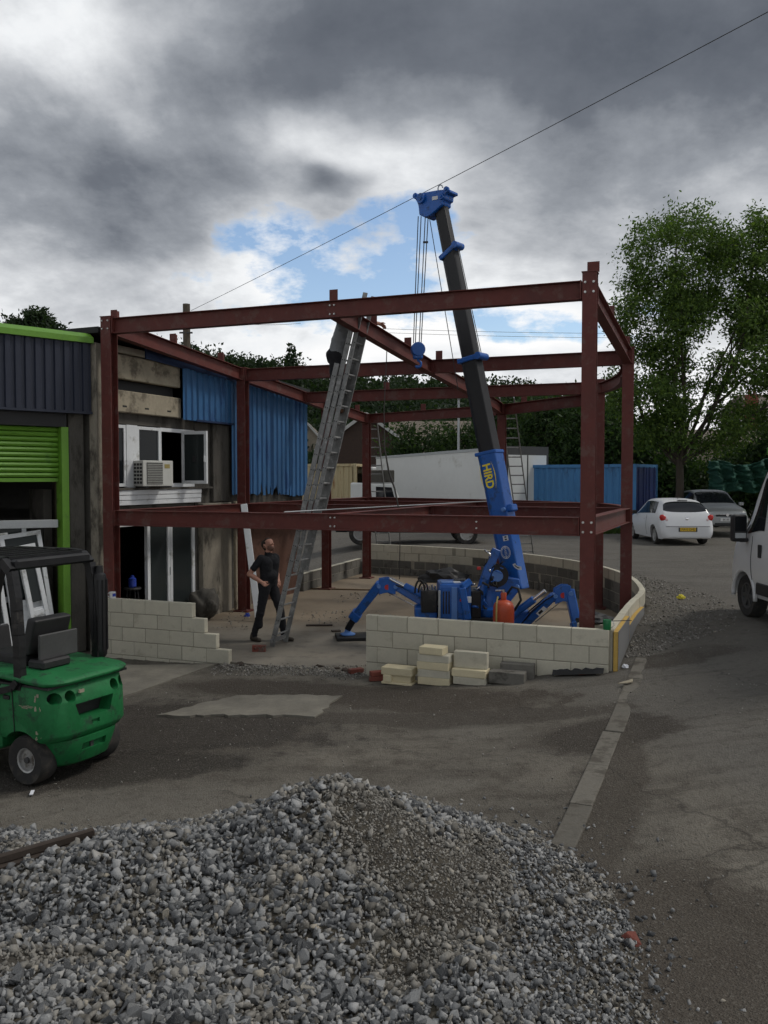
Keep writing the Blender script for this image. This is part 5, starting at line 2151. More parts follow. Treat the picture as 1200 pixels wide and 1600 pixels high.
def build_climber():
    f = v3(EDIR, 0).normalized()                 # faces the ladder and beam
    l = Vector((-f.y, f.x, 0))
    z = Vector((0, 0, 1))
    O = Vector((-0.885, 13.96, 3.83))
    P = lambda a, b, c: f * a + l * b + z * c
    K, S, T, B = 0, 1, 2, 3
    caps = []
    for s_, dz in ((-1, 0.0), (1, 0.0)):
        ank = P(0.02, s_ * 0.10, 0.10 + dz)
        kn = P(0.13, s_ * 0.11, 0.50)
        hip = P(0.14, s_ * 0.09, 0.92)
        caps += [(hip, kn, 0.098, 0.066, T), (kn, ank, 0.064, 0.052, T), (P(0.09, s_ * 0.075, 0.93), P(0.10, s_ * 0.075, 0.87), 0.108, 0.10, T)]
        caps += [(ank + P(0, 0, 0.02), ank + P(0, 0, -0.03), 0.055, 0.053, B), (ank + P(-0.05, 0, -0.04), ank + P(0.15, 0, -0.05), 0.042, 0.036, B)]
        caps += [(P(0.14, s_ * 0.065, 1.0), P(0.19, s_ * 0.07, 1.16), 0.108, 0.106, S), (P(0.19, s_ * 0.07, 1.16), P(0.26, s_ * 0.085, 1.34), 0.108, 0.108, S),
                 (P(0.26, s_ * 0.09, 1.38), P(0.27, s_ * 0.155, 1.42), 0.085, 0.070, S)]
    caps += [(P(0.26, 0, 1.38), P(0.28, 0, 1.46), 0.085, 0.062, S)]
    # left arm stretched along the beam, right arm over it
    sh = P(0.27, 0.18, 1.42)
    el = Vector((-0.31, 14.29, 5.375)) - O
    wr = Vector((-0.09, 14.54, 5.385)) - O
    caps += [(sh, el, 0.062, 0.05, S), (el, wr, 0.042, 0.030, K)]
    caps += hand(wr, Vector((0.8, 0.55, -0.2)), Vector((0.4, -0.6, 0.3)), K, 0.5)
    sh = P(0.27, -0.18, 1.42)
    el = P(0.50, -0.22, 1.44)
    wr = P(0.66, -0.10, 1.60)
    caps += [(sh, el, 0.062, 0.05, S), (el, wr, 0.042, 0.030, K)]
    caps += hand(wr, P(0.7, 0.3, 0.1), P(0.1, 0.3, 0.8), K, 0.6)
    hf = (f * 0.9 + l * 0.35 - z * 0.05).normalized()
    hl = z.cross(hf).normalized()
    hu = hf.cross(hl).normalized()
    hc = P(0.30, 0, 1.62)
    caps += [(P(0.28, 0, 1.45), P(0.295, 0, 1.54), 0.055, 0.054, K)] + head_caps(hc, hf, hl, hu, K)
    me = body_mesh('person', caps, ['skin', 'grey_cloth', 'trouser_cloth', 'boot_leather'], 0.010, fold=0.007, seed=4)
    o = tag(link('person', me), 'worker in grey shirt and dark trousers high on the ladder, reaching over the beam', 'person')
    o.location = O
    link('hair', hair_mesh(hc, hf, hl, hu), o)


build_climber()
# ================================================================== vehicles
def bool_cut(o, cutters):
    """carve closed cutter shapes out of a closed mesh object"""
    tmp = []
    for c in cutters:
        co = c.build('cutter', o.data.materials[0] if len(o.data.materials) else None)
        co.parent = o.parent
        md = o.modifiers.new('b', 'BOOLEAN')
        md.operation = 'DIFFERENCE'
        md.solver = 'EXACT'
        md.object = co
        tmp.append(co)
    dg = bpy.context.evaluated_depsgraph_get()
    me = bpy.data.meshes.new_from_object(o.evaluated_get(dg))
    o.modifiers.clear()
    o.data = me
    for c in tmp:
        bpy.data.objects.remove(c)
    return o


def wheel(parent, c, side, r, w, rim_r, rim='rim_steel', spokes=5, name='wheel'):
    """c: centre; side: +1/-1 outer face along local y"""
    c = Vector(c)
    ax = Vector((0, side, 0))
    m = MB()
    h = w / 2
    m.lathe([(rim_r, -h * 0.8), (r * 0.93, -h), (r * 0.985, -h * 0.75), (r, -h * 0.4), (r, h * 0.4), (r * 0.985, h * 0.75), (r * 0.93, h), (rim_r, h * 0.82), (rim_r * 0.96, h * 0.5)], c, ax, 32)
    t = m.build('wheel', 'tyre', parent, smooth='auto')
    m = MB()
    m.lathe([(rim_r * 1.02, h * 0.55), (rim_r * 1.02, h * 0.86), (rim_r * 0.9, h * 0.80), (rim_r * 0.80, h * 0.35)], c, ax, 28)
    rm_ = m.build('rim', rim, t, smooth='auto')
    m = MB()
    m.lathe([(rim_r * 0.3, h * 0.36), (rim_r * 0.28, h * 0.62), (rim_r * 0.12, h * 0.72)], c, ax, 14)
    m.build('hub', rim, t, smooth='auto')
    for k in range(spokes):
        a = 2 * math.pi * k / spokes
        d = Vector((math.cos(a), 0, math.sin(a)))
        m = MB()
        m.bar(c + ax * h * 0.55 + d * rim_r * 0.2, c + ax * h * 0.62 + d * rim_r * 0.92, rim_r * 0.26, 0.03, up=ax)
        m.build('spoke', rim, t)
    return t


# ---------------------------------------------------------------- forklift truck (x forward, y to its left)
def build_forklift():
    loc = Vector((-3.13, 8.36, gz0(-3.2, 8.3) + 0.0))
    fk = thing('forklift', 'battered green forklift truck with black overhead guard', 'forklift', loc, math.atan2(0.454, -0.891))
    G = 'forklift_green'

    def plan(xf, xr, w, rr):
        """half outline of a rounded tail, from the front left corner round the back"""
        pts = [(xf, w)]
        for t in np.linspace(0, math.pi / 2, 7):
            pts.append((xr + rr - rr * math.sin(t) * 1.0, w - 0.33 + 0.33 * math.cos(t) ** 0.8 if t < math.pi / 2 else w - 0.33))
        full = pts + [(x, -y) for x, y in reversed(pts)]
        return full
    m = MB()
    rings = []
    for z, xf, xr, w, rr in ((0.42, 0.30, -0.36, 0.50, 0.24), (0.48, 0.30, -0.40, 0.52, 0.24), (0.79, 0.30, -0.39, 0.52, 0.24), (0.91, 0.30, -0.34, 0.515, 0.21), (0.935, 0.30, -0.32, 0.505, 0.20)):
        rings.append([(x, y, z) for x, y in plan(xf, xr, w, rr)])
    m.loft(rings)
    cw = m.build('counterweight', G, fk, smooth='auto', bevel=0.008)
    cut = []
    for y0 in (0.42, 0.28, -0.28, -0.42):
        c = MB()
        c.cyl((-0.50, y0, 0.835), (-0.17, y0 * 0.98, 0.835), 0.056, n=20)
        cut.append(c)
    c = MB()                                                # radiator grille mouth
    c.extrude([(0.19, 0.0), (-0.19, 0.0), (-0.24, 0.15), (0.24, 0.15)], (-0.52, 0, 0.605), (-0.24, 0, 0.605))
    cut.append(c)
    c = MB()
    c.b2((-0.52, -0.05, 0.525), (-0.375, 0.05, 0.565))
    cut.append(c)
    c = MB()                                                # wheel arch
    c.cyl((0.02, 0.20, 0.22), (0.02, 0.9, 0.22), 0.30, n=28)
    cut.append(c)
    c = MB()
    c.cyl((0.02, -0.9, 0.22), (0.02, -0.20, 0.22), 0.30, n=28)
    cut.append(c)
    bool_cut(cw, cut)
    cw.data.polygons.foreach_set('use_smooth', [True] * len(cw.data.polygons))
    cw.data.set_sharp_from_angle(angle=R(30))
    m = MB()
    m.b2((-0.245, -0.25, 0.595), (-0.23, 0.25, 0.765))
    m.build('grille', 'black_plastic', cw)
    for y0 in (0.42, 0.28, -0.28, -0.42):
        m = MB()
        m.lathe([(0.03, 0.0), (0.045, 0.02), (0.05, 0.022)], (-0.185, y0, 0.835), (-1, 0, 0), 16)
        m.build('lamp', 'dark_car' if abs(y0) > 0.3 else 'tail_red', cw, smooth='auto')
    # lower ballast behind the axle
    m = MB()
    rings = []
    for z, xf, xr, w, rr in ((0.15, -0.08, -0.29, 0.30, 0.12), (0.18, -0.07, -0.34, 0.34, 0.18), (0.36, -0.06, -0.385, 0.40, 0.22), (0.418, -0.06, -0.39, 0.41, 0.22)):
        rings.append([(x, y, z) for x, y in plan(xf, xr, w, rr)])
    m.loft(rings)
    lw_ = m.build('ballast', G, fk, smooth='auto', bevel=0.008)
    c = MB()
    c.b2((-0.50, -0.15, 0.29), (-0.33, 0.15, 0.36))
    bool_cut(lw_, [c])
    m = MB()
    m.b2((-0.345, -0.02, 0.25), (-0.325, 0.02, 0.41))
    m.build('tow_pin', 'dark_grey', lw_)
    # chipped paint: bare flecks along the corner
    rn = random.Random(3)
    for k in range(34):
        t = rn.random()
        if k < 20:
            x, y, z = -0.19 + rn.uniform(-.03, .02), 0.5, 0.46 + 0.42 * t
            y = 0.519 if x > -0.16 else 0.519 - (-.16 - x) * 0.25
            sx, sz = rn.uniform(.008, .026), rn.uniform(.008, .034)
            m = MB()
            m.box((x, y, z), (sx, 0.006, sz), Matrix.Rotation(rn.uniform(-.4, .4), 3, 'Y'))
        else:
            x, y, z = -0.16 + 0.18 * t, 0.521, 0.76 + rn.uniform(-.015, .015)
            m = MB()
            m.box((x, y, z), (rn.uniform(.02, .06), 0.005, rn.uniform(.004, .010)), Matrix.Rotation(rn.uniform(-.1, .1), 3, 'Y'))
        m.build('paint_chip', 'forklift_chip', cw)
    # panel seams, latch and data plate
    for s_ in (-1, 1):
        m = MB()
        m.tube([(0.10, s_ * 0.524, 0.50), (0.11, s_ * 0.5265, 0.70), (0.13, s_ * 0.5225, 0.92)], 0.005, 5)
        m.build('panel_seam', 'black_plastic', cw)
    m = MB()
    m.b2((0.16, 0.515, 0.80), (0.24, 0.532, 0.84))
    m.build('side_latch', 'black_plastic', cw, bevel=0.004)
    m = MB()
    m.b2((-0.40, 0.14, 0.855), (-0.385, 0.20, 0.885))
    m.build('data_plate', 'forklift_chip', cw)
    # hood lid with overhanging lip
    m = MB()
    rings = []
    for z, xr, w in ((0.945, -0.34, 0.50), (0.955, -0.39, 0.525), (0.985, -0.40, 0.53), (1.01, -0.36, 0.50)):
        rings.append([(x, y, z + 0.05 * max(0, (x + 0.4))) for x, y in plan(0.62, xr, w, 0.16)])
    m.loft(rings)
    hd = m.build('hood', G, fk, smooth='auto', bevel=0.006)
    m = MB()
    m.b2((-0.32, -0.50, 0.930), (0.60, 0.50, 0.952))
    m.build('hood_seal', 'black_plastic', hd)
    # flanks, floor and cowl
    m = MB()
    m.b2((0.305, -0.52, 0.30), (1.55, 0.52, 0.62))
    m.build('chassis', G, fk, bevel=0.03)
    m = MB()
    m.b2((0.305, -0.50, 0.622), (0.75, 0.50, 0.90))
    m.build('engine_cover', G, fk, bevel=0.02)
    m = MB()
    m.prism([(1.25, 0.62), (1.55, 0.62), (1.50, 1.25), (1.36, 1.28)], (0, -0.48, 0), (1, 0, 0), (0, 0, 1), (0, 0.96, 0))
    m.build('cowl', 'black_plastic', fk, bevel=0.02)
    # black sill strip from the guard foot
    for s_ in (-1, 1):
        m = MB()
        pts = [(0.05, s_ * 0.535, 0.98), (0.10, s_ * 0.54, 0.92), (0.35, s_ * 0.54, 0.85), (0.62, s_ * 0.54, 0.78)]
        for a, b in zip(pts[:-1], pts[1:]):
            m.bar(a, b, 0.035, 0.06)
        m.build('guard_foot', 'black_paint', fk)
    # overhead guard
    zt = 2.10
    for s_ in (-1, 1):
        y = s_ * 0.48
        m = MB()
        pts = [(0.06, y, 0.90), (0.07, y, 1.30), (0.10, y, 1.75), (0.15, y, 2.0), (0.26, y, zt - 0.01), (0.45, y, zt), (1.25, y, zt - 0.01), (1.45, y, zt - 0.12), (1.58, y, 1.6), (1.62, y, 0.65)]
        rr_ = []
        for k in range(len(pts) - 1):
            for q in range(4):
                t = q / 4
                rr_.append(Vector(pts[k]).lerp(Vector(pts[k + 1]), t))
        rr_.append(Vector(pts[-1]))
        for a, b in zip(rr_[:-1], rr_[1:]):
            m.bar(a - (b - a) * 0.04, b + (b - a) * 0.04, 0.075, 0.085, up=(0, 0, 1) if abs((b - a).normalized().z) < 0.7 else (1, 0, 0))
        m.build('guard_leg', 'black_paint', fk)
    for x in (0.24, 0.42, 0.60, 0.78, 0.96, 1.14, 1.28):
        m = MB()
        m.bar((x, -0.45, zt + 0.005), (x, 0.45, zt + 0.005), 0.03, 0.06)
        m.build('guard_bar', 'black_paint', fk)
    m = MB()
    m.bar((0.16, -0.46, 2.06), (0.16, 0.46, 2.06), 0.10, 0.10)
    m.build('guard_rail', 'black_paint', fk, bevel=0.02)
    # exhaust stack at the far rear corner
    m = MB()
    m.lathe([(0.03, 0.90), (0.035, 1.0), (0.07, 1.05), (0.073, 1.10), (0.073, 1.83), (0.065, 1.88), (0.04, 1.90), (0.035, 1.97)], (0.06, -0.52, 0), n=14)
    ex = m.build('exhaust_stack', 'black_paint', fk, smooth='auto')
    for k in range(9):
        m = MB()
        a = 2 * math.pi * k / 9
        m.bar((0.06 + .076 * math.cos(a), -0.52 + .076 * math.sin(a), 1.10), (0.06 + .076 * math.cos(a), -0.52 + .076 * math.sin(a), 1.83), 0.012, 0.012)
        m.build('exhaust_fin', 'black_paint', ex)
    # seat
    m = MB()
    m.b2((0.28, -0.24, 1.03), (0.80, 0.24, 1.16))
    st_ = m.build('seat', 'black_plastic', fk, bevel=0.04, segs=3)
    m = MB()
    m.prism([(0.24, 1.15), (0.36, 1.15), (0.26, 1.52), (0.14, 1.50)], (0, -0.23, 0), (1, 0, 0), (0, 0, 1), (0, 0.46, 0))
    m.build('backrest', 'black_plastic', st_, bevel=0.03, segs=3)
    m = MB()
    m.b2((0.02, -0.10, 1.03), (0.24, 0.25, 1.12))
    m.build('tool_box', 'black_plastic', fk, bevel=0.02)
    m = MB()
    m.b2((0.10, -0.26, 1.11), (0.13, 0.22, 1.36))
    m.build('headrest_plate', 'dark_grey', st_, bevel=0.01)
    m = MB()
    c = Vector((1.18, 0, 1.32))
    m.tube([c + Vector((0.05 * math.cos(t), 0.17 * math.sin(t), 0.12 * math.cos(t))) for t in np.linspace(0, 2 * math.pi, 20)[:-1]], 0.014, 6, closed=True)
    m.build('steering_wheel', 'black_plastic', fk, smooth=True)
    # wheels, axle, mast
    wl_ = wheel(fk, (0, 0.40, 0.235), 1, 0.235, 0.20, 0.115, spokes=0)
    m = MB()
    m.lathe([(0.10, 0.02), (0.095, 0.05), (0.03, 0.055), (0.028, 0.085), (0.01, 0.09)], (0, 0.40, 0.235), (0, 1, 0), 20)
    m.build('wheel_disc', 'dark_grey', wl_, smooth='auto')
    wheel(fk, (0, -0.40, 0.235), -1, 0.235, 0.20, 0.115, spokes=0)
    m = MB()
    m.cyl((0, -0.32, 0.23), (0, 0.32, 0.23), 0.06, n=10)
    m.b2((-0.10, -0.28, 0.17), (0.12, 0.28, 0.36))
    m.build('steer_axle', 'black_paint', fk)
    wheel(fk, (1.45, 0.46, 0.31), 1, 0.31, 0.22, 0.16, spokes=0)
    wheel(fk, (1.45, -0.46, 0.31), -1, 0.31, 0.22, 0.16, spokes=0)
    for s_ in (-1, 1):
        m = MB()
        m.b2((1.72, s_ * 0.32 - 0.05, 0.12), (1.84, s_ * 0.32 + 0.05, 2.15))
        m.build('mast_rail', 'black_paint', fk)
        m = MB()
        m.b2((1.86, s_ * 0.22 - 0.05, 0.06), (2.9, s_ * 0.22 + 0.05, 0.10))
        m.build('fork', 'dark_grey', fk)
    m = MB()
    m.b2((1.845, -0.45, 0.12), (1.90, 0.45, 0.52))
    m.build('carriage', 'black_paint', fk)


build_forklift()


# ---------------------------------------------------------------- road vehicles from lofted stations (x forward, y left)
class Car:
    """stations: x, sill z, sill half width, belt z, belt half width, cantrail z, cantrail half width, top z"""

    def __init__(self, st):
        self.st = np.array(sorted(st), float)
        self.x = self.st[:, 0]

    def par(self, x):
        i = int(np.clip(np.searchsorted(self.x, x) - 1, 0, len(self.x) - 2))
        t = (x - self.x[i]) / (self.x[i + 1] - self.x[i])
        t = min(1, max(0, t))
        a, b = self.st[i, 1:], self.st[i + 1, 1:]
        # Catmull tangents, limited so that nothing overshoots
        def tan(k):
            if k <= 0 or k >= len(self.x) - 1:
                return np.zeros(7)
            d0 = (self.st[k, 1:] - self.st[k - 1, 1:]) / (self.x[k] - self.x[k - 1])
            d1 = (self.st[k + 1, 1:] - self.st[k, 1:]) / (self.x[k + 1] - self.x[k])
            return np.where(d0 * d1 > 0, 2 * d0 * d1 / (d0 + d1 + 1e-12 * np.sign(d0 + d1 + 1e-15)), 0)
        h = self.x[i + 1] - self.x[i]
        m0, m1 = tan(i) * h, tan(i + 1) * h
        return (2 * t ** 3 - 3 * t ** 2 + 1) * a + (t ** 3 - 2 * t ** 2 + t) * m0 + (-2 * t ** 3 + 3 * t ** 2) * b + (t ** 3 - t ** 2) * m1

    def S(self, x, s, off=0.0):
        zs, ws, zb, wb, zc, wc, zt = self.par(x)
        if s < 0.5:
            t = s / 0.5
            y = ws + (wb - ws) * t + 0.055 * math.sin(math.pi * min(1, t * 1.05)) * (ws > 0.3)
            z = zs + (zb - zs) * t
        elif s < 0.8:
            t = (s - 0.5) / 0.3
            y = wb + (wc - wb) * t
            z = zb + (zc - zb) * t
        else:
            t = (s - 0.8) / 0.2 * math.pi / 2
            y = wc * math.cos(t) ** 0.75
            z = zc + (zt - zc) * math.sin(t) ** 0.8
        return Vector((x, y, z))

    def N(self, x, s):
        e = 0.004
        a = self.S(min(x + 0.02, self.x[-1]), s) - self.S(max(x - 0.02, self.x[0]), s)
        b = self.S(x, min(1, s + e)) - self.S(x, max(0, s - e))
        n = b.cross(a)
        if n.length < 1e-9:
            return Vector((0, 0, 1))
        n.normalize()
        c = self.S(x, s) - Vector((x, 0, 0.7))
        if n.dot(Vector((0, c.y, c.z))) < 0 and abs(n.x) < 0.7:
            n = -n
        return n

    def body(self, root, mat, nx=70):
        ss = list(np.linspace(0, 0.5, 9)) + list(np.linspace(0.5, 0.8, 6))[1:] + list(np.linspace(0.8, 1.0, 8))[1:]
        xs = list(self.x)
        xs = sorted(xs + [q for q in np.linspace(self.x[0], self.x[-1], nx) if min(abs(q - w_) for w_ in self.x) > 0.025])
        m = MB()
        rings = []
        for x in xs:
            half = [self.S(x, s) for s in ss]
            rings.append(half + [Vector((p.x, -p.y, p.z)) for p in reversed(half[:-1])])
        m.loft(rings)
        return m.build('body', mat, root, smooth='auto')

    def patch(self, root, name, mat, x0, x1, s0, s1, x0b=None, x1b=None, off=0.006, nx=14, ns=8, mirror=True, sides=(1, -1)):
        """glass or trim lying on the body; x0,x1 at s0 and x0b,x1b at s1"""
        x0b = x0 if x0b is None else x0b
        x1b = x1 if x1b is None else x1b
        res = []
        for sd in sides:
            m = MB()
            vs = []
            for j in range(ns + 1):
                v = j / ns
                s = s0 + (s1 - s0) * v
                for i in range(nx + 1):
                    u = i / nx
                    x = (x0 + (x0b - x0) * v) * (1 - u) + (x1 + (x1b - x1) * v) * u
                    p = self.S(x, s) + self.N(x, s) * off
                    vs.append((p.x, sd * p.y, p.z))
            m.add(vs, [(j * (nx + 1) + i, j * (nx + 1) + i + 1, (j + 1) * (nx + 1) + i + 1, (j + 1) * (nx + 1) + i) for j in range(ns) for i in range(nx)])
            res.append(m.build(name, mat, root, smooth=True, recalc=False))
        return res

    def top_patch(self, root, name, mat, x0, x1, s0, off=0.006, x0e=None, x1e=None, nx=10, ns=14):
        """windscreen or rear glass: across the whole width above side position s0; x0e,x1e at the sides"""
        x0e = x0 if x0e is None else x0e
        x1e = x1 if x1e is None else x1e
        m = MB()
        vs = []
        for j in range(-ns, ns + 1):
            v = abs(j) / ns
            s = 1 - (1 - s0) * v
            for i in range(nx + 1):
                u = i / nx
                x = (x0 + (x0e - x0) * v * v) * (1 - u) + (x1 + (x1e - x1) * v * v) * u
                p = self.S(x, s) + self.N(x, s) * off
                vs.append((p.x, p.y * (1 if j >= 0 else -1), p.z))
        k = nx + 1
        m.add(vs, [(j * k + i, j * k + i + 1, (j + 1) * k + i + 1, (j + 1) * k + i) for j in range(2 * ns) for i in range(nx)])
        return m.build(name, mat, root, smooth=True, recalc=False)


def arches(body, xs, r, z, hw):
    cut = []
    for x in xs:
        for s_ in (-1, 1):
            c = MB()
            c.cyl((x, s_ * (hw - 0.28), z), (x, s_ * (hw + 0.3), z), r, n=28)
            cut.append(c)
    bool_cut(body, cut)
    body.data.polygons.foreach_set('use_smooth', [True] * len(body.data.polygons))
    body.data.set_sharp_from_angle(angle=R(55))
    wn = body.modifiers.new('wn', 'WEIGHTED_NORMAL')
    wn.keep_sharp = True


def face_plate(root, name, mat, c, w, h, nrm, txt=None, tmat='black_paint'):
    """number plate facing along local x sign nrm"""
    m = MB()
    m.box(c, (0.012, w, h))
    o = m.build(name, mat, root, bevel=0.003)
    if txt:
        put_text(txt, h * 0.95, Vector(c) + Vector((nrm * 0.008, 0, 0)), (0, nrm, 0), (0, 0, 1), tmat, o, (0, 0, 0), sx=0.82)
    return o


# white hatchback seen from behind
def build_hatch():
    X, Y = 9.72, 29.4
    r = thing('hatchback_car', 'white three door hatchback parked with its tail to the yard', 'car', (X, Y, gz0(X, Y) + 0.0), math.pi / 2)
    c = Car([(-2.0, .30, .52, .50, .58, .56, .52, .58), (-1.985, .24, .66, .55, .73, .62, .68, .66), (-1.93, .22, .74, .62, .80, .74, .74, .79), (-1.90, .21, .76, .74, .81, .84, .74, .90),
             (-1.80, .20, .79, .92, .82, 1.02, .73, 1.06), (-1.66, .20, .80, .96, .83, 1.16, .69, 1.22), (-1.42, .20, .81, .97, .84, 1.30, .63, 1.39), (-1.1, .20, .82, .96, .85, 1.38, .60, 1.46),
             (-.4, .20, .83, .93, .86, 1.41, .60, 1.49), (.1, .20, .83, .91, .86, 1.39, .60, 1.47), (.55, .20, .83, .90, .85, 1.24, .62, 1.33), (1.05, .20, .82, .88, .83, .97, .68, 1.03),
             (1.45, .20, .80, .80, .80, .86, .66, .92), (1.8, .22, .76, .66, .74, .74, .60, .78), (1.95, .25, .66, .55, .64, .62, .52, .64), (2.0, .30, .50, .48, .50, .52, .44, .53)])
    b = c.body(r, 'white_car')
    arches(b, (-1.22, 1.26), 0.345, 0.30, 0.84)
    for x in (-1.22, 1.26):
        for s_ in (-1, 1):
            wheel(r, (x, s_ * 0.745, 0.30), s_, 0.30, 0.19, 0.20, 'rim_steel', 7)
    c.patch(r, 'side_window', 'car_glass', -1.28, 0.80, 0.535, 0.785, -0.98, 0.22)
    c.top_patch(r, 'rear_window', 'car_glass', -1.80, -1.40, 0.80, x0e=-1.70, x1e=-1.50)
    c.top_patch(r, 'windscreen', 'car_glass', 0.42, 1.0, 0.82)
    for s_ in (-1, 1):
        m = MB()
        prof = [(0.01, -0.10), (0.055, -0.085), (0.085, -0.03), (0.09, 0.03), (0.065, 0.085), (0.01, 0.11)]
        m.lathe(prof, (0, 0, 0), (0, 0, 1), 16)
        rt_ = Matrix.Rotation(s_ * -0.75, 3, 'X') @ Matrix.Diagonal((0.8, 1.15, 1.75))
        m.v = [tuple(rt_ @ Vector(q) + Vector((-1.845, s_ * 0.715, 0.83))) for q in m.v]
        m.build('tail_lamp', 'tail_red', r, smooth=True)
    for s_ in (-1, 1):
        m = MB()
        m.lathe([(0.05, 0), (0.052, 0.01), (0.03, 0.02)], (-1.905, s_ * 0.665, 0.815), (-1, s_ * 0.25, 0.1), 14)
        m.build('reversing_lamp', 'tail_clear', r, smooth='auto')
    m = MB()
    m.b2((-2.006, -0.30, 0.44), (-1.99, 0.30, 0.58))
    m.build('plate_recess', 'dark_grey', r)
    face_plate(r, 'number_plate', 'plate_yellow', (-2.012, 0, 0.515), 0.50, 0.115, -1, 'MA13 DME')
    m = MB()
    m.lathe([(0.055, 0), (0.055, 0.012), (0.04, 0.018)], (-1.905, 0, 0.86), (-1, 0, 0.1), 16)
    m.build('badge', 'chrome', r, smooth='auto')
    m = MB()
    m.b2((-2.004, -0.70, 0.60), (-1.955, 0.70, 0.615))
    m.build('bumper_line', 'dark_grey', r)
    m = MB()
    m.bar((-1.42, -0.16, 1.43), (-1.42, 0.16, 1.43), 0.06, 0.03)
    m.build('brake_lamp', 'dark_car', r)
    m = MB()
    m.cyl((-0.95, 0, 1.45), (-1.08, 0, 1.53), 0.008, n=6)
    m.build('aerial', 'black_plastic', r)
    for s_ in (-1, 1):
        m = MB()
        m.box((0.62, s_ * 0.96, 0.98), (0.16, 0.16, 0.13))
        m.build('door_mirror', 'black_plastic', r, bevel=0.03, segs=2)
        m = MB()
        m.box((-0.28, s_ * 0.885, 0.80), (0.16, 0.02, 0.03))
        m.build('door_handle', 'white_car', r, bevel=0.006)
        m = MB()
        pts = [c.S(-0.52, s) + c.N(-0.52, s) * 0.003 for s in np.linspace(0.05, 0.5, 8)]
        m.tube([(p.x, s_ * p.y, p.z) for p in pts], 0.005, 4)
        m.build('door_seam', 'dark_grey', r)
    return r


build_hatch()


def build_saloon():
    X, Y = 12.55, 33.2
    r = thing('silver_car', 'silver car facing the yard beside the white hatchback', 'car', (X, Y, gz0(X, Y) + 0.18), -math.pi / 2 - 0.05)
    c = Car([(-2.1, .35, .5, .6, .6, .7, .6, .8), (-2.0, .22, .72, .80, .78, .95, .70, 1.0), (-1.6, .2, .80, .95, .82, 1.25, .66, 1.32), (-1.0, .2, .82, .95, .85, 1.42, .62, 1.50), (-.2, .2, .83, .94, .86, 1.45, .62, 1.53),
             (.25, .2, .83, .93, .86, 1.40, .62, 1.48), (.7, .2, .83, .92, .85, 1.16, .66, 1.25), (1.05, .2, .83, .90, .84, .98, .72, 1.03), (1.6, .2, .82, .84, .80, .89, .70, .93), (1.95, .22, .78, .72, .74, .78, .64, .80),
             (2.1, .24, .70, .56, .66, .62, .58, .64), (2.15, .30, .55, .45, .52, .5, .45, .52)])
    b = c.body(r, 'silver_car')
    arches(b, (-1.3, 1.32), 0.345, 0.31, 0.84)
    for x in (-1.3, 1.32):
        for s_ in (-1, 1):
            wheel(r, (x, s_ * 0.745, 0.31), s_, 0.31, 0.2, 0.20, 'rim_steel', 5)
    c.patch(r, 'side_window', 'car_glass', -1.5, 0.85, 0.53, 0.785, -1.2, 0.3)
    c.top_patch(r, 'windscreen', 'car_glass', 0.30, 1.0, 0.80)
    for s_ in (-1, 1):
        m = MB()
        m.box((2.0, s_ * 0.58, 0.66), (0.16, 0.26, 0.14), Matrix.Rotation(s_ * -0.35, 3, 'Z'))
        m.build('headlamp', 'lamp_glass', r, bevel=0.03, segs=2)
        m = MB()
        m.box((0.72, s_ * 0.98, 1.0), (0.12, 0.18, 0.13))
        m.build('door_mirror', 'silver_car', r, bevel=0.03, segs=2)
    m = MB()
    m.b2((2.10, -0.40, 0.58), (2.135, 0.40, 0.66))
    gr_ = m.build('grille', 'black_plastic', r, bevel=0.01)
    m = MB()
    m.b2((2.13, -0.42, 0.655), (2.145, 0.42, 0.668))
    m.build('grille_bar', 'chrome', gr_)
    m = MB()
    m.lathe([(0.05, 0), (0.05, 0.01)], (2.14, 0, 0.64), (1, 0, 0), 14)
    m.build('badge', 'chrome', r)
    m = MB()
    m.b2((2.12, -0.45, 0.24), (2.155, 0.45, 0.36))
    m.build('lower_grille', 'black_plastic', r, bevel=0.01)
    face_plate(r, 'number_plate', 'plate_white', (2.165, 0, 0.47), 0.50, 0.11, 1, 'BK 08 LD')


build_saloon()


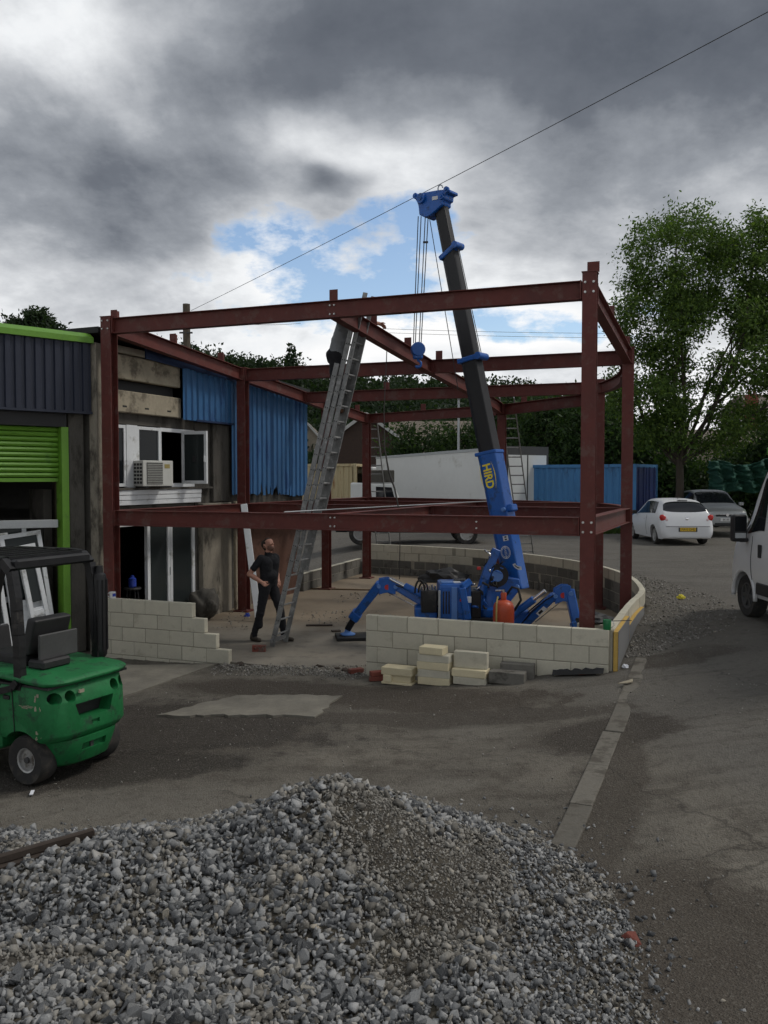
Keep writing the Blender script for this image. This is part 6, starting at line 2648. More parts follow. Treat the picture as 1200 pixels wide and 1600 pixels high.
def build_van():
    X, Y = 6.64, 11.75
    z = gz0(5.8, 12.5)
    r = thing('white_van', 'white panel van nosing in at the right edge', 'van', (X, Y, z), math.pi / 2)
    c = Car([(-2.5, .40, .90, 1.3, .98, 2.30, .86, 2.42), (-2.4, .35, .95, 1.3, 1.02, 2.38, .90, 2.50), (0.55, .35, .96, 1.3, 1.02, 2.36, .90, 2.50), (1.02, .35, .96, 1.3, 1.02, 2.30, .90, 2.44),
             (1.36, .35, .96, 1.28, 1.02, 1.95, .90, 2.06), (1.70, .35, .96, 1.25, 1.01, 1.50, .88, 1.60), (1.92, .34, .95, 1.18, .99, 1.30, .86, 1.38), (2.10, .32, .93, 1.06, .96, 1.14, .80, 1.22),
             (2.22, .30, .88, .86, .90, .96, .74, 1.0), (2.28, .32, .74, .66, .78, .74, .62, .76)])
    b = c.body(r, 'van_white', 90)
    arches(b, (-1.55, 1.62), 0.39, 0.34, 1.0)
    for x in (-1.55, 1.62):
        for s_ in (-1, 1):
            wheel(r, (x, s_ * 0.87, 0.335), s_, 0.335, 0.22, 0.20, 'dark_grey', 6)
    c.patch(r, 'side_window', 'car_glass', 0.92, 1.50, 0.525, 0.765, 0.92, 1.10)
    c.top_patch(r, 'windscreen', 'car_glass', 1.12, 1.76, 0.80)
    c.patch(r, 'quarter_trim', 'black_plastic', 1.60, 1.86, 0.50, 0.60, 1.44, 1.60, nx=4, ns=4, off=0.008)
    for s_ in (-1, 1):
        # wheel arch lip
        m = MB()
        m.tube([(1.62 + 0.40 * math.cos(t), s_ * 1.005, 0.34 + 0.40 * math.sin(t)) for t in np.linspace(-0.1, math.pi + 0.1, 22)], 0.035, 8)
        m.build('arch_lip', 'van_white', r, smooth=True)
        m = MB()
        m.b2((-1.1, s_ * 0.985, 0.42), (1.15, s_ * 1.035, 0.60))
        m.build('side_moulding', 'black_plastic', r, bevel=0.015)
        m = MB()
        m.box((0.98, s_ * 1.055, 1.08), (0.07, 0.04, 0.20))
        m.build('door_handle', 'black_plastic', r, bevel=0.015, segs=2)
        m = MB()
        m.box((1.48, s_ * 1.10, 1.22), (0.14, 0.14, 0.07))
        mr = m.build('mirror_arm', 'black_plastic', r, bevel=0.02)
        m = MB()
        m.box((1.47, s_ * 1.17, 1.40), (0.15, 0.22, 0.42))
        m.build('door_mirror', 'black_plastic', mr, bevel=0.05, segs=3)
        m = MB()
        m.b2((1.385, s_ * 1.17 - .08, 1.36), (1.399, s_ * 1.17 + .08, 1.58))
        m.build('mirror_glass', 'window_glass', mr)
        m = MB()
        m.b2((1.385, s_ * 1.17 - .08, 1.25), (1.399, s_ * 1.17 + .08, 1.33))
        m.build('mirror_glass', 'lamp_glass', mr)
        for xx in (0.60, 1.30):
            m = MB()
            pts = [c.S(xx, s) + c.N(xx, s) * 0.003 for s in np.linspace(0.05, 0.5 if xx > 1 else 0.78, 12)]
            m.tube([(p.x, s_ * p.y, p.z) for p in pts], 0.006, 4)
            m.build('door_seam', 'dark_grey', r)
    m = MB()
    m.b2((2.16, -0.8, 0.30), (2.33, 0.8, 0.55))
    m.build('bumper', 'black_plastic', r, bevel=0.05, segs=2)


build_van()


def build_pickup():
    X, Y = 0.95, 29.0
    z = gz0(X, Y) - 0.02
    r = thing('dark_pickup', 'black pickup parked behind the curved wall, half hidden by floor beams', 'pickup', (X, Y, z), 0.02)
    c = Car([(-2.6, .55, .80, .95, .86, 1.0, .80, 1.02), (-2.55, .42, .84, .96, .90, 1.02, .86, 1.05), (-1.0, .40, .85, .98, .92, 1.03, .88, 1.06), (-.95, .40, .85, 1.0, .92, 1.36, .74, 1.45), (.4, .40, .85, 1.0, .92, 1.38, .74, 1.48),
             (.75, .40, .85, 1.0, .92, 1.28, .76, 1.36), (1.25, .40, .85, 1.0, .90, 1.08, .80, 1.14), (2.2, .40, .84, .92, .88, .98, .78, 1.04), (2.5, .42, .78, .70, .80, .78, .7, .82), (2.6, .45, .6, .6, .62, .66, .55, .68)])
    b = c.body(r, 'dark_car')
    arches(b, (-1.75, 1.75), 0.42, 0.38, 0.9)
    for x in (-1.75, 1.75):
        for s_ in (-1, 1):
            wheel(r, (x, s_ * 0.80, 0.37), s_, 0.37, 0.23, 0.22, 'rim_steel', 6)
    c.patch(r, 'side_window', 'car_glass', -0.85, 1.0, 0.54, 0.78, -0.80, 0.5)
    m = MB()
    m.b2((-1.55, -0.93, 0.60), (-0.95, -0.875, 0.80))
    m.build('side_panel', 'lorry_white', r, bevel=0.01)


build_pickup()
# ================================================================== behind the plot
def gbase(x, y):
    return gz0(x, y)


# box lorry body with its long white side towards us
def box_between(m, a, b, nrm, depth, z0a, z1a, z0b, z1b):
    a, b, nrm = Vector(a), Vector(b), Vector(nrm)
    c, d = b + nrm * depth, a + nrm * depth
    vs = [v3(a, z0a), v3(b, z0b), v3(c, z0b), v3(d, z0a), v3(a, z1a), v3(b, z1b), v3(c, z1b), v3(d, z1a)]
    m.add(vs, [(0, 1, 2, 3), (7, 6, 5, 4), (0, 4, 5, 1), (1, 5, 6, 2), (2, 6, 7, 3), (3, 7, 4, 0)])


TA, TB = Vector((5.05, 36.0)), Vector((-0.40, 44.0))
tn = (TB - TA).normalized()
tn = Vector((tn.y, -tn.x))
if tn.y < 0:
    tn = -tn
TO = (5.05, 36.0, gz0(5, 36))
lor = thing('box_lorry', 'long white lorry box body parked behind the dark pickup', 'lorry', TO)
m = MB()
box_between(m, TA, TB, tn, 2.5, 1.55, 4.04, 1.5, 3.80)
m.build('cargo_box', 'lorry_white', lor, off=TO)
m = MB()
box_between(m, TA - tn * 0.03, TB - tn * 0.03, tn, 0.06, 3.98, 4.10, 3.74, 3.86)
m.build('roof_rail', 'galvanised', lor, off=TO)
m = MB()
box_between(m, TA - tn * 0.02, TB - tn * 0.02, tn, 0.05, 1.47, 1.60, 1.42, 1.55)
m.build('floor_rail', 'galvanised', lor, off=TO)
td = (TB - TA).normalized()
m = MB()
box_between(m, TA - td * 0.05, TA + td * 0.06, tn, 2.5, 1.5, 4.12, 1.5, 4.12)
fr_ = m.build('rear_frame', 'dark_grey', lor, off=TO)
for k in range(2):
    m = MB()
    a = TA - td * 0.06 + tn * (0.15 + k * 1.14)
    box_between(m, a, a - td * 0.02, tn, 1.06, 1.65, 3.75, 1.65, 3.75)
    m.build('rear_door', 'lorry_white', fr_, off=TO)
m = MB()
box_between(m, TA + tn * 0.4, TB + tn * 0.4, tn, 1.7, 1.1, 1.44, 1.05, 1.40)
m.build('chassis', 'black_paint', lor, off=TO)
for t in (1.2, 2.4, 8.6):
    for q in (0.15, 2.35):
        p = TA + td * t + tn * q
        m = MB()
        z0 = gz0(p.x, p.y) + 0.46
        m.lathe([(0.24, -.13), (0.45, -.14), (0.47, -.10), (0.47, .10), (0.45, .14), (0.24, .13)], (p.x, p.y, z0), v3(tn, 0), 24)
        m.build('wheel', 'tyre', lor, off=TO, smooth='auto')
p = TB + td * 0.4
m = MB()
box_between(m, p, p + td * 2.0, tn, 2.4, 1.0, 3.35, 1.0, 3.35)
cabo = m.build('cab', 'lorry_white', lor, off=TO, bevel=0.12, segs=3)
m = MB()
box_between(m, p + td * 0.6 - tn * 0.01, p + td * 1.6 - tn * 0.01, tn, 0.02, 2.2, 3.0, 2.2, 3.0)
m.build('cab_window', 'car_glass', cabo, off=TO)

# small white van cab in front of the lorry's far end
m = MB()
VO = (-0.35, 38.0, gz0(-.3, 38))
vk = thing('parked_van', 'small white van with grey roof pod below the lorry box', 'van', VO)
m = MB()
m.prism([(-1.1, 0.3), (1.1, 0.3), (1.1, 1.1), (0.75, 1.9), (-1.1, 1.95)], (0, -0.8, 0), (1, 0, 0), (0, 0, 1), (0, 1.6, 0))
m.build('body', 'lorry_white', vk, bevel=0.06, segs=2)
m = MB()
m.prism([(0.0, 1.15), (0.85, 1.15), (0.68, 1.75), (0.0, 1.78)], (0, -0.815, 0), (1, 0, 0), (0, 0, 1), (0, 0.01, 0))
m.build('window', 'car_glass', vk)
m = MB()
m.b2((-0.6, -0.75, 1.96), (0.8, 0.75, 2.5))
m.build('roof_pod', 'concrete_dark', vk, bevel=0.03)
for x in (-0.65, 0.7):
    m = MB()
    m.lathe([(0.15, -.1), (0.3, -.1), (0.3, .1), (0.15, .1)], (x, -0.75, 0.3), (0, 1, 0), 20)
    m.build('wheel', 'tyre', vk, smooth='auto')


# shipping containers
def container(label, near, dlong, L_, dend, Wd, H_, mats, name='shipping_container', door_end=True):
    z0 = gz0(near.x, near.y) + 0.12
    O = (near.x, near.y, z0)
    r = thing(name, label, 'container', O)
    dl, de = Vector(dlong).normalized(), Vector(dend).normalized()

    def side(nm, a, d, nrm, ln, mat):
        m = MB()
        prof = []
        t = 0.14
        while t < ln - 0.14:
            for dt, dn in ((0, 0), (0.07, 0), (0.105, -0.035), (0.175, -0.035), (0.21, 0)):
                if t + dt < ln - 0.1:
                    prof.append((t + dt, dn))
            t += 0.28
        vs = []
        for t, n_ in prof:
            p = a + d * t + nrm * n_
            vs += [v3(p, 0.14), v3(p, H_ - 0.12)]
        m.add(vs, [(2 * i, 2 * i + 2, 2 * i + 3, 2 * i + 1) for i in range(len(prof) - 1)])
        return m.build(nm, mat, r)
    o2 = Vector((0, 0))
    side('long_side', o2, dl, -de, L_, mats[0])
    side('long_side', de * Wd, dl, de, L_, mats[0])
    side('end_wall', dl * L_, de, dl, Wd, mats[1])
    m = MB()
    m.add([v3(o2, H_ - .02), v3(dl * L_, H_ - .02), v3(dl * L_ + de * Wd, H_ - .02), v3(de * Wd, H_ - .02), v3(o2, .12), v3(dl * L_, .12), v3(dl * L_ + de * Wd, .12), v3(de * Wd, .12)], [(0, 1, 2, 3), (4, 7, 6, 5)])
    m.build('roof', mats[0], r)
    for a, b in ((o2, dl * L_), (de * Wd, de * Wd + dl * L_), (o2, de * Wd), (dl * L_, dl * L_ + de * Wd)):
        for z in (0.07, H_ - 0.06):
            m = MB()
            m.bar(v3(a, z), v3(b, z), 0.12, 0.13)
            m.build('rail', mats[0], r)
    for c in (o2, dl * L_, de * Wd, de * Wd + dl * L_):
        m = MB()
        m.bar(v3(c, 0.0), v3(c, H_), 0.16, 0.16)
        m.build('corner_post', mats[0], r, bevel=0.01)
    if door_end:
        for k in range(2):
            m = MB()
            a = de * (Wd * 0.5 * k + 0.06) - dl * 0.05
            b = de * (Wd * 0.5 * (k + 1) - 0.03) - dl * 0.05
            m.add([v3(a, 0.15), v3(b, 0.15), v3(b, H_ - .14), v3(a, H_ - .14), v3(a + dl * .05, 0.15), v3(b + dl * .05, 0.15), v3(b + dl * .05, H_ - .14), v3(a + dl * .05, H_ - .14)],
                  [(0, 1, 2, 3), (7, 6, 5, 4), (0, 4, 5, 1), (2, 6, 7, 3), (1, 5, 6, 2), (0, 3, 7, 4)])
            dd = m.build('door', mats[1], r)
            for f in (0.25, 0.75):
                q = a.lerp(b, f) - dl * 0.03
                m = MB()
                m.cyl(v3(q, 0.1), v3(q, H_ - 0.1), 0.018, n=6)
                m.build('lock_bar', mats[1], dd)
    return r


nearc = Vector((9.95, 34.2))
container('light blue ribbed shipping container standing across the road', nearc, (-0.80, 0.60), 6.06, (0.60, 0.80), 2.44, 2.59, ('container_blue', 'container_navy'))
container('rusty cream shipping container behind the left rear column', Vector((-1.45, 43.0)), (-0.98, 0.2), 3.4, (0.2, 0.98), 2.4, 2.75, ('container_cream', 'container_cream'), door_end=False)

# grass verge under the containers
def grass_patch(name, label, pts, n, h, seed):
    rn = np.random.default_rng(seed)
    P = np.array([(p[0], p[1]) for p in pts])
    lo, hi = P.min(0), P.max(0)
    vs, fs = [], []
    poly = [Vector(p) for p in pts]
    while len(fs) < n:
        x, y = rn.uniform(lo, hi)
        if not inside((x, y), poly):
            continue
        z = gz(x, y) - 0.01
        a = rn.uniform(0, 6.28)
        w = rn.uniform(0.01, 0.025)
        hh = h * rn.uniform(0.4, 1.2)
        lx, ly = rn.normal(0, 0.3, 2) * hh
        k = len(vs)
        vs += [(x - w * math.cos(a), y - w * math.sin(a), z), (x + w * math.cos(a), y + w * math.sin(a), z), (x + lx, y + ly, z + hh)]
        fs.append((k, k + 1, k + 2))
    m = MB()
    m.add(vs, fs)
    stuff(m.build(name, 'leaf_grass', recalc=False), label, 'grass')


grass_patch('grass_verge', 'rough green grass verge under the blue container', [(4.8, 32.6), (9.9, 33.2), (13.8, 37), (13, 38), (9.7, 34.0), (4.9, 37.5)], 9000, 0.30, 5)


# houses and sheds far behind
def gable_house(label, cx, cy, w, d, zeave, zridge, wall, roof, barge=None, name='house', axis='x', win=()):
    O = (cx, cy, 0.3)
    r = thing(name, label, 'building', O)
    m = MB()
    if axis == 'y':                               # gable end faces us
        poly = [(-w / 2, 0), (w / 2, 0), (w / 2, zeave), (0, zridge), (-w / 2, zeave)]
        m.prism(poly, (0, 0, 0), (1, 0, 0), (0, 0, 1), (0, d, 0))
        m.build('wall', wall, r)
        for s_ in (-1, 1):
            m = MB()
            m.add([(s_ * (w / 2 + .35), -.3, zeave - .28), (0, -.3, zridge + .02), (0, d, zridge + .02), (s_ * (w / 2 + .35), d, zeave - .28),
                   (s_ * (w / 2 + .35), -.3, zeave - .1), (0, -.3, zridge + .2), (0, d, zridge + .2), (s_ * (w / 2 + .35), d, zeave - .1)],
                  [(0, 1, 2, 3), (7, 6, 5, 4), (0, 4, 5, 1), (3, 2, 6, 7), (0, 3, 7, 4)])
            m.build('roof', roof, r)
            if barge:
                m = MB()
                m.bar((s_ * (w / 2 + .38), -.34, zeave - .2), (0, -.34, zridge + .1), 0.06, 0.22)
                m.build('barge_board', barge, r)
    else:
        m.b2((-w / 2, 0, 0), (w / 2, d, zeave))
        m.build('wall', wall, r)
        m = MB()
        m.add([(-w / 2 - .2, -.3, zeave - .1), (w / 2 + .2, -.3, zeave - .1), (w / 2 + .2, d / 2, zridge), (-w / 2 - .2, d / 2, zridge), (w / 2 + .2, d + .3, zeave - .1), (-w / 2 - .2, d + .3, zeave - .1)],
              [(0, 1, 2, 3), (3, 2, 4, 5), (1, 4, 2), (0, 3, 5)])
        m.build('roof', roof, r)
    for (x, z, ww, hh) in win:
        m = MB()
        m.b2((x - ww / 2, -0.06, z), (x + ww / 2, -0.02, z + hh))
        f = m.build('window', 'barge_board', r)
        m = MB()
        m.b2((x - ww / 2 + .08, -0.075, z + .08), (x + ww / 2 - .08, -0.062, z + hh - .08))
        m.build('pane', 'window_glass', f)
    return r


gable_house('dark brown timber barn with pale barge boards behind the lorry', -1.3, 62, 6.6, 14, 4.6, 7.0, 'timber_wall_brown', 'slate', 'barge_board', 'barn', 'y')
gable_house('low house with a tan roof behind the brown barn', 4.4, 78, 7.5, 9, 4.6, 7.9, 'rough_cast', 'slate', None, 'house', 'x')
gable_house('small pale gabled house glimpsed left of the ladder', -8.2, 92, 4.4, 8, 5.6, 8.2, 'rough_cast', 'slate', 'barge_board', 'house', 'y', win=((0, 3.2, 0.9, 1.2),))
gable_house('long beige rendered building behind the ash tree', 27.5, 64, 15, 9, 5.2, 6.3, 'rough_cast', 'slate', None, 'terrace', 'x', win=((-4.5, 2.6, 1.2, 1.2), (-1.0, 2.6, 1.2, 1.2), (2.5, 2.6, 1.2, 1.2)))
hs = gable_house('white rendered house at the right edge with brick stack', 33.2, 70, 5.5, 8, 8.0, 9.6, 'barge_board', 'slate', None, 'house', 'x', win=((-1.2, 5.6, 1.0, 1.4),))
m = MB()
m.b2((-3.75, -0.4, 5.0), (-2.95, 0.4, 9.2))
m.build('chimney', 'red_brick', hs)
for q in (-3.55, -3.15):
    m = MB()
    m.lathe([(0.14, 0), (0.11, 0.45), (0.13, 0.5)], (q, 0, 9.2), n=10)
    m.build('chimney_pot', 'red_brick', hs)

# green debris netting slung over a hedge, lime box at the right edge
m = MB()
nx_, nz_ = 90, 36
vs = []
for j in range(nz_ + 1):
    for i in range(nx_ + 1):
        u, w_ = i / nx_, j / nz_
        x = 14.2 + 3.6 * u
        z = 2.2 + 1.25 * w_ + 0.10 * math.sin(u * 9 + 1) * (w_) + 0.16 * mnoise.noise((u * 5, w_ * 3, 2))
        y = 37.6 + 0.12 * math.sin(u * 34 + w_ * 3) + 0.25 * mnoise.noise((u * 12, w_ * 9, 0)) + 0.15 * mnoise.noise((u * 30, w_ * 22, 0)) - 0.3 * (1 - w_)
        vs.append((x, y, z))
m.add(vs, [(j * (nx_ + 1) + i, j * (nx_ + 1) + i + 1, (j + 1) * (nx_ + 1) + i + 1, (j + 1) * (nx_ + 1) + i) for j in range(nz_) for i in range(nx_)])
o = m.build('debris_netting', 'netting_green', smooth=True, recalc=False)
tag(o, 'crumpled dark green netting slung over the hedge behind the silver car', 'netting')
sd_ = o.modifiers.new('thickness', 'SOLIDIFY')
sd_.thickness = 0.03
gx = thing('green_skip', 'lime green steel box showing at the right edge above the van', 'skip', (16.05, 34.0, 0.6))
m = MB()
m.b2((-0.45, -0.8, 0), (3.0, 0.8, 3.25))
m.build('box', 'skip_green', gx, bevel=0.04)
m = MB()
m.b2((-0.53, -0.9, 3.1), (3.1, 0.9, 3.42))
m.build('rim', 'skip_green', gx, bevel=0.03)
m = MB()
m.b2((-0.2, -0.92, 3.17), (0.6, -0.905, 3.34))
m.build('label_plate', 'sticker_white', gx)

# poles and overhead lines
pl = thing('utility_pole', 'weathered timber utility pole rising behind the workshop roof', 'pole', (-10.27, 45, 0))
m = MB()
m.cyl((0, 0, 0), (0, 0, 11.8), 0.21, 0.19, n=12)
m.build('pole_shaft', 'pole_timber', pl, smooth='auto')
for z in (11.1, 10.3):
    m = MB()
    m.bar((-0.34, -0.15, z), (0.34, -0.15, z), 0.07, 0.08)
    m.build('bracket', 'dark_grey', pl)
m = MB()
m.lathe([(0.08, 0), (0.10, 0.08), (0.06, 0.16), (0.02, 0.2)], (0.36, -0.15, 10.85), n=10)
m.build('insulator', 'black_plastic', pl)


def cable(label, a, b, sag, r_, name='overhead_cable'):
    m = MB()
    pts = []
    for t in np.linspace(0, 1, 40):
        p = Vector(a).lerp(Vector(b), t)
        p.z -= sag * 4 * t * (1 - t)
        pts.append(p)
    m.tube(pts, r_, 5)
    return tag(m.build(name, 'wire'), label, 'cable')


cable('black overhead cable climbing from the pole past the crane head', Vector((-10.0, 44.9, 11.45)), at(1420, -98, 17.0), 0.10, 0.011)
cable('upper of two thin far wires crossing behind the right columns', at(560, 512, 90), at(1010, 521, 85), 0.15, 0.018)
cable('lower of two thin far wires crossing behind the right columns', at(560, 518, 90), at(1010, 528, 85), 0.15, 0.018)
cable('thin service wire dropping from the pole to the right', Vector((-9.9, 44.9, 11.0)), at(470, 505, 70), 0.2, 0.014)
lp = thing('lamp_post', 'slim grey lamp post standing behind the lorry', 'lamp post', (3.9, 45.0, 0.5))
m = MB()
m.cyl((0, 0, 0), (0, 0, 6.4), 0.085, 0.06, n=10)
m.build('post', 'galvanised', lp, smooth='auto')
m = MB()
m.bar((0.0, -0.55, 6.42), (0.0, 0.05, 6.38), 0.16, 0.08)
m.build('lantern', 'galvanised', lp, bevel=0.02)


# ================================================================== trees
def leaf_mesh(name, pts, rng, size, asp, mat, parent=None, droop=0.3):
    """one diamond leaf at each point"""
    n = len(pts)
    d = rng.normal(size=(n, 3))
    d[:, 2] -= droop
    d /= np.linalg.norm(d, axis=1)[:, None]
    r = rng.normal(size=(n, 3))
    w = np.cross(d, r)
    w /= np.linalg.norm(w, axis=1)[:, None]
    L_ = size * rng.uniform(0.6, 1.35, n)[:, None]
    a = pts
    b = pts + d * L_
    mid = pts + d * L_ * 0.45
    hw = w * L_ * asp * 0.5
    V = np.stack([a, mid + hw, b, mid - hw], 1).reshape(-1, 3)
    F = np.arange(4 * n).reshape(-1, 4)
    me = bpy.data.meshes.new(name)
    me.from_pydata(V.tolist(), [], F.tolist())
    me.materials.append(MAT[mat])
    return link(name, me, parent)


def wood_mesh(name, limbs, parent, mat='bark'):
    m = MB()
    for pts, rs in limbs:
        m.tube(pts, list(rs), 7 if rs[0] > 0.05 else 4)
    return m.build(name, mat, parent, smooth=True, recalc=False)


def curve_limb(a, b, rng, bend, n=8):
    a, b = np.array(a, float), np.array(b, float)
    L_ = np.linalg.norm(b - a)
    c = (a + b) / 2 + rng.normal(size=3) * bend * L_ + np.array([0, 0, -bend * L_ * 0.6])
    t = np.linspace(0, 1, n)[:, None]
    p = (1 - t) ** 2 * a + 2 * t * (1 - t) * c + t ** 2 * b
    p[1:-1] += rng.normal(size=(n - 2, 3)) * L_ * 0.012
    return p


def tree(label, base, fork_z, lobes, n_clu, n_leaf, size, mat, seed, trunk_r=0.22, n_limb=9, clu_r=0.42, gap=0.0, name='ash_tree', cat='tree', group=None, gapscale=0.45, multi=1):
    """lobes: (cx,cy,cz, rx,ry,rz, weight) in metres from the base"""
    rng = np.random.default_rng(seed)
    root = thing(name, label, cat, base, group=group)
    W = np.array([l[6] for l in lobes], float)
    W /= W.sum()
    clu = []
    while len(clu) < n_clu:
        l = lobes[rng.choice(len(lobes), p=W)]
        d = rng.normal(size=3)
        d /= np.linalg.norm(d)
        p = np.array(l[:3]) + d * rng.uniform(0.25, 1.0) ** 0.5 * np.array(l[3:6])
        if p[2] < 0.4:
            continue
        if mnoise.noise((p[0] * gapscale + seed, p[1] * gapscale, p[2] * gapscale)) < gap:
            continue
        clu.append(p)
    clu = np.array(clu)
    limbs = []
    tips = []
    fork = np.array([0, 0, fork_z])
    tr = np.array([(0, 0, -0.1), (0.03, 0, fork_z * 0.5), (0, 0, fork_z), ])
    limbs.append((tr, (trunk_r * 1.25, trunk_r, trunk_r * 0.85)))
    nodes, nrad = [fork], [trunk_r * 0.5]
    order = np.argsort(rng.random(len(clu)))
    for k in range(n_limb):
        tgt = clu[order[k]]
        tgt = tgt * np.array([0.85, 0.85, 1.0])
        st = fork + np.array([0, 0, -rng.uniform(0, 0.25) * fork_z])
        p = curve_limb(st, tgt, rng, 0.10, 9)
        r = np.linspace(trunk_r * 0.55, 0.025, 9)
        limbs.append((p, r))
        nodes += list(p[2:])
        nrad += list(r[2:])
    # branches and twigs reach for each leaf cluster
    for c in clu[order[n_limb:]]:
        nd = np.array(nodes)
        low = nd[:, 2] < c[2] + 0.3
        dist = np.linalg.norm(nd - c, axis=1) + np.where(low, 0, 2.0)
        j = int(np.argmin(dist))
        if dist[j] < 0.15:
            continue
        r0 = min(nrad[j] * 0.7, 0.012 + 0.02 * dist[j])
        p = curve_limb(nd[j], c, rng, 0.10, 6)
        r = np.linspace(r0, 0.007, 6)
        limbs.append((p, r))
        nodes += list(p[2:])
        nrad += list(r[2:])
    wood_mesh('trunk', limbs, root)
    per = n_leaf // len(clu) + 1
    P = np.repeat(clu, per, axis=0)
    o = rng.normal(size=P.shape) * clu_r * np.array([1, 1, 0.75]) * rng.uniform(0.5, 1.1, (len(clu), 1)).repeat(per, axis=0)
    P = P + o
    leaf_mesh('crown', P, rng, size, 0.42, mat, root)
    return root


AX, AY = 11.55, 33.6
tree('tall airy ash tree with several upright limbs at the right', (AX, AY, gz0(AX, AY)), 3.3,
     [(0.0, 0, 10.6, 2.2, 2.2, 2.3, 1.0), (-1.1, 0.2, 8.2, 1.9, 2.0, 2.2, 1.0), (2.7, 0.3, 10.2, 1.8, 2.0, 2.4, 1.0), (1.2, 0, 7.6, 2.6, 2.4, 2.2, 0.9), (4.3, 0.3, 8.2, 2.2, 2.2, 2.8, 1.0),
      (-1.4, 0, 5.2, 1.6, 1.8, 1.8, 0.75), (3.4, -0.3, 5.2, 2.4, 1.8, 1.2, 0.45), (0.4, 0, 4.0, 2.2, 2.0, 1.0, 0.4), (5.6, 0, 5.8, 1.5, 1.5, 1.6, 0.4)],
     1500, 90000, 0.15, 'leaf_ash', 7, 0.16, 14, 0.30, gap=-0.03, gapscale=0.85)
# dark shrubs and small trees closing the yard behind
k = 0
for (px, Yd, w, h, sd, lab) in ((655, 52, 3.6, 6.0, 11, 'bushy dark tree above the left end of the lorry'), (735, 50, 3.6, 6.0, 12, 'dark bushy tree beside the lamp post'),
                                (800, 47, 3.3, 7.0, 13, 'dark bushy tree behind the right rear column'), (862, 44, 3.2, 7.0, 14, 'dark tree above the left half of the blue container'),
                                (925, 42, 3.0, 6.6, 15, 'dark tree above the right half of the blue container'), (985, 41, 2.7, 5.2, 16, 'low dark tree beside the blue container end'),
                                (1045, 40, 2.4, 3.4, 17, 'dark shrub behind the ash trunk'), (1100, 40, 2.6, 3.0, 18, 'dark shrub between ash trunk and netting'),
                                (1165, 42, 2.6, 3.9, 19, 'dark leafy shrub behind the netting'), (1215, 40, 2.2, 5.2, 20, 'dark leafy tree cut by the right edge')):
    x = (px - 600) / FPX * Yd
    tree(lab, (x, Yd, 0.5), 0.8, [(0, 0, h * 0.45, w * 0.62, 1.2, h * 0.45, 1.0), (-w * 0.28, 0, h * 0.62, w * 0.36, 1.0, h * 0.34, 0.6), (w * 0.3, 0, h * 0.6, w * 0.34, 1.0, h * 0.38, 0.6)],
         210, 9500, 0.25, 'leaf_dark', sd, 0.09, 6, 0.42, gap=-0.6, name='hedge_tree', group='dark trees behind the yard')
tree('rounded dark tree behind the green roof edge', (-24.3, 60, 0), 5.0, [(0, 0, 11.5, 2.0, 2.0, 2.6, 1), (-1.6, 0, 11, 1.3, 1.5, 1.8, .6), (1.5, 0, 10.8, 1.2, 1.5, 2.0, .6)], 300, 42000, 0.36, 'leaf_wood', 31, 0.2, 7, 0.45, gap=-0.7, name='broadleaf_tree')
tree('dark tree tips showing beside the first left column', (-17.6, 55, 0), 5.0, [(0, 0, 10.0, 1.3, 1.5, 1.8, 1)], 110, 6000, 0.30, 'leaf_wood', 32, 0.14, 5, 0.4, gap=-0.7, name='broadleaf_tree')


# wooded hillside
def crest(px):
    pts = [(-400, 575), (0, 575), (200, 562), (290, 566), (380, 584), (450, 594), (520, 606), (650, 612), (800, 620), (900, 640), (1000, 690), (1100, 700), (1300, 716), (1700, 728)]
    for (a, b), (c, d) in zip(pts[:-1], pts[1:]):
        if a <= px <= c:
            return b + (d - b) * (px - a) / (c - a)
    return pts[0][1] if px < pts[0][0] else pts[-1][1]


def hill_z(x, y):
    px = 600 + FPX * x / max(y, 1)
    zc = CAMZ + (HOR - crest(px)) * 165.0 / FPX
    t = smooth01(62, 165, y)
    return 0.3 + (zc - 0.3) * t


def build_hill():
    m = MB()
    xs = np.linspace(-190, 230, 70)
    ys = np.linspace(60, 230, 30)
    vs = [(x, y, hill_z(x, min(y, 165)) - 1.6 - max(0, y - 165) * 0.1) for y in ys for x in xs]
    m.add(vs, [(j * 70 + i, j * 70 + i + 1, (j + 1) * 70 + i + 1, (j + 1) * 70 + i) for j in range(29) for i in range(69)])
    structure(m.build('hillside', 'hill_green', smooth=True, recalc=False))
    rng = np.random.default_rng(3)
    P, S_ = [], []
    for k in range(760):
        y = rng.uniform(84, 172)
        px = rng.uniform(-60, 1010)
        x = (px - 600) / FPX * y
        z = hill_z(x, y)
        r = rng.uniform(2.0, 3.6)
        h = r * rng.uniform(0.8, 1.25)
        n = 330
        d = rng.normal(size=(n, 3))
        d /= np.linalg.norm(d, axis=1)[:, None]
        q = d * rng.uniform(0.72, 1.05, (n, 1)) * np.array([r, r, h])
        q *= 1 + 0.25 * np.sin(d[:, :1] * 5 + k) * np.cos(d[:, 2:3] * 6 + k)
        q = q[(q[:, 2] > -h * 0.6) & (q[:, 1] < r * 0.5)]
        P.append(q + np.array([x, y, z + h * 0.15 - 1.2]))
    for (px, y, top, r) in ((457, 120, 540, 1.9), (300, 120, 541, 2.0), (340, 130, 553, 2.2), (275, 118, 536, 1.6), (410, 130, 561, 2.0)):
        x = (px - 600) / FPX * y
        zt = CAMZ + (HOR - top) * y / FPX
        n = 700
        t = rng.uniform(0, 1, n) ** 0.7
        a = rng.uniform(0, 6.28, n)
        rad = r * (0.25 + 0.75 * t) * rng.uniform(0.4, 1.1, n)
        P.append(np.stack([x + rad * np.cos(a), y + rad * np.sin(a), zt - t * 7], 1))
    o = leaf_mesh('hill_woodland', np.concatenate(P), rng, 0.62, 0.6, 'leaf_wood', droop=0.0)
    stuff(o, 'dense green woodland covering the hillside behind the yard', 'woodland')


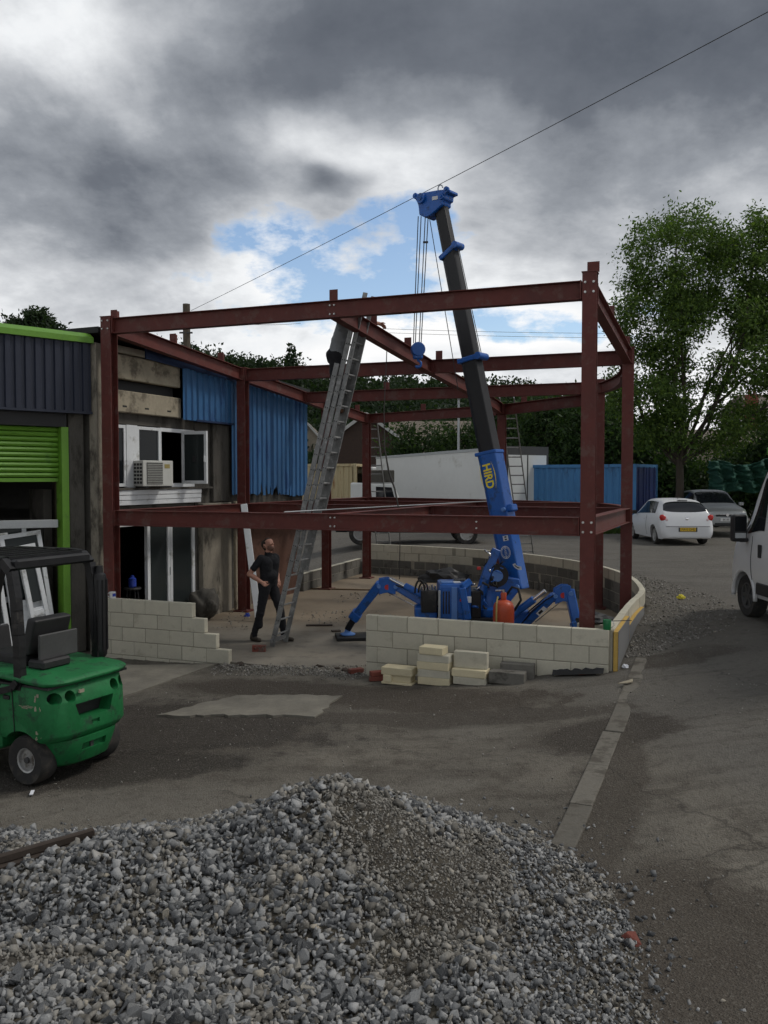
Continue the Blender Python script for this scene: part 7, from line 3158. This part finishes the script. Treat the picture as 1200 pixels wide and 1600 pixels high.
pm('hill_green', (0.016, 0.026, 0.012), 0.95, var=0.4, scale=0.2, bump=0)
build_hill()
# ================================================================== gravel heap
def heap_h(x, y):
    h = 0.0
    for cx, cy, rx, ry, H_ in ((-0.33, 5.55, 1.65, 1.7, 0.84), (-1.5, 5.25, 2.2, 1.55, 0.60), (-3.2, 5.1, 2.1, 1.75, 0.56), (0.45, 5.35, 1.10, 1.65, 0.42),
                               (-2.0, 3.9, 2.9, 1.9, 0.50), (0.42, 4.2, 1.0, 1.6, 0.33), (-5.2, 4.8, 2.2, 2.0, 0.5)):
        d = math.sqrt(((x - cx) / rx) ** 2 + ((y - cy) / ry) ** 2)
        v = H_ * max(0.0, 1 - d) ** 0.95
        k = 0.08
        m_ = max(h, v)
        h = m_ + 0.25 * k * max(0.0, 1 - abs(h - v) / k) ** 2 if min(h, v) > 0.001 else m_
    if h > 0.002:
        h += 0.045 * mnoise.noise((x * 1.6, y * 1.6, 3)) * min(1, h * 5) + 0.02 * mnoise.noise((x * 5, y * 5, 7)) * min(1, h * 5)
    return h


def soilness(x, y):
    """how much bare fines show through the stones"""
    s_ = 0.0
    for cx, cy, rx, ry, a in ((-0.50, 5.62, 0.22, 0.10, 0.75), (-0.02, 5.20, 0.26, 0.34, 1.1), (0.30, 4.95, 0.20, 0.40, 1.0), (0.12, 4.36, 0.17, 0.16, 0.95), (-1.75, 4.2, 0.30, 0.16, 0.7), (0.62, 5.3, 0.16, 0.4, 0.5), (-1.9, 5.9, .3, .1, .5)):
        s_ += a * math.exp(-((x - cx) / rx) ** 2 - ((y - cy) / ry) ** 2)
    return s_ + 0.42 * mnoise.noise((x * 2.6, y * 2.6, 9))


def stone_materials():
    for nm, lo, mid_, hi in (('stone_grey', (0.048, 0.050, 0.053), (0.145, 0.149, 0.152), (0.38, 0.38, 0.372)), ('stone_dusty', (0.10, 0.093, 0.080), (0.185, 0.175, 0.155), (0.32, 0.305, 0.275))):
        n = NT(nm)
        rr = n.math('FRACT', n.math('ADD', n.island(), n.math('MULTIPLY', n.objrand(), 7.31)))
        col = n.ramp(rr, [(0.0, lo), (0.45, mid_), (0.96, hi), (1.0, (0.36, 0.32, 0.25))])
        P = n.co()
        v = n.noise(26, 4, 0.7, P)
        col = n.mix(n.math('MULTIPLY', n.step(v, 0.50, 0.70), 0.6), col, sc(hi, 1.15))
        col = n.mix(n.math('MULTIPLY', n.math('SUBTRACT', 1.0, n.step(v, 0.28, 0.44)), 0.5), col, sc(lo, 0.7))
        n.inp('Base Color', col)
        n.inp('Roughness', 0.85)
        n.inp('Specular IOR Level', 0.25)
        n.bump(n.noise(85, 3, 0.65, P), 0.6, 0.006)
    n = NT('heap_soil')
    P = n.co()
    a = n.noise(5, 6, 0.7, P)
    col = n.ramp(a, [(0.3, (0.035, 0.030, 0.023)), (0.5, (0.062, 0.053, 0.040)), (0.7, (0.105, 0.092, 0.066))])
    n.inp('Base Color', n.mix(n.math('MULTIPLY', n.step(n.noise(60, 4, 0.7, P), 0.5, 0.75), 0.5), col, (0.16, 0.15, 0.13)))
    n.inp('Roughness', 0.95)
    n.bump(n.math('ADD', a, n.noise(55, 5, 0.75, P)), 0.9, 0.02)


stone_materials()


def stone_shapes(n, seed):
    """angular crushed stones: hulls of a few scattered points"""
    rng = np.random.default_rng(seed)
    out = []
    for _ in range(n):
        k = rng.integers(7, 11)
        p = rng.normal(size=(k, 3))
        p /= np.linalg.norm(p, axis=1)[:, None]
        p *= rng.uniform(0.78, 1.0, (k, 1)) * np.array([1.0, rng.uniform(0.68, 0.98), rng.uniform(0.5, 0.85)])
        bm = bmesh.new()
        for q in p:
            bm.verts.new(q)
        r = bmesh.ops.convex_hull(bm, input=bm.verts)
        bmesh.ops.delete(bm, geom=[g for g in r['geom_interior'] if isinstance(g, bmesh.types.BMVert)], context='VERTS')
        bmesh.ops.triangulate(bm, faces=bm.faces)
        bmesh.ops.recalc_face_normals(bm, faces=bm.faces)
        bm.verts.ensure_lookup_table()
        bm.verts.index_update()
        V = np.array([v.co[:] for v in bm.verts])
        F = np.array([[v.index for v in f.verts] for f in bm.faces])
        bm.free()
        out.append((V, F))
    return out


SHAPES = stone_shapes(40, 5)


def rand_rots(n, rng):
    q = rng.normal(size=(n, 4))
    q /= np.linalg.norm(q, axis=1)[:, None]
    w, x, y, z = q.T
    return np.stack([np.stack([1 - 2 * (y * y + z * z), 2 * (x * y - z * w), 2 * (x * z + y * w)], 1),
                     np.stack([2 * (x * y + z * w), 1 - 2 * (x * x + z * z), 2 * (y * z - x * w)], 1),
                     np.stack([2 * (x * z - y * w), 2 * (y * z + x * w), 1 - 2 * (x * x + y * y)], 1)], 1)


def joined_stones(name, pos, rad, rng, mat, parent=None, off=None):
    pos = np.array(pos, float)
    if off is not None:
        pos = pos - np.array(off)
    rad = np.array(rad, float)
    n = len(pos)
    Rm = rand_rots(n, rng)
    kind = rng.integers(0, len(SHAPES), n)
    Vs, Fs, base = [], [], 0
    for k, (V, F) in enumerate(SHAPES):
        idx = np.where(kind == k)[0]
        if len(idx) == 0:
            continue
        P = np.einsum('nij,vj->nvi', Rm[idx], V) * rad[idx][:, None, None] + pos[idx][:, None, :]
        nv = len(V)
        Vs.append(P.reshape(-1, 3))
        Fs.append((F[None] + (base + np.arange(len(idx)) * nv)[:, None, None]).reshape(-1, 3))
        base += nv * len(idx)
    V, F = np.concatenate(Vs), np.concatenate(Fs)
    me = bpy.data.meshes.new(name)
    me.vertices.add(len(V))
    me.vertices.foreach_set('co', V.ravel())
    me.loops.add(len(F) * 3)
    me.loops.foreach_set('vertex_index', F.ravel().astype(np.int32))
    me.polygons.add(len(F))
    me.polygons.foreach_set('loop_start', np.arange(0, len(F) * 3, 3, dtype=np.int32))
    me.polygons.foreach_set('loop_total', np.full(len(F), 3, dtype=np.int32))
    me.materials.append(MAT[mat])
    me.update(calc_edges=True)
    me.validate()
    return link(name, me, parent)


HO_ = Vector((-0.33, 5.5, 0))
heap = thing('gravel_heap', 'heap of grey crushed stone with brown fines in the foreground', 'gravel heap', HO_)


def build_heap():
    nx_, ny_ = 170, 120
    xs = np.linspace(-6.5, 1.75, nx_)
    ys = np.linspace(2.0, 7.25, ny_)
    vs = []
    for y in ys:
        for x in xs:
            h = heap_h(x, y)
            vs.append((x - HO_.x, y - HO_.y, gz(x, y) + h - (0.02 if h < 0.01 else 0.0)))
    m = MB()
    m.add(vs, [(j * nx_ + i, j * nx_ + i + 1, (j + 1) * nx_ + i + 1, (j + 1) * nx_ + i) for j in range(ny_ - 1) for i in range(nx_ - 1)])
    m.build('fines', 'heap_soil', heap, smooth=True, recalc=False)
    rng = np.random.default_rng(21)
    pos, rad = [], []
    tries = 0
    while len(pos) < 42000 and tries < 210000:
        tries += 1
        y = 2.6 + 4.7 * rng.random()
        x = (rng.uniform(-60, 1090) - 600) / FPX * y * 1.06
        if x < -4.4:
            continue
        h = heap_h(x, y)
        if h < 0.012 and rng.random() > 0.04 * (h > 0.0005):
            continue
        so = soilness(x, y)
        if so > 0.38 and rng.random() < min(0.80, (so - 0.38) * 1.8):
            continue
        fine_side = smooth01(0.0, 1.2, x) * 0.35
        r = float(np.clip(rng.lognormal(math.log(0.0262 * (1 - fine_side)), 0.36), 0.010, 0.056))
        if so > 0.3:
            r *= rng.uniform(0.25, 0.95)
        pos.append((x, y, gz(x, y) + h + r * rng.uniform(-0.15, 0.62)))
        rad.append(r)
    pos, rad = np.array(pos), np.array(rad)
    vis = rad / pos[:, 1] * (pos[:, 1] > 3.7) * ((np.abs(pos[:, 0]) / pos[:, 1]) < 0.44)
    top = np.argsort(-vis)[:300]
    rest = np.setdiff1d(np.arange(len(pos)), top)
    dusty = np.array([soilness(pos[i][0], pos[i][1]) + rng.normal(0, 0.12) > 0.12 for i in rest])
    for nm, sel, mt in (('gravel', rest[~dusty], 'stone_grey'), ('dusty_gravel', rest[dusty], 'stone_dusty')):
        o = joined_stones(nm, pos[sel], rad[sel], rng, mt, heap, HO_)
        o['kind'] = 'stuff'
    fp, fr2 = [], []
    while len(fp) < 12000:
        x, y = rng.normal(0.0, 0.75), rng.uniform(4.0, 6.0)
        h = heap_h(x, y)
        if h < 0.05 or soilness(x, y) < 0.10:
            continue
        r = float(np.clip(rng.lognormal(math.log(0.0075), 0.45), 0.003, 0.018))
        fp.append((x, y, gz(x, y) + h + r * 0.25))
        fr2.append(r)
    o = joined_stones('fine_chips', fp, fr2, rng, 'stone_dusty', heap, HO_)
    o['kind'] = 'stuff'
    meshes = []
    for V, F in SHAPES[:16]:
        me = bpy.data.meshes.new('stone')
        me.from_pydata(V.tolist(), [], F.tolist())
        me.materials.append(MAT['stone_grey'])
        meshes.append(me)
    Rm = rand_rots(300, rng)
    for k, i in enumerate(top):
        s_ = link('stone', meshes[k % 16], heap)
        s_.location = Vector(pos[i]) - HO_
        s_.rotation_euler = Matrix(Rm[k].tolist()).to_euler()
        s_.scale = (rad[i],) * 3


build_heap()


# gravel strip outside the curved wall, rubble line at the slab edge, loose stones on the yard
def scatter(name, label, n, gen, rmed, mat, seed, sig=0.4, zf=None, cat='gravel'):
    rng = np.random.default_rng(seed)
    pos, rad = [], []
    t = 0
    while len(pos) < n and t < n * 40:
        t += 1
        q = gen(rng)
        if q is None:
            continue
        r = float(np.clip(rng.lognormal(math.log(rmed), sig), rmed * 0.35, rmed * 2.6))
        z = (zf(q[0], q[1]) if zf else gz(q[0], q[1])) + r * rng.uniform(-0.1, 0.45)
        pos.append((q[0], q[1], z))
        rad.append(r)
    o = joined_stones(name, pos, rad, rng, mat)
    return stuff(o, label, cat)


def g_strip(rng):
    s_ = rng.uniform(0.6, 8.5)
    p, d = ring_at(s_)
    nr = Vector((d.y, -d.x))
    wmax = 0.30 + 1.05 * smooth01(0.3, 2.6, s_) * (1 - 0.45 * smooth01(4, 7.5, s_))
    q = p + nr * (0.14 + wmax * rng.random() ** 1.3)
    if mnoise.noise((q.x * 1.7, q.y * 1.7, 4)) < rng.uniform(-0.5, 0.15):
        return None
    return q


scatter('gravel_strip', 'strip of dusty grey gravel along the outside of the curved wall', 5600, g_strip, 0.0125, 'stone_dusty', 31, 0.55, zf=lambda x, y: gz(x, y) - 0.001)


def g_edge(rng):
    t = rng.uniform(tlen(352), tlen(575))
    p = FL0 + FDIR * t - FNRM * (rng.normal(0.12, 0.13))
    return p


scatter('edge_rubble', 'line of broken stone along the open front edge of the slab', 1700, g_edge, 0.011, 'stone_dusty', 32, 0.6, zf=lambda x, y: max(gz(x, y), -0.03) + 0.005)


def g_edge2(rng):
    a = gpix(rng.uniform(330, 580), rng.uniform(1040, 1056))
    return Vector(a)


scatter('chippings', 'pale chippings spilled in front of the slab', 1500, g_edge2, 0.012, 'stone_dusty', 33, 0.4)


def g_yard(rng):
    y = rng.uniform(5, 14)
    x = rng.uniform(-4.5, 6)
    if inside((x, y), PLOT) or heap_h(x, y) > 0.0:
        return None
    if mnoise.noise((x * 0.9, y * 0.9, 14)) < rng.uniform(-0.3, 0.5):
        return None
    return Vector((x, y))


scatter('loose_stones', 'small loose stones and grit scattered over the yard', 2600, g_yard, 0.0065, 'stone_dusty', 34, 0.6)


def g_heap_edge(rng):
    y = rng.uniform(4.0, 7.4)
    x = rng.uniform(-3.0, 2.3)
    h = heap_h(x, y)
    if h > 0.02:
        return None
    pr = 0.8 if heap_h(x - 0.10, y - 0.05) > 0.004 else 0.22 if heap_h(x - 0.3, y - 0.15) > 0.004 else 0.035 if heap_h(x - 0.7, y - 0.2) > 0.004 else 0.002
    if rng.random() > pr:
        return None
    return Vector((x, y))


scatter('strayed_gravel', 'stray stones rolled off the foot of the heap', 620, g_heap_edge, 0.015, 'stone_grey', 35, 0.5)


def g_inside(rng):
    p = Vector((rng.uniform(-3.2, 0.6), rng.uniform(15.5, 21)))
    if not inside(p, PLOT) or mnoise.noise((p.x * 0.8, p.y * 0.5, 3)) < 0.05:
        return None
    return p


scatter('slab_debris', 'rubble and dust lying on the slab behind the ladder', 700, g_inside, 0.013, 'stone_dusty', 36, 0.6, zf=lambda x, y: 0.0)

# ================================================================== loose blocks and bricks
def loose(name, label, c, size, rz, mat, cat, group=None, rx=0.0, ry=0.0, bevel=0.006):
    m = MB()
    m.box((0, 0, size[2] / 2), size)
    o = m.build(name, mat, bevel=bevel)
    o.location = c
    o.rotation_euler = (rx, ry, rz)
    return tag(o, label, cat, group)


wa = math.atan2(FDIR.y, FDIR.x)


def wp(px, back, z=0.0):
    """a point in front of the right-hand wall: along the wall by photo column, standing off it by back metres"""
    p = FL0 + FDIR * tlen(px) - FNRM * back
    return Vector((p.x, p.y, gz0(p.x, p.y) + z))


FB = (0.44, 0.215, 0.10)
grp = 'loose blocks stacked in front of the wall'
p = wp(641, 0.42)
loose('building_block', 'flat thin cream block at the bottom of the left stack', p + Vector((0, 0, 0.0)), (0.44, 0.23, 0.03), wa - 0.05, 'fresh_block', 'block', grp)
loose('building_block', 'cream half block under the left stack top, beside a gap', p + Vector((-0.13, 0.03, 0.03)), (0.12, 0.2, 0.095), wa, 'fresh_block', 'block', grp)
loose('building_block', 'cream block supporting the left stack top', p + Vector((0.06, 0.0, 0.03)), (0.26, 0.2, 0.095), wa, 'fresh_block', 'block', grp)
loose('building_block', 'cream block lying flat on top of the left stack', p + Vector((0.0, 0.0, 0.126)), (0.44, 0.23, 0.10), wa - 0.03, 'fresh_block', 'block', grp)
p = wp(696, 0.40)
loose('building_block', 'bottom cream block of the tall middle stack', p, FB, wa, 'fresh_block', 'block', grp)
loose('building_block', 'second cream block from the ground in the middle stack', p + Vector((0, 0, 0.101)), FB, wa + 0.02, 'cream_block', 'block', grp)
loose('building_block', 'third cream block from the ground in the middle stack', p + Vector((-0.01, 0, 0.202)), FB, wa - 0.03, 'fresh_block', 'block', grp)
loose('building_block', 'fourth cream block from the ground in the middle stack', p + Vector((0.0, 0.01, 0.303)), (0.44, 0.225, 0.10), wa - 0.02, 'cream_block', 'block', grp)
loose('building_block', 'short cream block on top of the tall middle stack', p + Vector((-0.03, 0.0, 0.404)), (0.33, 0.215, 0.10), wa - 0.06, 'fresh_block', 'block', grp)
p = wp(750, 0.38)
loose('building_block', 'bottom cream block of the right stack', p, FB, wa, 'cream_block', 'block', grp)
loose('building_block', 'middle cream block of the right stack', p + Vector((-0.01, 0, 0.101)), (0.46, 0.215, 0.10), wa - 0.02, 'fresh_block', 'block', grp)
loose('building_block', 'cream block standing on edge on the right stack', p + Vector((0.0, 0.03, 0.202)), (0.45, 0.10, 0.215), wa - 0.02, 'cream_block', 'block', grp)
p = wp(805, 0.36)
loose('building_block', 'weathered grey block lying right of the stacks', p, (0.46, 0.20, 0.15), wa + 0.03, 'grey_block', 'block', grp)
loose('building_block', 'mossy grey block behind the weathered one', wp(815, 0.17), (0.44, 0.14, 0.20), wa + 0.05, 'grey_block', 'block', grp)
BR = (0.215, 0.103, 0.065)
loose('brick', 'red brick lying against the left end of the block stacks', wp(603, 0.34), BR, wa + 0.5, 'red_brick', 'brick')
loose('brick', 'second red brick resting on the one by the stacks', wp(604, 0.33, 0.066), BR, wa + 0.7, 'red_brick', 'brick')
q = gpix(556, 1052)
loose('brick', 'red brick lying loose at the open slab edge', (q[0], q[1], gz0(*q)), BR, 0.5, 'red_brick', 'brick')
q = on(405, 1018, 0.0)
hbk = thing('brick', 'holed red brick standing on edge by the ladder foot', 'brick', (q.x, q.y, 0.0), -0.05)
m = MB()
m.b2((-0.108, -0.033, 0), (0.108, 0.033, 0.103))
bo = m.build('brick_body', 'red_brick', hbk)
cs_ = []
for x in (-0.06, 0, 0.06):
    c = MB()
    c.cyl((x, -0.1, 0.052), (x, 0.1, 0.052), 0.017, n=12)
    cs_.append(c)
bool_cut(bo, cs_)
q = gpix(912, 1052)
loose('brick', 'broken red brick half buried below the right wall', (q[0], q[1], gz0(*q) - 0.02), (0.16, 0.1, 0.06), 0.2, 'red_brick', 'brick')
q = gpix(990, 1478)
m = MB()
V, F = SHAPES[3]
m.add((V * 0.085).tolist(), [tuple(f) for f in F])
o = tag(m.build('brick_fragment', 'red_brick'), 'dark red brick fragment at the right foot of the heap', 'brick')
o.location = (q[0], q[1], gz0(*q) + 0.05)
for k, (px, py, r_, lab) in enumerate(((500, 1043, 0.07, 'dark stone lump at the slab edge nearest the ladder'), (525, 1046, 0.06, 'small dark stone lump mid way along the slab edge'), (541, 1050, 0.08, 'flat dark slab of tarmac beside the loose brick'), (375, 1040, 0.07, 'dark rag heap at the stepped wall end'))):
    q = gpix(px, py)
    m = MB()
    V, F = SHAPES[6 + k]
    m.add((V * np.array([1.3, 0.9, 0.7]) * r_).tolist(), [tuple(f) for f in F])
    o = tag(m.build('tarmac_lump', 'timber_dark'), lab, 'rubble')
    o.location = (q[0], q[1], gz0(*q) + r_ * 0.4)
q = gpix(868, 1048)
loose('block_fragment', 'broken pale corner of block leaning below the right wall', (q[0], q[1], gz0(*q) - .02), (0.15, 0.05, 0.13), 0.4, 'fresh_block', 'block', rx=0.3, ry=0.4)

# black strip added as the shade of the gap at the wall foot, paper, slate sliver, rubbish
m = MB()
a, b = FL0 + FDIR * tlen(868) - FNRM * 0.075, FL0 + FDIR * tlen(948) - FNRM * 0.075
n_ = 14
vs = []
for i in range(n_ + 1):
    p = a.lerp(b, i / n_)
    z = gz0(p.x, p.y)
    w_ = 0.03 * mnoise.noise((i * 0.7, 1, 2))
    vs += [(p.x, p.y, z + 0.07 + w_), (p.x - FNRM.x * 0.02, p.y - FNRM.y * 0.02, z + 0.05), (p.x - FNRM.x * 0.09, p.y - FNRM.y * 0.09, z + 0.015)]
m.add(vs, [(3 * i + k, 3 * i + 3 + k, 3 * i + 4 + k, 3 * i + 1 + k) for i in range(n_) for k in (0, 1)])
o = tag(m.build('gap_shade_strip', 'black_plastic', recalc=False), 'black strip standing in for the dark gap at the foot of the right wall', 'membrane')
sd_ = o.modifiers.new('thickness', 'SOLIDIFY')
sd_.thickness = 0.004


def crumple(name, label, c, s, mat, cat, seed, squash=0.5, rz=0.0):
    bm = bmesh.new()
    bmesh.ops.create_icosphere(bm, subdivisions=3, radius=1)
    for v in bm.verts:
        p = v.co.copy()
        k = 1 + 0.45 * mnoise.noise(p * 1.7 + Vector((seed, 0, 0))) + 0.25 * mnoise.noise(p * 4.5 + Vector((seed, 3, 0)))
        v.co = Vector((p.x * s[0] * k, p.y * s[1] * k, max(-0.1, p.z + 0.35) * s[2] * k))
    me = bpy.data.meshes.new(name)
    bm.to_mesh(me)
    bm.free()
    me.materials.append(MAT[mat])
    o = tag(link(name, me), label, cat)
    o.location = c
    o.rotation_euler = (0, 0, rz)
    return o


q = gpix(951, 1042)
crumple('crumpled_paper', 'crumpled white paper lying at the wall corner', (q[0], q[1], gz0(*q)), (0.10, 0.07, 0.09), 'paper_white', 'paper', 2)
q = gpix(977, 1043)
crumple('crumpled_paper', 'smaller scrap of white paper right of the wall corner', (q[0], q[1], gz0(*q)), (0.04, 0.04, 0.03), 'paper_white', 'paper', 5)
q = gpix(1064, 937)
crumple('rubbish_bag', 'bright yellow scrap of rubbish on the gravel strip', (q[0], q[1], gz0(*q) + 0.02), (0.065, 0.05, 0.05), 'rubbish_yellow', 'rubbish', 8)
m = MB()
q = gpix(978, 1072)
pts = [(-0.12, 0.0), (0.0, -0.03), (0.09, -0.015), (0.14, 0.05), (0.06, 0.03), (-0.03, 0.02)]
m.prism(pts, (0, 0, 0.01), (1, 0, 0.05), (0, 1, 0.15), (0, 0, 0.012))
o = tag(m.build('slate_sliver', 'concrete_beam'), 'curved pale sliver of stone beside the kerb stones', 'stone sliver')
o.location = (q[0], q[1], gz0(*q) + 0.03)
o.rotation_euler = (0, 0, 0.4)
q = gpix(50, 1242)
loose('cardboard_strip', 'small pale strip of card on the ground by the forklift wheel', (q[0], q[1], gz0(*q) + 0.012), (0.03, 0.11, 0.008), 0.25, 'paper_white', 'card', bevel=0)

# timber bits on the slab
for px, py, ln, rz, lab in ((499, 978, 0.50, 0.06, 'short dark board on the slab by the ladder'), (525, 987, 0.16, 0.3, 'dark offcut of wood near the outrigger mat'), (555, 922, 2.6, -0.16, 'long thin batten lying on the slab behind the ladder'),
                            (700, 905, 1.6, 0.05, 'pale batten lying on the slab behind the crane')):
    q = on(px, py, 0.0)
    loose('timber_board', lab, (q.x, q.y, 0.004), (ln, 0.10, 0.025), rz, 'timber_dark' if ln < 0.6 else 'timber', 'board', bevel=0.003)
crumple('dark_patch_mound', 'dark patch drawn as a sheeting against the curved wall behind the crane', (1.6, 22.95, 0.0), (0.62, 0.22, 0.26), 'black_plastic', 'mound', 11)  # crumpled form added to stand in for a dark patch on the wall
bt2 = at(386, 958, 17.2)
crumple('blue_rag', 'small blue rag on the slab beside the second column', (bt2.x, bt2.y, 0.0), (0.06, 0.05, 0.05), 'mug_blue', 'rag', 12)

# mug and bottle on the left wall, can and rod on the corner
t_ = tlen(174)
p = FL0 + FDIR * t_
mg = thing('mug', 'white mug with dark blue print on the stepped wall', 'mug', (p.x, p.y, 0.86))
m = MB()
m.lathe([(0.048, 0), (0.05, 0.005), (0.05, 0.10), (0.046, 0.102), (0.045, 0.02), (0.01, 0.015)], (0, 0, 0), n=20)
m.build('cup', 'mug_white', mg, smooth='auto')
m = MB()
m.tube([(-0.047 - 0.035 * math.sin(t), 0, 0.052 + 0.033 * math.cos(t)) for t in np.linspace(0.1, math.pi - 0.1, 9)], 0.007, 6)
m.build('handle', 'mug_white', mg, smooth=True)
m = MB()
for k in range(6):
    a0, a1 = -1.3 + k * 0.2, -1.3 + (k + 1) * 0.2
    r_ = 0.0515
    m.add([(r_ * math.cos(a0), r_ * math.sin(a0), .03), (r_ * math.cos(a1), r_ * math.sin(a1), .03), (r_ * math.cos(a1), r_ * math.sin(a1), .08), (r_ * math.cos(a0), r_ * math.sin(a0), .08)], [(0, 1, 2, 3)])
m.build('print', 'mug_blue', mg)
p = FL0 + FDIR * tlen(951)
cn = thing('tin_can', 'green tin with wire handle on the wall corner', 'tin', (p.x, p.y + 0.01, 0.86))
m = MB()
m.lathe([(0.048, 0), (0.05, 0.004), (0.05, 0.12), (0.048, 0.125), (0.044, 0.122)], (0, 0, 0), n=20)
m.build('can_body', 'can_green', cn, smooth='auto')
m = MB()
m.tube([(0.05, 0.0, 0.11), (0.085, 0, 0.09), (0.09, 0, 0.05), (0.052, 0, 0.02)], 0.006, 6)
m.build('handle', 'mug_white', cn, smooth=True)
m = MB()
p = at(957, 971, 10.95)
m.cyl(p + Vector((-0.02, 0.03, 0)), p + Vector((0.26, 0.05, 0.005)), 0.006, n=6)
tag(m.build('line_pin', 'dark_grey'), 'thin steel line pin sticking out from the wall corner', 'pin')
crumple('black_bucket_lid', 'dark folded membrane lying behind the wall corner', (3.02, 12.25, 0.72), (0.26, 0.2, 0.09), 'black_plastic', 'membrane', 15)
loose('building_block', 'cream block pier inside the wall corner under dark membrane', (3.0, 12.2, 0), (0.44, 0.215, 0.72), wa, 'cream_block', 'block')
# dark beam end sunk in the heap
tb = thing('steel_angle', 'dark steel rail poking out of the left of the heap', 'rail', (-2.6, 6.0, 0.4))
m = MB()
a, b = at(147, 1300, 5.6), at(-90, 1368, 5.1)
m.bar(a, b, 0.045, 0.055)
m.build('rail_body', 'timber_dark', tb, off=(-2.6, 6.0, 0.4), bevel=0.008)
m = MB()
m.bar(a + Vector((0, -.03, -.035)), b + Vector((0, -.03, -.035)), 0.09, 0.014)
m.build('flange', 'timber_dark', tb, off=(-2.6, 6.0, 0.4))
